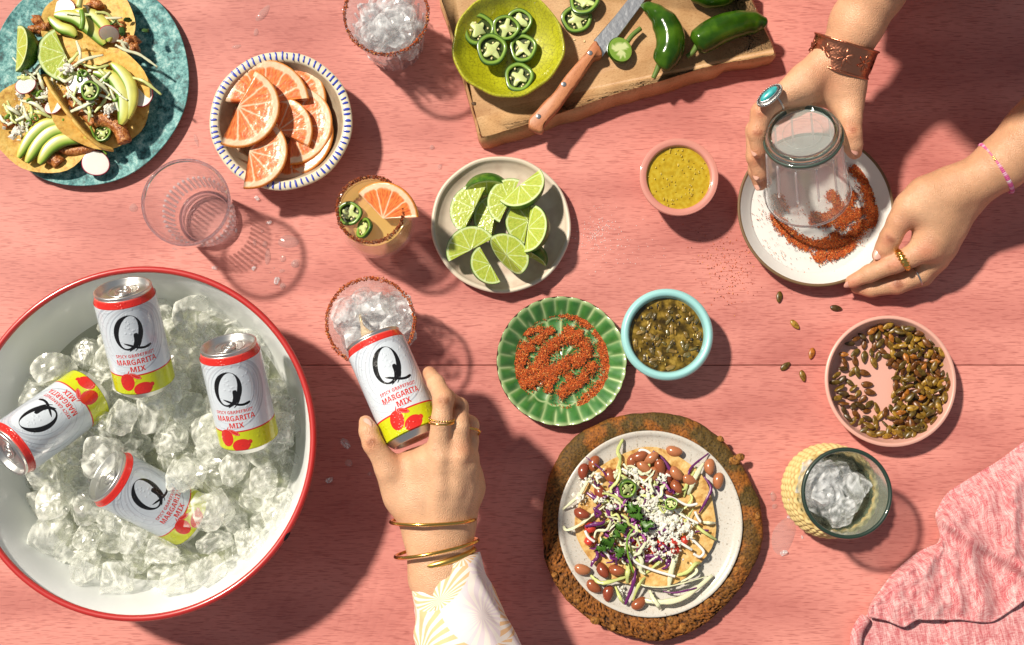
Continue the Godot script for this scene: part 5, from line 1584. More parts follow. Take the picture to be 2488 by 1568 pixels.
		part("cabbage_shred", shred(smooth3([C("J", q[0], q[1], h + 0.0), C("J", q[2], q[3], h + 0.006), C("J", q[4], q[5], h + 0.007), C("J", q[6], q[7], h + 0.001)], 6), mm("J", q[8] * 0.58, h), 0.4), cab if rng.randf() < 0.62 else cab2, o)
	for i in 84:
		var a := rf(0, TAU)
		var p := C("J", 690 + cos(a) * rf(60, 310), 720 + sin(a) * rf(60, 320), h + rf(0.005, 0.0115))
		var d := Vector3(rf(-1, 1), rf(-0.15, 0.15), rf(-1, 1)).normalized() * rf(0.012, 0.03)
		part("cabbage_shred", shred(wild(p - d * 0.5, p + d * 0.5, 0.003), rf(0.0009, 0.0019), 0.45), cab if i % 3 else cab2, o)
	var crema := mat("crema", Color(0.84, 0.82, 0.78), 0.25, {"clearcoat_enabled": true, "clearcoat": 0.3})
	for q in [[690, 325, 685, 295, 735, 305, 800, 370, 815, 455], [570, 412, 680, 470, 800, 575, 930, 690, 1050, 755], [690, 490, 800, 560, 900, 600, 980, 640, 1045, 632], [425, 885, 455, 925, 480, 950, 500, 980], [612, 935, 660, 1000, 760, 1045, 840, 1070, 905, 1088], [870, 825, 930, 870, 985, 905, 1010, 920], [1000, 845, 1050, 890, 1085, 935, 1060, 965, 1020, 945], [1030, 680, 1045, 715, 1065, 745], [340, 800, 360, 840, 400, 870]]:
		var g := Mb.new()
		var pth := []
		for v in vv(q):
			pth.append(C("J", v.x, v.y, h + 0.0085 + rf(-0.001, 0.001)))
		g.tube(smooth3(pth, 8), PackedFloat32Array([mm("J", 8.5, h)]), 8, 0.8)
		part("crema_drizzle", g.mesh(true, true), crema, o)
	crumbs(o, "cheese_crumbs", [[800, 725, h + 0.007, 100, 300], [870, 790, h + 0.008, 100, 150], [750, 620, h + 0.011, 60, 60], [640, 640, h + 0.010, 50, 36], [825, 480, h + 0.008, 40, 26], [755, 880, h + 0.010, 46, 34], [850, 940, h + 0.010, 70, 40], [630, 430, h + 0.008, 70, 22], [310, 605, h + 0.004, 50, 30], [980, 800, h + 0.009, 70, 50], [400, 450, h + 0.007, 70, 20], [700, 540, h + 0.008, 80, 20], [480, 640, h + 0.009, 60, 16], [300, 490, y + 0.003, 36, 10], [285, 815, y + 0.003, 26, 6], [570, 1180, y + 0.003, 36, 12]], "J", 0.0021, cheese())
	var leafm := mat("cilantro", Color(0.055, 0.155, 0.014), 0.4, {"backlight_enabled": true, "backlight": Color(0.10, 0.2, 0.03)})
	for q in [[655, 730, -80, 100], [690, 780, -20, 90], [600, 790, 200, 80], [640, 690, -110, 76], [520, 880, 190, 92], [560, 900, 100, 78], [470, 895, 160, 70], [540, 850, -100, 60]]:
		part("cilantro_leaf", leaf_mesh(mm("J", q[3], h)), leafm, o, laid(C("J", q[0], q[1], h + 0.017 + rf(-0.002, 0.002)), q[2], rf(-15, 15), rf(-15, 15)))
	part("cilantro_stem", rods([C("J", 640, 790, h + 0.017), C("J", 605, 850, h + 0.016), C("J", 610, 950, h + 0.016), C("J", 645, 1065, h + 0.012)], 0.0011, 7), mats["scallion"], o)
	ring_parts_at(o, laid(C("J", 600, 528, h + 0.015), 0, -10, 18), mm("J", 56, h), 0.006)
	ring_parts_at(o, laid(C("J", 880, 635, h + 0.014), 0, 10, -10), mm("J", 38, h), 0.005)

func leaf_mesh(R: float) -> ArrayMesh:
	var pl := PackedVector2Array()
	for i in 60:
		var a := TAU * i / 60.0
		var big := 0.55 + 0.45 * cos(a) 
		var lob := pow(absf(cos(a * 1.5)), 0.7)
		var teeth := 0.84 + 0.16 * cos(a * 13.0)
		pl.append(Vector2(cos(a), sin(a) * 0.95) * R * (0.30 + 0.62 * lob * (0.6 + 0.4 * big)) * teeth * 0.72 + Vector2(R * 0.35, 0))
	var g := Mb.new()
	g.slab(pl, 0.0, 0.0004, 0.0001, func(w: Vector3) -> Vector3: return w + Vector3(0, 0.0022 * sin(w.x * 420.0) + 0.0018 * sin(w.z * 500.0 + 1.0), 0))
	return g.mesh()

func build_seeds() -> void:
	var g := Mb.new()
	g.ball(func(d: Vector3) -> Vector3:
		var k := pow(maxf(0.0, 1.0 - absf(d.x) * 0.55), 0.35) if d.x > 0.0 else 1.0
		return Vector3(d.x * (0.0068 if d.x > 0.0 else 0.0060), d.y * 0.0015, d.z * 0.0033 * k), 16, 10)
	var mesh := g.mesh(true, true)
	var ms := []
	var n := 0
	for c in [lin(0.12, 0.074, 0.009), lin(0.22, 0.122, 0.012), lin(0.17, 0.060, 0.008), lin(0.38, 0.215, 0.024), lin(0.42, 0.15, 0.018), lin(0.075, 0.040, 0.008)]:
		ms.append(mat("seed_%d" % n, c, 0.34, tri_opts(ntex(0.03, [[0.25, Color(0.45, 0.40, 0.35)], [0.5, Color(0.9, 0.9, 0.9)], [0.8, Color(1, 1, 1)]], 121, 128, 3), 60.0)))
		n += 1
	var lab := ["pumpkin seed nearest the white plate on the bare table", "dark pumpkin seed lying level between white plate and pink bowl", "brown pumpkin seed in the middle of the loose ones", "reddish upright pumpkin seed close to the pink bowl's left", "leftmost olive pumpkin seed on the bare table", "lowest loose pumpkin seed, left of the pink bowl"]
	var loose := [[50, 112, 100, 0], [545, 212, 8, 5], [185, 355, 48, 3], [335, 608, 108, 4], [100, 725, -38, 0], [255, 805, 78, 1]]
	for i in 6:
		var q: Array = loose[i]
		tag(part("pumpkin_seed", mesh, ms[q[3]], self, laid(C("K", q[0], q[1], 0.0017), q[2], 3)), lab[i], "seed", "pumpkin seeds on the table")
	var placed := []
	var tries := 0
	while placed.size() < 270 and tries < 9000:
		tries += 1
		var a := rf(0, TAU)
		var r := sqrt(rng.randf()) * 505.0
		var q := Vector2(1040 + cos(a) * r, 858 + sin(a) * r)
		var gap := (q - Vector2(880, 830)).length() / 190.0
		var gap2 := (q - Vector2(930, 960)).length() / 130.0
		var gap3 := (q - Vector2(700, 620)).length() / 80.0
		if gap < 1.0 or gap2 < 1.0 or (gap3 < 1.0 and rng.randf() < 0.7):
			continue
		var right := clampf((q.x - 900.0) / 300.0, 0.0, 1.0)
		var near := 0
		for p in placed:
			var d: float = (p - q).length()
			if d < lerpf(58.0, 36.0, right):
				near = 99
				break
			if d < 84.0:
				near += 1
		if near > 7:
			continue
		placed.append(q)
		var h := 0.0075 + near * 0.0011 * (0.5 + right) + maxf(0.0, (r - 400.0) * 0.00006)
		var o := part("pumpkin_seed", mesh, ms[[0, 1, 1, 2, 3, 0, 5, 3, 4, 1, 2, 0][rng.randi() % 12] if q.x > 850 or rng.randf() < 0.3 else [0, 2, 5, 1][rng.randi() % 4]], self, Transform3D(Basis(Vector3.UP, rf(0, TAU)) * Basis(Vector3(0, 0, 1), rf(-0.3, 0.3)) * Basis(Vector3(1, 0, 0), rf(-0.35, 0.35) if rng.randf() < 0.75 else rf(-1.2, 1.2)), C("K", q.x, q.y, h)))
		o.scale *= rf(0.78, 1.04)
		tag(o, "glossy roasted pumpkin seed among the many in the pink bowl", "seed", "pumpkin seeds in the pink bowl")
	for q in [[880, 690, 70, 1], [795, 640, 95, 0], [793, 780, 16, 2], [818, 882, 0, 2], [843, 950, 12, 2], [735, 270 + 500, 80, 0]]:
		tag(part("pumpkin_seed", mesh, ms[q[3]], self, laid(C("K", q[0], q[1], 0.0085), q[2], 2)), "glossy roasted pumpkin seed among the many in the pink bowl", "seed", "pumpkin seeds in the pink bowl")

func build_basin() -> void:
	var L := 0.105
	# cans: lid middle, pixel of the base middle, where the front of the label points
	var hub := C("D", 326, 1038, 0.10)
	var spots := [
		["N", 1167, 0, 0, 0, 0, "", 0],
	]
	var cans := []
	var specs := [
		["M", 320, 195, 0.152, 512, 990, -7.0, "drink can leaning at the top of the basin, pale lid towards the camera"],
		["M", 1167, 645, 0.140, 1345, 1440, -18.0, "drink can leaning at the right wall of the basin"],
		["N", 40, 735, 0.128, 690, 270, 20.0, "drink can lying upside down at the left edge with its yellow end up"],
		["N", 775, 895, 0.104, 1425, 1235, 6.0, "drink can half sunk in the ice at the front of the basin"],
	]
	for s in specs:
		var lid := C(s[0], s[1], s[2], s[3])
		var base := reach(lid, s[0], s[4], s[5], L, -1.0)
		var look := cp - lid
		var axis := (lid - base).normalized()
		var face := look.rotated(axis, deg_to_rad(s[6]))
		cans.append([base, lid])
		make_can(s[7], along(base, lid, face))
	# ice
	var ice := ice_mat("basin_ice", Color(0.95, 0.97, 0.89))
	var shapes := []
	for i in 14:
		shapes.append(ice_mesh(700 + i, 0.0205, 0.018, 0.023))
	var put := []
	var tries := 0
	while put.size() < 136 and tries < 20000:
		tries += 1
		var a := rf(0, TAU)
		var r := sqrt(rng.randf()) * 0.135
		var layer := 0 if put.size() < 34 else 1 if put.size() < 78 else 2
		var p := hub + Vector3(cos(a) * r, 0, sin(a) * r)
		p.x += 0.006
		p.z += 0.006
		p.y = [0.022, 0.044, 0.064][layer] + rf(-0.004, 0.006) - r * r * 0.3
		var bad := false
		for c in cans:
			var ab: Vector3 = c[1] - c[0]
			var t := clampf((p - c[0]).dot(ab) / ab.length_squared(), 0.0, 1.0)
			var d := p.distance_to(c[0] + ab * t)
			if d < 0.036 and (p.y > c[0].y + ab.y * t - 0.02):
				bad = true
		for q in put:
			if q.distance_to(p) < 0.0275:
				bad = true
				break
		if bad:
			continue
		put.append(p)
	var own := ["ice chunk over the lettering of the front can, by its yellow end", "ice chunk lying on the lid of the front can", "ice chunk on the lower left corner of the right can", "ice chunk against the yellow foot of the top can", "ice chunk against the right side of the right can's foot", "ice chunk in front of the right can's yellow foot", "ice chunk on the yellow end of the front can", "ice chunk touching the yellow end of the left can", "ice chunk just right of the left can, under the top can"]
	# chunks that lie against and on the cans
	for q in [["N", 1340, 900, 0.088], ["N", 760, 760, 0.090], ["N", 1560, 590, 0.072], ["M", 730, 1000, 0.078], ["M", 1560, 1330, 0.080], ["M", 1050, 1360, 0.074], ["N", 1500, 1170, 0.072], ["N", 740, 540, 0.076], ["N", 900, 470, 0.080]]:
		put.append(C(q[0], q[1], q[2], q[3]))
	for i in put.size():
		var o := part("ice_chunk", shapes[i % 14], ice, self, Transform3D(any_turn().scaled(Vector3.ONE * rf(0.78, 1.15)), put[i]))
		var k := i - (put.size() - own.size())
		tag(o, own[k] if k >= 0 else "clear chunk of ice in the enamel basin", "ice", "ice chunks in the basin")

func drop(label: String, k: String, x: float, y: float, rx: float, ry: float, turn: float, group: String) -> void:
	var g := Mb.new()
	var a := mm(k, rx, 0.0)
	var b := mm(k, ry, 0.0)
	var hgt := minf(minf(a, b) * 0.55, 0.0022)
	g.grid(20, 6, func(u: float, t: float) -> Vector3:
		var an := u * TAU
		var w := 1.0 + 0.06 * sin(an * 2.0 + x) + 0.05 * sin(an * 3.0 + y)
		return Vector3(cos(an) * a * t * w, hgt * sqrt(maxf(0.0, 1.0 - t * t)) + 0.0002, sin(an) * b * t * w), true)
	g.grid(20, 1, func(u: float, t: float) -> Vector3:
		var an := u * TAU
		var w := 1.0 + 0.06 * sin(an * 2.0 + x) + 0.05 * sin(an * 3.0 + y)
		return Vector3(cos(an) * a * t * w, 0.0002, sin(an) * b * t * w), true)
	tag(part("water_drop", g.mesh(true, true), mats["drop_water"], self, laid(C(k, x, y, 0.0), turn)), label, "water drop", group)

func build_drops() -> void:
	pane("drop_water", Color(0.80, 0.62, 0.58), 0.10)
	var near := "water drop on the table between the empty tumbler and the margarita"
	for q in [[1375, 1010, 26, 36, 0], [1520, 1170, 34, 90, 4], [1490, 1030, 28, 44, 10], [1750, 1000, 118, 74, 8], [1820, 1250, 44, 44, 0], [1680, 1328, 30, 22, 0], [1345, 1212, 18, 14, 0], [1690, 1190, 36, 40, 20], [1460, 885, 18, 20, 0], [1690, 1490, 36, 30, 0], [1590, 1295, 10, 10, 0], [1550, 1345, 10, 10, 0]]:
		drop(near, "Q", q[0], q[1], q[2], q[3], q[4], "water drops by the empty tumbler")
	drop("round water drop on the table left of the empty tumbler", "Q", 20, 622, 46, 52, 0, "")
	drop("flat water drop just below the empty tumbler, nearer it", "Q", 480, 1080, 34, 14, 20, "")
	drop("thin water streak below the empty tumbler", "Q", 630, 1132, 36, 11, 6, "")
	drop("long water drop on the table under the top edge, longest one", "D", 618, 32, 9, 26, 36, "")
	drop("small water drop under the long one near the top edge", "D", 602, 76, 6, 9, 10, "")
	drop("flat water drop above the blue dashed bowl", "D", 556, 110, 12, 5, -8, "")
	drop("curved water drop beside the teal plate's right edge", "D", 462, 330, 5, 16, -20, "")
	drop("round water drop right of the blue dashed bowl, higher", "D", 1016, 347, 6, 6, 0, "")
	drop("round water drop right of the blue dashed bowl, lower", "D", 1034, 393, 6, 7, 0, "")
	drop("round water drop left of the pouring hand", "H", 145, 778, 15, 15, 0, "")
	drop("tiny water drop left of the pouring hand", "H", 230, 822, 8, 8, 0, "")
	drop("water drop near the top right of the basin, higher one", "D", 695, 620, 11, 10, 0, "")
	drop("water drop near the top right of the basin, lower one", "D", 664, 675, 7, 7, 0, "")
	drop("water drop left of the woven holder", "L", 56, 460, 22, 34, 0, "")
	drop("second water drop left of the woven holder", "L", 66, 530, 20, 18, 0, "")
	drop("wide thin puddle left of the green glass", "L", 130, 740, 80, 130, 20, "")
	var ice := mats["clear_ice"] as Material
	var n := 0
	for q in [["H", 132, 700, 0.0085, "largest ice shard on the table left of the pouring hand"], ["H", 68, 848, 0.0052, "ice shard on the table by the basin's right side"], ["Q", 925, 1290, 0.0042, "ice shard below the empty tumbler, near the basin rim"], ["Q", 1400, 515, 0.0040, "ice shard under the blue dashed bowl"], ["Q", 1535, 790, 0.0036, "ice shard right of the empty tumbler, farther"], ["Q", 1165, 875, 0.0030, "ice shard right of the empty tumbler, nearer"], ["Q", 1360, 1300, 0.0038, "thin ice shard among the water drops"], ["Q", 1620, 1440, 0.0052, "long ice sliver near the basin's top right rim"], ["L", 130, 860, 0.0050, "ice shard on the table left of the green glass"], ["L", 172, 605, 0.0032, "small ice shard left of the woven holder"], ["L", 262, 748, 0.0022, "tiny ice shard below the woven holder"], ["D", 1122, 190 + 1800, 0.002, ""]]:
		if q[4]:
			var o := tag(part("ice_shard", ice_mesh(900 + n, q[3], q[3] * 0.5, q[3] * 0.62), ice, self, laid(C(q[0], q[1], q[2], q[3] * 0.35), rf(0, 360), rf(-10, 10))), q[4], "ice")
		n += 1
	# spilled salt and chilli on the table
	scatter("salt_grains", "white salt grains spilled right of the beige plate", "salt", "E", [[1370, 690, 90, 90], [1400, 640, 160, 70], [1450, 760, 240, 60], [1650, 860, 240, 40], [1300, 780, 150, 40]], 0.0, func() -> Color: return Color(0.86, 0.80, 0.78), 0.00055, mat("salt", Color(1, 1, 1), 0.4, {"vertex_color_use_as_albedo": true}))
	scatter("chilli_crumbs", "chilli flakes spilled on the table below the white plate", "spice", "F", [[60, 1330, 130, 150], [40, 1240, 160, 60], [110, 1400, 110, 70], [-60, 1180, 140, 26], [-130, 1100, 120, 18], [20, 1420, 150, 40]], 0.0, chilli_colour, 0.00065, spice())

func build_napkin() -> void:
	var m := mat("linen", Color(1, 1, 1), 0.85, {"albedo_texture": linen_picture(Color8(178, 72, 80), Color8(236, 206, 202), 131), "rim_enabled": true, "rim": 0.25})
	var o := thing("napkin", "crumpled pink and white linen napkin at the lower right corner", "napkin", Vector3.ZERO)
	var top := smoothed(vv([140, 1300, 160, 1230, 220, 1140, 330, 1000, 480, 870, 590, 812, 640, 790, 668, 700, 640, 655, 624, 590, 655, 520, 690, 460, 740, 410, 900, 310, 1080, 200, 1254, 70, 1420, -40, 1560, -120]), 5)
	var low := smoothed(vv([150, 1312, 210, 1325, 300, 1345, 400, 1385, 480, 1335, 560, 1335, 640, 1332, 720, 1335, 790, 1332, 860, 1340, 930, 1348, 1010, 1350, 1060, 1330, 1130, 1285, 1200, 1235, 1270, 1180, 1400, 1060, 1600, 900]), 5)
	var n := top.size() - 1
	var fold := func(q: Vector2) -> float:
		var s := 0.0
		# ridges: [x0, y0, x1, y1, width, height]
		for r in [[640, 600, 1300, 1010, 46, 0.006], [700, 480, 820, 610, 40, 0.004], [760, 860, 800, 1260, 40, 0.003], [860, 780, 980, 1250, 60, 0.0045], [420, 1000, 620, 1240, 70, 0.0035], [1170, 380, 1175, 850, 40, 0.005], [1175, 850, 1320, 1020, 40, 0.006], [960, 380, 1060, 640, 90, 0.004], [640, 820, 560, 1000, 40, 0.004], [300, 1060, 420, 1270, 50, 0.0025], [1000, 900, 1100, 1180, 70, -0.004]]:
			var a := Vector2(r[0], r[1])
			var b := Vector2(r[2], r[3])
			var t := clampf((q - a).dot(b - a) / (b - a).length_squared(), 0.0, 1.0)
			var d: float = (q - a.lerp(b, t)).length() / r[4]
			s += r[5] * 1.7 * exp(-d * d)
		if q.x > 1165.0:
			s += 0.004 * smoothstep(1165.0, 1185.0, q.x + noise.get_noise_2d(0.0, q.y * 2.0) * 30.0)
		return s + 0.003 * noise.get_noise_2d(q.x * 0.9, q.y * 0.5) + 0.0012 * noise.get_noise_2d(q.x * 3.0 + 90.0, q.y * 2.0)
	var g := Mb.new()
	for side in 2:
		g.grid(n, 46, func(u: float, t: float) -> Vector3:
			var i := roundi(u * n)
			var q := top[i].lerp(low[mini(i, low.size() - 1)], t)
			var up: float = 0.0025 + 0.012 * smoothstep(0.0, 0.22, t) + fold.call(q) * smoothstep(0.0, 0.12, t) - 0.0012 * side
			return C("W", q.x, q.y, maxf(0.0012, up)))
	linen_uv(g)
	part("upper_fold", g.mesh(), m, o)
	var hem := []
	for i in low.size():
		if i % 3 == 0:
			hem.append(C("W", low[i].x, low[i].y - 6.0, 0.0135 + fold.call(low[i])))
	var hg := Mb.new()
	hg.tube(smooth3(hem, 3), PackedFloat32Array([0.0018]), 8, 0.7)
	linen_uv(hg)
	part("hem", hg.mesh(true, true), m, o)
	var under := Mb.new()
	var lt := smoothed(vv([125, 1310, 300, 1200, 600, 1200, 690, 1210, 720, 1215, 860, 1230, 1000, 1230, 1120, 1180, 1300, 1080, 1600, 900]), 6)
	var lb := smoothed(vv([40, 1480, 20, 1700, 300, 1750, 600, 1760, 700, 1760, 860, 1760, 1000, 1760, 1200, 1760, 1400, 1760, 1600, 1760]), 6)
	var m2 := lt.size() - 1
	under.grid(m2, 24, func(u: float, t: float) -> Vector3:
		var i := roundi(u * m2)
		var q := lt[i].lerp(lb[i], t)
		var step := smoothstep(690.0, 725.0, q.x + (q.y - 1400.0) * 0.1) * 0.006
		return C("W", q.x, q.y, 0.0022 + step + 0.0025 * maxf(0.0, noise.get_noise_2d(q.x * 0.8, q.y * 1.6))))
	linen_uv(under)
	part("lower_fold", under.mesh(), m, o)
	var roll := Mb.new()
	roll.tube(smooth3([C("W", 132, 1318, 0.008), C("W", 90, 1380, 0.009), C("W", 66, 1440, 0.007), C("W", 58, 1500, 0.006), C("W", 52, 1620, 0.005)], 6), PackedFloat32Array([0.004, 0.0055, 0.006]), 12, 0.8)
	linen_uv(roll)
	part("rolled_edge", roll.mesh(true, true), m, o)

func linen_uv(g: Mb) -> void:
	for i in g.v.size():
		var q := Vector2(g.v[i].x, g.v[i].z + g.v[i].y).rotated(0.2)
		g.uv[i] = q * 4.2

func build_powders() -> void:
	powder("chilli_powder", "chilli powder smeared in loops on the white plate", "F", 0.0085, [
		[7, 2.2, 680, 830, 720, 880, 750, 950, 770, 1010, 800, 1060, 815, 1100], [8, 2.6, 800, 1090, 740, 1110, 700, 1150, 660, 1200, 590, 1240, 520, 1270, 490, 1290], [7, 2.4, 290, 1060, 320, 1120, 380, 1180, 450, 1220, 540, 1215, 610, 1170],
		[6, 2.2, 690, 960, 660, 1020, 640, 1080, 610, 1140], [8, 2.0, 470, 1090, 540, 1100, 590, 1070, 640, 1030], [6, 2.0, 640, 1090, 700, 1070, 760, 1050, 800, 1070], [7, 2.4, 300, 970, 310, 1010, 330, 1060], [6, 1.8, 560, 960, 600, 1000, 620, 1040], [3, 0.8, 560, 1290, 620, 1270, 690, 1220], [2.5, 0.8, 700, 850, 740, 880, 765, 960]], 15.0, 0.00085)
	scatter("chilli_crumbs", "stray chilli crumbs on the white plate's left half", "spice", "F", [[240, 1090, 60, 50], [280, 1240, 90, 40], [230, 1000, 40, 20], [440, 1300, 130, 40], [420, 1060, 80, 60], [340, 1270, 100, 40], [730, 1230, 60, 26]], 0.0085, chilli_colour, 0.0006, spice())
	powder("chilli_powder", "chilli powder swirled over the green scalloped plate", "V", 0.0055, [
		[7, 2.6, 190, 600, 240, 450, 330, 330, 460, 240, 600, 190, 740, 200, 880, 240, 990, 300, 1060, 380], [7, 3.4, 430, 560, 340, 600, 300, 700, 290, 800, 280, 900, 300, 970, 350, 1020], [7, 4.2, 350, 860, 440, 850, 520, 740, 560, 640, 640, 580, 760, 500, 860, 490, 950, 540, 1020, 620, 1010, 700],
		[9, 3.8, 300, 960, 380, 990, 450, 960, 560, 880, 640, 850], [8, 4.0, 600, 870, 700, 830, 800, 770, 900, 730, 990, 740], [6, 2.6, 700, 1110, 780, 1060, 860, 1010, 960, 940, 1040, 850, 1090, 770], [7, 3.0, 1180, 560, 1200, 660, 1230, 760, 1240, 880, 1200, 980, 1130, 1060, 1060, 1130, 980, 1190, 950, 1250], [5, 2.8, 800, 900, 830, 950, 850, 990], [4, 2.0, 660, 930, 600, 1010, 590, 1090], [4, 2.0, 640, 400, 560, 450, 500, 500, 440, 550], [6, 2.0, 760, 420, 850, 430, 940, 480], [4, 1.4, 1090, 420, 1140, 480, 1180, 560], [2.5, 1.2, 780, 1270, 850, 1290, 900, 1270], [3, 1.0, 330, 450, 420, 420, 520, 400]], 15.0, 0.00085)
	scatter("chilli_crumbs", "stray chilli crumbs between the heaps on the green plate", "spice", "V", [[700, 700, 330, 200], [1050, 560, 120, 90], [720, 1190, 120, 50], [240, 780, 60, 50], [450, 450, 160, 80], [900, 900, 240, 90], [1150, 830, 100, 60]], 0.0058, chilli_colour, 0.0006, spice())

# ---- arms and hands: tapered capsules joined with a soft minimum, meshed as surface nets
# bones: [a, b, ra, rb, chain]; chain 0 is palm and arm, 1.. are fingers, which blend with chain 0 but not with each other
func body_mesh(bones: Array, cell: float, blush: Array, tone: Color) -> ArrayMesh:
	var n := bones.size()
	var lo := Vector3.ONE * 1e9
	var hi := Vector3.ONE * -1e9
	var chains := 0
	for b in bones:
		for e in 2:
			var r: Vector3 = Vector3.ONE * (b[2 + e] + cell * 3.0)
			lo = lo.min(b[e] - r)
			hi = hi.max(b[e] + r)
		chains = maxi(chains, b[4] + 1)
	var B := 5
	var gx := int(ceil((hi.x - lo.x) / cell / B)) * B + 1
	var gy := int(ceil((hi.y - lo.y) / cell / B)) * B + 1
	var gz := int(ceil((hi.z - lo.z) / cell / B)) * B + 1
	var fld := PackedFloat32Array()
	fld.resize(gx * gy * gz)
	fld.fill(1.0)
	var A := PackedVector3Array()
	var D := PackedVector3Array()
	var L := PackedFloat32Array()
	var RA := PackedFloat32Array()
	var RD := PackedFloat32Array()
	var CH := PackedInt32Array()
	for b in bones:
		A.append(b[0])
		D.append(b[1] - b[0])
		L.append(maxf((b[1] - b[0]).length_squared(), 1e-9))
		RA.append(b[2])
		RD.append(b[3] - b[2])
		CH.append(b[4])
	var half := cell * B * 0.5 * 1.733
	var active := []
	var best := PackedFloat32Array()
	best.resize(chains)
	var K0 := 0.011
	var K1 := 0.0035
	for bz in range(0, gz, B):
		for by in range(0, gy, B):
			for bx in range(0, gx, B):
				var mid := lo + Vector3(bx + B * 0.5, by + B * 0.5, bz + B * 0.5) * cell
				var dmin := 1e9
				var ds := PackedFloat32Array()
				for i in n:
					var q := mid - A[i]
					var t := clampf(q.dot(D[i]) / L[i], 0.0, 1.0)
					var d := (q - D[i] * t).length() - RA[i] - RD[i] * t
					ds.append(d)
					dmin = minf(dmin, d)
				if dmin > half + 0.012:
					continue
				var use := PackedInt32Array()
				for i in n:
					if ds[i] < dmin + half * 2.0 + 0.014:
						use.append(i)
				var inside := dmin < -half - 0.004
				for z in range(bz, mini(bz + B, gz)):
					for y in range(by, mini(by + B, gy)):
						for x in range(bx, mini(bx + B, gx)):
							var at := (z * gy + y) * gx + x
							if inside:
								fld[at] = -1.0
								continue
							var p := lo + Vector3(x, y, z) * cell
							best.fill(1.0)
							for i in use:
								var q := p - A[i]
								var t := clampf(q.dot(D[i]) / L[i], 0.0, 1.0)
								var d := (q - D[i] * t).length() - RA[i] - RD[i] * t
								var c := CH[i]
								var o := best[c]
								var k := K0 if c == 0 else K1
								var h := maxf(k - absf(d - o), 0.0) / k
								best[c] = minf(d, o) - h * h * k * 0.25
							var v := best[0]
							for c in range(1, chains):
								var d := best[c]
								var h := maxf(0.007 - absf(d - best[0]), 0.0) / 0.007
								var u := minf(d, best[0]) - h * h * 0.007 * 0.25
								var h2 := maxf(0.0012 - absf(u - v), 0.0) / 0.0012
								v = minf(u, v) - h2 * h2 * 0.0003
							fld[at] = v
	var g := Mb.new()
	var ids := {}
	var sx := 1
	var sy := gx
	var sz := gx * gy
	var offs := [0, sx, sy, sx + sy, sz, sx + sz, sy + sz, sx + sy + sz]
	var corner := [Vector3(0, 0, 0), Vector3(1, 0, 0), Vector3(0, 1, 0), Vector3(1, 1, 0), Vector3(0, 0, 1), Vector3(1, 0, 1), Vector3(0, 1, 1), Vector3(1, 1, 1)]
	var edges := [[0, 1], [2, 3], [4, 5], [6, 7], [0, 2], [1, 3], [4, 6], [5, 7], [0, 4], [1, 5], [2, 6], [3, 7]]
	for z in gz - 1:
		for y in gy - 1:
			var row := (z * gy + y) * gx
			for x in gx - 1:
				var at := row + x
				var s0 := fld[at] < 0.0
				if (fld[at + sx] < 0.0) == s0 and (fld[at + sy] < 0.0) == s0 and (fld[at + sx + sy] < 0.0) == s0 and (fld[at + sz] < 0.0) == s0 and (fld[at + sx + sz] < 0.0) == s0 and (fld[at + sy + sz] < 0.0) == s0 and (fld[at + sx + sy + sz] < 0.0) == s0:
					continue
				var sum := Vector3.ZERO
				var cnt := 0
				for e in edges:
					var a: float = fld[at + offs[e[0]]]
					var b: float = fld[at + offs[e[1]]]
					if (a < 0.0) != (b < 0.0):
						sum += (corner[e[0]] as Vector3).lerp(corner[e[1]], a / (a - b))
						cnt += 1
				var p := lo + (Vector3(x, y, z) + sum / cnt) * cell
				var c := tone
				for q in blush:
					var d: float = (p - q[0]).length() / q[1]
					if d < 1.6:
						c = c.lerp(q[2], 0.75 * exp(-d * d * 1.6))
				c = c * (1.0 + 0.16 * noise.get_noise_3d(p.x * 4000.0, p.y * 4000.0, p.z * 4000.0) + 0.12 * noise.get_noise_3d(p.x * 22000.0, p.y * 22000.0, p.z * 22000.0))
				g.col = Color(c.r, c.g, c.b)
				ids[at] = g.p(p)
	for at in ids:
		var x: int = at % gx
		var y: int = (at / gx) % gy
		var z: int = at / sz
		if x == 0 or y == 0 or z == 0:
			continue
		var a: bool = fld[at] < 0.0
		if a != (fld[at + sx] < 0.0):
			link(g, ids, at, at - sy, at - sy - sz, at - sz, a)
		if a != (fld[at + sy] < 0.0):
			link(g, ids, at, at - sz, at - sx - sz, at - sx, a)
		if a != (fld[at + sz] < 0.0):
			link(g, ids, at, at - sx, at - sx - sy, at - sy, a)
	# one easing pass
	var acc := PackedVector3Array()
	var num := PackedInt32Array()
	acc.resize(g.v.size())
	num.resize(g.v.size())
	for i in range(0, g.ix.size(), 3):
		for k in 3:
			var u := g.ix[i + k]
			acc[u] += g.v[g.ix[i + (k + 1) % 3]]
			num[u] += 1
	for i in g.v.size():
		if num[i] > 0:
			g.v[i] = g.v[i].lerp(acc[i] / num[i], 0.35)
	return g.mesh(true, true)

func link(g: Mb, ids: Dictionary, a: int, b: int, c: int, d: int, flip: bool) -> void:
	if ids.has(a) and ids.has(b) and ids.has(c) and ids.has(d):
		if flip:
			g.quad(ids[a], ids[b], ids[c], ids[d])
		else:
			g.quad(ids[d], ids[c], ids[b], ids[a])

func skin(key: String) -> StandardMaterial3D:
	return mat(key, Color(1, 1, 1), 0.40, {"vertex_color_use_as_albedo": true, "subsurf_scatter_enabled": true, "subsurf_scatter_strength": 0.05, "heightmap_enabled": true, "heightmap_texture": ntex(0.09, [], 141, 512, 3), "heightmap_scale": 0.07, "uv1_triplanar": true, "uv1_scale": Vector3.ONE * 14.0})

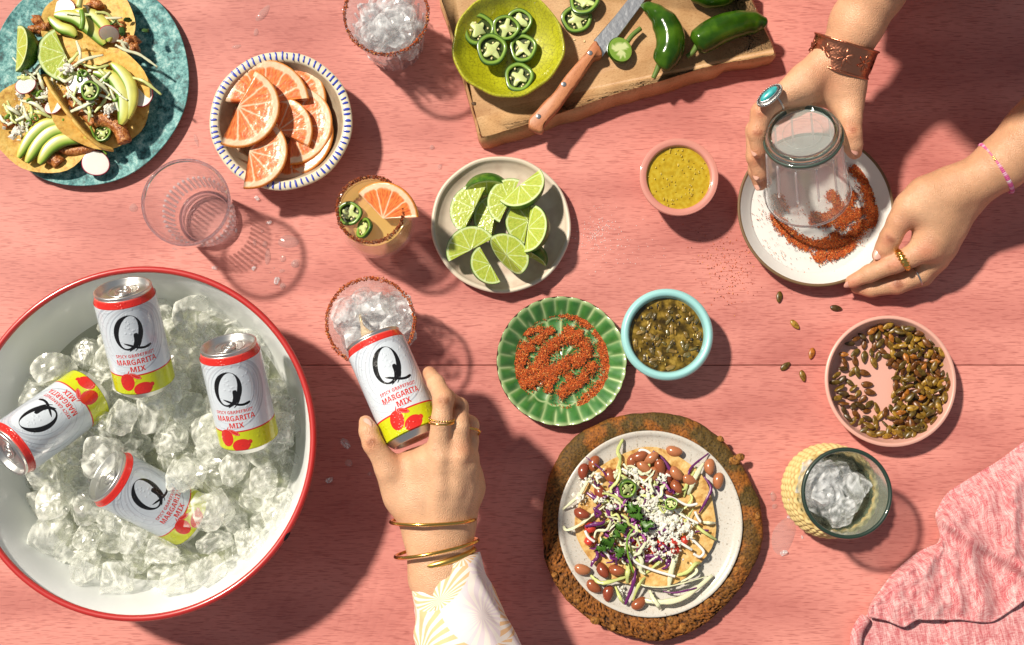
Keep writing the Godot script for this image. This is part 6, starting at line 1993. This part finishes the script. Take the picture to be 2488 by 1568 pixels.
# chain(k, [x, y, h mm, r mm, ...], id): bones through spots of the photo
func chain(bones: Array, k: String, a: Array, id: int) -> void:
	for i in range(0, a.size() - 4, 4):
		bones.append([C(k, a[i], a[i + 1], a[i + 2] * 0.001), C(k, a[i + 4], a[i + 5], a[i + 6] * 0.001), a[i + 3] * 0.001, a[i + 7] * 0.001, id])

# thin darker lines of skin across a joint
func crease(bl: Array, k: String, x: float, y: float, h: float, dx: float, dy: float, n: int, gap: float, c: Color) -> void:
	var d := Vector2(dx, dy)
	var s := d.orthogonal().normalized() * gap
	for j in n:
		for i in 7:
			var q := Vector2(x, y) + d * (i - 3) / 3.0 + s * (j - (n - 1) / 2.0) + s * 0.18 * sin(i * 2.0 + j)
			bl.append([C(k, q.x, q.y, h * 0.001), 0.0018, c])

func nail(o: Node3D, at: Vector3, towards: Vector3, up: Vector3, w: float, l: float, c: Color) -> void:
	var g := Mb.new()
	g.ball(func(d: Vector3) -> Vector3:
		var k := 1.0 - 0.18 * d.z
		return Vector3(d.x * w * k, d.y * 0.0009 - 0.30 * (d.x * d.x) * w, d.z * l), 16, 10)
	var z := (towards - up * towards.dot(up)).normalized()
	part("fingernail", g.mesh(true, true), mat("nail_%d" % int(c.r * 100.0), c, 0.22, {"clearcoat_enabled": true, "clearcoat": 0.4}), o, Transform3D(Basis(up.cross(z), up, z), at))

func gold() -> StandardMaterial3D:
	return mat("gold", Color(0.80, 0.50, 0.13), 0.18, {"metallic": 1.0})

func hoop(called: String, label: String, cat: String, at: Vector3, axis: Vector3, rad: float, r: float, m: Material, sq := 1.0, face := Vector3.UP) -> Node3D:
	var o := thing(called, label, cat, at)
	o.transform = along(at, at + axis, face)
	o.basis = o.basis * Basis.from_scale(Vector3(1.0, 1.0, sq))
	part("band", ring_mesh(rad, r, 1.0, 56), m, o)
	return o

func build_hands() -> void:
	var warm := Color(0.72, 0.415, 0.245)
	var red := Color(0.64, 0.245, 0.130)
	var pale := Color(0.74, 0.44, 0.27)
	# ---- the hand tilting a can over the glass
	var lid := C("H", 243, 272, 0.128)
	var base := C("H", 428, 694, 0.137)
	var axis := (lid - base).normalized()
	base = lid - axis * 0.105
	make_can("drink can held in a hand, being poured into the iced glass", along(base, lid, (cp - lid).rotated(axis, deg_to_rad(6.0))))
	var sp := Mb.new()
	sp.tube(smooth3([C("H", 222, 262, 0.122), C("H", 205, 236, 0.112), C("H", 196, 205, 0.090), C("H", 190, 175, 0.066)], 8), PackedFloat32Array([0.0075, 0.0068, 0.006, 0.0055, 0.005, 0.0046, 0.0042, 0.0038, 0.0034, 0.003, 0.0026, 0.0022, 0.002, 0.0018, 0.0016]), 12, 0.5)
	tag(part("liquid_stream", sp.mesh(true, true), glass("stream", Color(0.95, 0.82, 0.58), 0.35, 0.033), self), "stream of pale amber drink pouring from the held can", "drink")
	var b := []
	chain(b, "T", [640, 1760, 112, 27, 600, 1450, 112, 23.5, 560, 1200, 118, 20], 0)
	chain(b, "T", [500, 1480, 112, 20, 480, 1230, 118, 18.5], 0)
	chain(b, "T", [650, 1420, 110, 19, 640, 1200, 116, 18], 0)
	chain(b, "T", [480, 1200, 120, 17, 440, 960, 130, 17, 480, 730, 146, 13], 0)
	chain(b, "T", [560, 1200, 122, 18, 570, 900, 136, 17, 575, 655, 154, 12.5], 0)
	chain(b, "T", [610, 1190, 122, 17, 660, 900, 134, 15, 690, 660, 152, 12], 0)
	chain(b, "T", [660, 1180, 118, 15, 720, 900, 126, 14, 740, 740, 142, 11], 0)
	chain(b, "T", [690, 1100, 112, 14, 755, 880, 114, 12, 760, 800, 124, 10.5], 0)
	chain(b, "T", [460, 1150, 118, 17, 330, 930, 124, 17, 235, 760, 138, 13], 0)
	chain(b, "T", [300, 820, 128, 14, 400, 740, 132, 13, 520, 680, 142, 12], 0)
	chain(b, "T", [240, 765, 140, 12, 124, 592, 150, 9.4, 96, 510, 149, 8.8, 76, 450, 146, 6.6], 1)
	chain(b, "T", [560, 650, 156, 11.5, 576, 440, 168, 9.2, 590, 300, 169, 9.4, 540, 195, 152, 8.0, 496, 126, 134, 6.6], 2)
	chain(b, "T", [688, 655, 152, 11, 694, 480, 158, 8.8, 690, 352, 150, 8.8, 610, 290, 128, 8.0, 540, 250, 116, 7.0], 3)
	chain(b, "T", [742, 735, 140, 10, 760, 580, 142, 8.4, 762, 470, 134, 8.6, 690, 410, 112, 7.8, 600, 380, 102, 7.0], 4)
	chain(b, "T", [762, 800, 122, 9.5, 766, 680, 122, 8.0, 744, 570, 112, 7.8, 680, 520, 100, 7.2, 600, 490, 94, 6.6], 5)
	chain(b, "T", [545, 1120, 140.5, 2.6, 570, 880, 155, 3.0, 572, 690, 166, 3.0], 0)
	chain(b, "T", [600, 1110, 139, 2.6, 668, 880, 150, 3.0, 700, 690, 163, 3.4], 0)
	chain(b, "T", [640, 1100, 134, 2.4, 735, 880, 139, 2.6, 748, 760, 151, 3.0], 0)
	chain(b, "T", [592, 306, 176, 3.0, 588, 300, 176, 3.0], 0)
	var bl := []
	for q in [[592, 300, 172, 11, red], [684, 350, 160, 10, red], [750, 462, 148, 9, red], [110, 590, 156, 11, red], [82, 455, 150, 9, red], [575, 640, 160, 12, pale], [705, 640, 158, 13, red], [280, 700, 140, 16, red], [505, 130, 138, 9, red], [420, 900, 140, 40, pale]]:
		bl.append([C("T", q[0], q[1], q[2] * 0.001), q[3] * 0.001, q[4]])
	var dk := Color(0.36, 0.135, 0.065)
	crease(bl, "T", 593, 306, 179, 26, 6, 3, 11, dk)
	crease(bl, "T", 690, 350, 160, 22, 8, 3, 11, dk)
	crease(bl, "T", 112, 585, 159, 20, -8, 3, 12, dk)
	crease(bl, "T", 560, 640, 168, 30, 8, 1, 14, dk)
	var o := thing("person", "hand and forearm in a printed sleeve, gripping and tilting a can", "person", Vector3.ZERO)
	part("arm", body_mesh(b, 0.0022, bl, warm), skin("skin"), o)
	nail(o, C("T", 80, 468, 0.1545), C("T", 82, 440, 0.150) - C("T", 96, 520, 0.156), Vector3(-0.45, 0.86, -0.2).normalized(), 0.0052, 0.0070, Color(0.72, 0.42, 0.34))
	nail(o, C("T", 504, 126, 0.1415), C("T", 490, 105, 0.130) - C("T", 545, 195, 0.152), Vector3(0.1, 0.86, -0.5).normalized(), 0.0048, 0.0058, Color(0.72, 0.42, 0.34))
	# sleeve
	var fan := mat("fan_print", Color(1, 1, 1), 0.8, {"albedo_texture": fan_picture(), "rim_enabled": true, "rim": 0.2})
	var sl := Mb.new()
	var ctr := [C("T", 610, 1420, 0.112), C("T", 640, 1560, 0.112), C("T", 680, 1700, 0.112), C("T", 730, 1900, 0.112), C("T", 800, 2150, 0.112)]
	var path := smooth3(ctr, 8)
	var rads := [0.0335, 0.036, 0.041, 0.047, 0.052]
	var np := path.size()
	for side in 2:
		sl.grid(64, np - 1, func(u: float, t: float) -> Vector3:
			var i := roundi(t * (np - 1))
			var d := (path[mini(i + 1, np - 1)] - path[maxi(i - 1, 0)]).normalized()
			var s := d.cross(Vector3.UP).normalized()
			var nn := s.cross(d)
			var k := t * 4.0
			var r: float = lerpf(rads[int(minf(k, 3.0))], rads[int(minf(k, 3.0)) + 1], k - minf(floorf(k), 3.0))
			var a := u * TAU
			r *= 1.0 + 0.05 * sin(a * 3.0 + t * 5.0) + 0.06 * noise.get_noise_2d(cos(a) * 90.0 + 50.0, sin(a) * 90.0 + t * 160.0) * 1.6 * smoothstep(0.0, 0.3, t) + 0.02 * sin(a * 7.0 - t * 9.0)
			r -= 0.0008 * side
			var slant := s * 0.0 + d * (0.010 * cos(a + 0.4)) * (1.0 - t)
			return path[i] + (s * cos(a) + nn * sin(a) * 0.8) * r + slant, true)
	for i in sl.uv.size():
		sl.uv[i] = Vector2(sl.uv[i].x * 1.6, sl.uv[i].y * 1.25)
	part("sleeve", sl.mesh(), fan, o)
	# bangles and rings
	var ad := (C("T", 560, 1200, 0.118) - C("T", 600, 1450, 0.112)).normalized()
	hoop("bangle", "thin gold bangle highest on the wrist, nearest the hand", "bangle", C("T", 520, 1098, 0.122), ad.lerp(Vector3(0.0, 0.03, -1), 0.8).normalized(), 0.0395, 0.0016, gold(), 0.84)
	hoop("bangle", "thin gold bangle slanting across the middle of the wrist", "bangle", C("T", 545, 1282, 0.116), Vector3(-0.19, 0.05, -0.95).normalized(), 0.0395, 0.0017, gold(), 0.84)
	var bg := hoop("bangle", "flat hammered gold bangle lowest on the wrist, by the sleeve", "bangle", C("T", 595, 1345, 0.113), Vector3(-0.26, 0.08, -0.94).normalized(), 0.0285, 0.0030, mat("brushed_gold", Color(0.78, 0.52, 0.14), 0.32, {"metallic": 1.0}), 0.9)
	var fd := (C("T", 592, 305, 0.168) - C("T", 568, 650, 0.156)).normalized()
	hoop("ring", "plain gold ring on the index finger of the pouring hand", "ring", C("T", 577, 452, 0.1655), fd.lerp(Vector3(-0.2, 0, -1), 0.2).normalized(), 0.0112, 0.0011, gold())
	var bead := thing("ring", "beaded gold ring above the plain one on the pouring hand", "ring", C("T", 577, 430, 0.166))
	bead.transform = along(C("T", 577, 430, 0.1662), C("T", 577, 430, 0.1662) + fd, Vector3.UP)
	for i in 30:
		part("bead", lump(0.0012, 0.0012, 0.0012, 0.0, 0.0, 8, 6), gold(), bead, Transform3D(Basis.IDENTITY, Vector3(cos(TAU * i / 30.0), 0, sin(TAU * i / 30.0)) * 0.0112))
	hoop("ring", "thin gold ring on the ring finger of the pouring hand", "ring", C("T", 754, 520, 0.147), (C("T", 750, 470, 0.144) - C("T", 752, 580, 0.150)).normalized(), 0.0104, 0.0011, gold())
	build_jar_hand(warm.lerp(Color(0.70, 0.36, 0.21), 0.5), red, pale)
	build_plate_hand(Color(0.60, 0.325, 0.185), Color(0.58, 0.22, 0.135), pale)

func build_jar_hand(tone: Color, red: Color, pale: Color) -> void:
	var b := []
	chain(b, "F", [880, -280, 150, 32, 800, -60, 138, 27.5, 706, 120, 122, 23.5, 620, 290, 106, 20], 0)
	chain(b, "F", [690, 100, 120, 20, 656, 260, 104, 17, 645, 330, 98, 17], 0)
	chain(b, "F", [560, 300, 108, 18, 440, 410, 106, 15, 375, 455, 104, 12.5], 0)
	chain(b, "F", [590, 320, 100, 18, 470, 440, 92, 16, 380, 500, 84, 12], 0)
	chain(b, "F", [600, 340, 90, 16, 470, 460, 76, 14, 390, 530, 64, 11], 0)
	chain(b, "F", [620, 320, 102, 19, 640, 420, 98, 19, 655, 520, 96, 15.5], 0)
	chain(b, "F", [560, 380, 96, 17, 610, 450, 90, 17], 0)
	chain(b, "F", [655, 510, 98, 14.5, 668, 590, 102, 11.5, 672, 665, 100, 10.6, 680, 720, 95, 9.8, 690, 758, 90, 7.6], 1)
	chain(b, "F", [372, 452, 106, 12, 290, 500, 104, 10.6, 226, 560, 100, 10.4, 203, 660, 94, 9.2, 212, 752, 84, 7.4], 2)
	chain(b, "F", [372, 490, 88, 11.5, 250, 560, 82, 10.4, 198, 650, 76, 10, 196, 780, 68, 9.2, 216, 872, 58, 7.4], 3)
	chain(b, "F", [385, 525, 68, 11, 260, 600, 60, 10, 200, 720, 54, 9.6, 204, 850, 46, 8.8, 220, 916, 38, 7.4], 4)
	var bl := []
	for q in [[215, 560, 108, 11, red], [205, 650, 100, 9, red], [212, 760, 88, 9, red], [196, 800, 74, 9, red], [216, 880, 60, 9, red], [222, 918, 42, 9, red], [672, 650, 108, 11, red], [690, 760, 92, 10, red], [420, 420, 116, 16, pale], [600, 470, 106, 20, pale], [530, 400, 106, 24, red], [640, 560, 106, 10, pale]]:
		bl.append([C("F", q[0], q[1], q[2] * 0.001), q[3] * 0.001, q[4]])
	var dk := Color(0.40, 0.14, 0.075)
	crease(bl, "F", 208, 572, 110, 28, 8, 2, 12, dk)
	crease(bl, "F", 203, 668, 103, 26, -2, 3, 10, dk)
	crease(bl, "F", 672, 650, 112, 26, 4, 3, 12, dk)
	crease(bl, "F", 560, 480, 104, 60, 40, 1, 12, dk)
	var o := thing("person", "bare arm reaching down from the top, hand round an upside down glass", "person", Vector3.ZERO)
	part("arm", body_mesh(b, 0.0022, bl, tone), skin("skin"), o)
	var cloth := mat("shirt", Color(0.42, 0.30, 0.24), 0.85)
	var sh := Mb.new()
	sh.tube(smooth3([C("F", 830, -170, 0.145), C("F", 960, -420, 0.15), C("F", 1040, -600, 0.20), C("F", 1080, -720, 0.27), C("F", 1120, -760, 0.30)], 6), PackedFloat32Array([0.048, 0.050, 0.052, 0.054, 0.056, 0.058, 0.060, 0.062, 0.064]), 20)
	var tor := Mb.new()
	tor.tube(smooth3([C("F", 1120, -800, -0.20), C("F", 1150, -780, 0.10), C("F", 1170, -760, 0.25), C("F", 1170, -760, 0.36)], 6), PackedFloat32Array([0.13, 0.13, 0.13, 0.13, 0.13, 0.132, 0.135, 0.14, 0.145, 0.15, 0.15, 0.15, 0.145, 0.14, 0.13, 0.115, 0.10, 0.08, 0.06]), 28, 0.7)
	part("shirt", tor.mesh(true, true), cloth, o)
	part("shirt_sleeve", sh.mesh(true, true), cloth, o)
	var nc := Color(0.66, 0.33, 0.26)
	nail(o, C("F", 697, 735, 0.1005), Vector3(0.12, -0.2, 1.0), Vector3(0.45, 0.85, 0.1).normalized(), 0.0062, 0.0080, nc)
	nail(o, C("F", 192, 748, 0.0880), Vector3(0.1, -0.3, 1.0), Vector3(-0.5, 0.8, 0.1).normalized(), 0.0046, 0.0065, Color(0.68, 0.38, 0.29))
	nail(o, C("F", 200, 868, 0.0630), Vector3(0.15, -0.3, 1.0), Vector3(-0.5, 0.8, 0.1).normalized(), 0.0046, 0.0065, Color(0.68, 0.38, 0.29))
	nail(o, C("F", 206, 922, 0.0430), Vector3(0.15, -0.3, 1.0), Vector3(-0.5, 0.8, 0.2).normalized(), 0.0044, 0.0060, Color(0.68, 0.38, 0.29))
	# copper cuff
	var copper := mat("copper", Color(0.56, 0.225, 0.135), 0.30, {"metallic": 1.0, "heightmap_enabled": true, "heightmap_texture": ntex(0.03, [], 151, 512, 2, FastNoiseLite.TYPE_CELLULAR), "heightmap_scale": 0.05, "uv1_triplanar": true, "uv1_scale": Vector3.ONE * 16.0})
	var at := C("F", 605, 300, 0.107)
	var cuff := thing("cuff", "wide engraved copper cuff on the wrist at the top", "bracelet", at)
	var dir := (C("F", 700, 60, 0.126) - C("F", 612, 300, 0.106)).normalized()
	cuff.transform = along(C("F", 618, 306, 0.103), C("F", 618, 306, 0.103) + dir.lerp(Vector3(0.3, 0.35, -0.9), 0.3), Vector3.UP)
	var cg := Mb.new()
	for side in 2:
		cg.grid(64, 10, func(u: float, t: float) -> Vector3:
			var a := u * TAU
			var r := 0.0312 - side * 0.0012 + 0.0006 * (1.0 if t < 0.07 or t > 0.93 else 0.0) + 0.001 * t
			return Vector3(cos(a) * r, (t - 0.3) * 0.027, sin(a) * r * 0.90), true)
	part("band", cg.mesh(), copper, cuff)
	for e in [0.0, 1.0]:
		part("edge_bead", ring_mesh(0.0315 + e * 0.001, 0.0011, 1.0, 60), copper, cuff, Transform3D(Basis.from_scale(Vector3(1, 1, 0.90)), Vector3(0, (e - 0.3) * 0.027, 0)))
	for i in 9:                                        # engraved leaves in relief
		var a := TAU * i / 9.0 + 0.2
		var fl := Mb.new()
		for k in 6:
			var ph := TAU * k / 6.0
			var pl := PackedVector2Array()
			for q in oval(0.0046, 0, 0.0042, 0.0016, 0.0, 12):
				pl.append(q.rotated(ph))
			fl.slab(pl, 0.0, 0.00045, 0.0002)
		part("engraved_leaf", fl.mesh(), copper, cuff, Transform3D(Basis(Vector3.UP, -a) * Basis(Vector3(0, 0, 1), -PI / 2.0), Vector3(cos(a) * 0.0316, 0.0054, sin(a) * 0.0316 * 0.90)))
	# turquoise ring
	var silver := mat("silver", Color(0.55, 0.55, 0.54), 0.28, {"metallic": 1.0})
	var dark := mat("dark_silver", Color(0.10, 0.10, 0.10), 0.4, {"metallic": 1.0})
	var rp := C("F", 268, 478, 0.1215)
	var r := thing("ring", "silver ring with an oval turquoise stone on the upper hand", "ring", rp)
	var up := Vector3(-0.42, 0.86, -0.28).normalized()
	var zz := (C("F", 320, 440, 0.12) - C("F", 215, 515, 0.12)).normalized()
	zz = (zz - up * zz.dot(up)).normalized()
	r.transform = Transform3D(Basis(up.cross(zz), up, zz), rp)
	var st := func(rx: float, rz: float, y0: float, y1: float) -> ArrayMesh:
		var g := Mb.new()
		g.slab(oval(0, 0, rx, rz, 0, 40), y0, y1, 0.0007)
		return g.mesh()
	part("setting", st.call(0.0082, 0.0150, -0.001, 0.0016), silver, r)
	part("groove", st.call(0.0066, 0.0132, 0.0015, 0.0021), dark, r)
	part("bezel", st.call(0.0054, 0.0116, 0.002, 0.0036), silver, r)
	var tq := Mb.new()
	tq.ball(func(d: Vector3) -> Vector3:
		tq.col = Color(0.03, 0.40, 0.42) * (1.0 + 0.8 * noise.get_noise_3d(d.x * 160.0, d.y * 160.0, d.z * 160.0))
		return d * Vector3(0.0046, 0.0034, 0.0104), 20, 14)
	part("turquoise_stone", tq.mesh(true, true), mat("turquoise_stone", Color(1, 1, 1), 0.25, {"vertex_color_use_as_albedo": true, "clearcoat_enabled": true}), r, Transform3D(Basis.IDENTITY, Vector3(0, 0.0034, 0)))
	for i in 34:
		var a := TAU * i / 34.0
		part("bead", lump(0.0009, 0.0009, 0.0009, 0, 0, 6, 5), silver, r, Transform3D(Basis.IDENTITY, Vector3(cos(a) * 0.0072, 0.0019, sin(a) * 0.0140)))
	var fb := (C("F", 226, 560, 0.100) - C("F", 372, 452, 0.106)).normalized()
	var rb := part("band", ring_mesh(0.0118, 0.0012), silver, r)
	rb.transform = r.transform.affine_inverse() * along(C("F", 300, 495, 0.1045), C("F", 300, 495, 0.1045) + fb)

func build_plate_hand(tone: Color, red: Color, pale: Color) -> void:
	var b := []
	chain(b, "SS", [2700, -900, 110, 34, 2200, -330, 92, 29, 1850, -10, 80, 25, 1560, 180, 70, 21.5], 0)
	chain(b, "SS", [1560, 180, 72, 20, 1400, 240, 68, 20, 1250, 330, 64, 20, 1060, 520, 60, 18], 0)
	chain(b, "SS", [1600, 220, 62, 17, 1420, 400, 54, 18, 1250, 680, 48, 17, 1110, 900, 48, 13], 0)
	chain(b, "SS", [1250, 330, 62, 18, 1150, 560, 56, 19, 1080, 800, 52, 15, 1030, 900, 50, 13], 0)
	chain(b, "SS", [1300, 600, 42, 16, 1180, 900, 38, 14, 1130, 1010, 34, 12], 0)
	chain(b, "SS", [1250, 240, 66, 16, 1020, 330, 66, 16, 850, 460, 64, 14.5], 0)
	chain(b, "SS", [1080, 400, 62, 17, 960, 480, 60, 16], 0)
	chain(b, "SS", [850, 450, 64, 14, 740, 610, 58, 11.8, 640, 800, 47, 11, 590, 900, 41, 10.2, 525, 985, 34, 8.0], 1)
	chain(b, "SS", [1030, 900, 52, 13, 860, 1000, 47, 11, 690, 1070, 41, 10.4, 420, 1180, 31, 9.2, 225, 1270, 23, 7.2], 2)
	chain(b, "SS", [1120, 1020, 36, 12, 960, 1190, 28, 10.6, 720, 1300, 22, 10, 430, 1345, 15, 8.8, 280, 1335, 12, 7.0], 3)
	chain(b, "SS", [1160, 1040, 26, 11, 1000, 1220, 16, 9.4, 760, 1300, 11, 8.6, 560, 1300, 10, 7.4], 4)
	var bl := []
	for q in [[1030, 930, 64, 16, red], [860, 800, 58, 14, pale], [690, 1080, 52, 11, red], [230, 1280, 28, 11, red], [620, 830, 58, 11, red], [520, 990, 40, 10, red], [720, 1320, 30, 11, red], [300, 1340, 18, 10, red], [860, 620, 66, 14, red], [1000, 520, 80, 26, pale], [780, 620, 60, 12, red]]:
		bl.append([C("SS", q[0], q[1], q[2] * 0.001), q[3] * 0.001, q[4]])
	var dk := Color(0.26, 0.085, 0.045)
	crease(bl, "SS", 610, 1150, 49, 22, 44, 3, 26, dk)
	crease(bl, "SS", 720, 1300, 32, 26, 40, 4, 26, dk)
	crease(bl, "SS", 630, 820, 58, 50, 24, 3, 26, dk)
	crease(bl, "SS", 870, 720, 60, 40, -40, 2, 26, dk)
	var o := thing("person", "tanned arm from the right edge, hand pinching the white plate's rim", "person", Vector3.ZERO)
	part("arm", body_mesh(b, 0.0022, bl, tone), skin("skin"), o)
	nail(o, C("SS", 520, 965, 0.0432), C("SS", 490, 1020, 0.033) - C("SS", 590, 900, 0.042), Vector3(-0.15, 0.95, 0.1).normalized(), 0.0056, 0.0075, Color(0.72, 0.45, 0.38))
	nail(o, C("SS", 195, 1305, 0.0255), C("SS", 170, 1300, 0.020) - C("SS", 300, 1230, 0.025), Vector3(-0.2, 0.7, 0.65).normalized(), 0.0042, 0.0060, Color(0.66, 0.34, 0.28))
	# bracelet of flat beads
	var br := thing("bracelet", "pink beaded bracelet with gold beads on the right arm", "bracelet", C("SS", 1790, 80, 0.078))
	var dir := (C("SS", 2200, -330, 0.092) - C("SS", 1560, 180, 0.070)).normalized()
	var ctr := C("SS", 1790, 42, 0.076)
	br.transform = along(ctr, ctr + dir.lerp(Vector3(0.9, 0.2, -0.1), 0.25), Vector3.UP)
	var bead := Mb.new()
	bead.slab(oval(0, 0, 0.0024, 0.0024, 0, 14), -0.0009, 0.0009, 0.0003)
	var bm := bead.mesh()
	var pinks := [mat("bead_pink", Color(0.62, 0.10, 0.30), 0.4), mat("bead_light", Color(0.70, 0.36, 0.52), 0.4), mat("bead_white", Color(0.74, 0.66, 0.66), 0.4)]
	for i in 92:
		var a := TAU * i / 92.0
		var m: Material = gold() if i % 46 in [27, 28, 29] else pinks[0 if i % 5 < 3 else 1 if i % 7 else 2]
		part("bead", bm, m, br, Transform3D(Basis(Vector3.UP, -a) * Basis(Vector3(1, 0, 0), PI / 2.0), Vector3(cos(a), 0, sin(a)) * 0.0278))
	# twisted gold ring and a sliver of a silver one
	var fd := (C("SS", 690, 1070, 0.041) - C("SS", 1030, 900, 0.052)).normalized()
	var at := C("SS", 775, 1036, 0.0442)
	var rg := thing("ring", "thick twisted gold ring on the plate holding hand", "ring", at)
	rg.transform = along(at, at + fd.lerp(Vector3(-0.4, 0, 0.9), 0.12))
	var tw := Mb.new()
	tw.grid(120, 14, func(u: float, t: float) -> Vector3:
		var a := u * TAU
		var q := TAU * (t if t < 1.0 else 0.0)
		var top := 0.5 + 0.5 * sin(a + 0.2)
		var th := lerpf(0.0013, 0.0034, top) * (1.0 + 0.26 * top * sin(a * 18.0 + q * 2.0))
		return Vector3(cos(a) * (0.0114 + cos(q) * th * 0.55), sin(q) * th, sin(a) * (0.0114 + cos(q) * th * 0.55)), true)
	part("band", tw.mesh(true, true), gold(), rg)
	hoop("ring", "thin silver ring half hidden on the middle finger by the plate", "ring", C("SS", 930, 1200, 0.0275), (C("SS", 720, 1300, 0.022) - C("SS", 960, 1190, 0.028)).normalized(), 0.0110, 0.0011, mats["silver"])

func build_table() -> void:
	var t := thing("table", "salmon pink painted wooden table top of wide planks", "table", Vector3.ZERO)
	var seam := C("D", 1204, 859, 0.0).z
	for i in 4:
		var z0 := seam + (i - 2) * 0.40 + 0.0004
		var g := Mb.new()
		g.slab(PackedVector2Array([Vector2(-0.95, z0), Vector2(0.95, z0), Vector2(0.95, z0 + 0.3994), Vector2(-0.95, z0 + 0.3994)]), -0.03, 0.0, 0.0007)
		for k in g.v.size():
			g.uv[k] = Vector2(g.v[k].x / 1.9 + 0.5, (g.v[k].z - z0) / 0.4)
		var w: Array = mats.get("plank_%d" % (i % 2), [])
		if w.is_empty():
			w = wood_picture(11 + i * 5, Color8(213, 139, 128), Color8(166, 92, 86), Color8(126, 56, 51), 2048, 700, 9.0 + i)
			mats["plank_%d" % (i % 2)] = w
		part("plank", g.mesh(false), mat("pink_wood_%d" % (i % 2), Color(1, 1, 1), 0.62, {"albedo_texture": w[0], "heightmap_enabled": true, "heightmap_texture": w[1], "heightmap_scale": 0.02}), t)

func _ready() -> void:
	# camera, looking almost straight down
	var cam := Camera3D.new()
	cam.name = "camera"
	cp = Vector3(0, cos(TILT), sin(TILT)) * DIST
	cam.look_at_from_position(cp, Vector3.ZERO, Vector3(0, 0, -1))
	cam.fov = rad_to_deg(2.0 * atan(784.0 / F))
	cam.near = 0.05
	cam.far = 20.0
	add_child(cam)
	cb = cam.basis
	# sky, sun and exposure
	var env := Environment.new()
	env.background_mode = Environment.BG_SKY
	var sky := Sky.new()
	var sm := ProceduralSkyMaterial.new()
	sm.sky_top_color = Color(0.19, 0.205, 0.225).linear_to_srgb()
	sm.sky_horizon_color = Color(0.25, 0.255, 0.26).linear_to_srgb()
	sm.ground_bottom_color = Color(0.10, 0.09, 0.08).linear_to_srgb()
	sm.ground_horizon_color = Color(0.30, 0.29, 0.28).linear_to_srgb()
	sm.sun_angle_max = 1.0
	sky.sky_material = sm
	env.sky = sky
	env.tonemap_mode = Environment.TONE_MAPPER_LINEAR
	env.tonemap_exposure = 1.04
	env.sdfgi_enabled = true
	env.ssao_enabled = true
	env.ssil_enabled = true
	var we := WorldEnvironment.new()
	we.name = "environment"
	we.environment = env
	add_child(we)
	var sun := DirectionalLight3D.new()
	sun.name = "sun"
	sun.light_energy = 1.6
	sun.light_color = Color(1.0, 0.955, 0.89)
	sun.light_angular_distance = 3.5
	sun.shadow_enabled = true
	var az := deg_to_rad(35.0)
	var el := deg_to_rad(51.0)
	sun.look_at_from_position(Vector3.ZERO, Vector3(cos(az) * cos(el), -sin(el), sin(az) * cos(el)))
	add_child(sun)
	rng.seed = 20
	build_table()
	build_ware()
	build_grapefruit()
	build_limes()
	build_jalapenos()
	build_tacos()
	build_tostada()
	build_seeds()
	build_basin()
	build_drops()
	build_napkin()
	build_powders()
	build_hands()
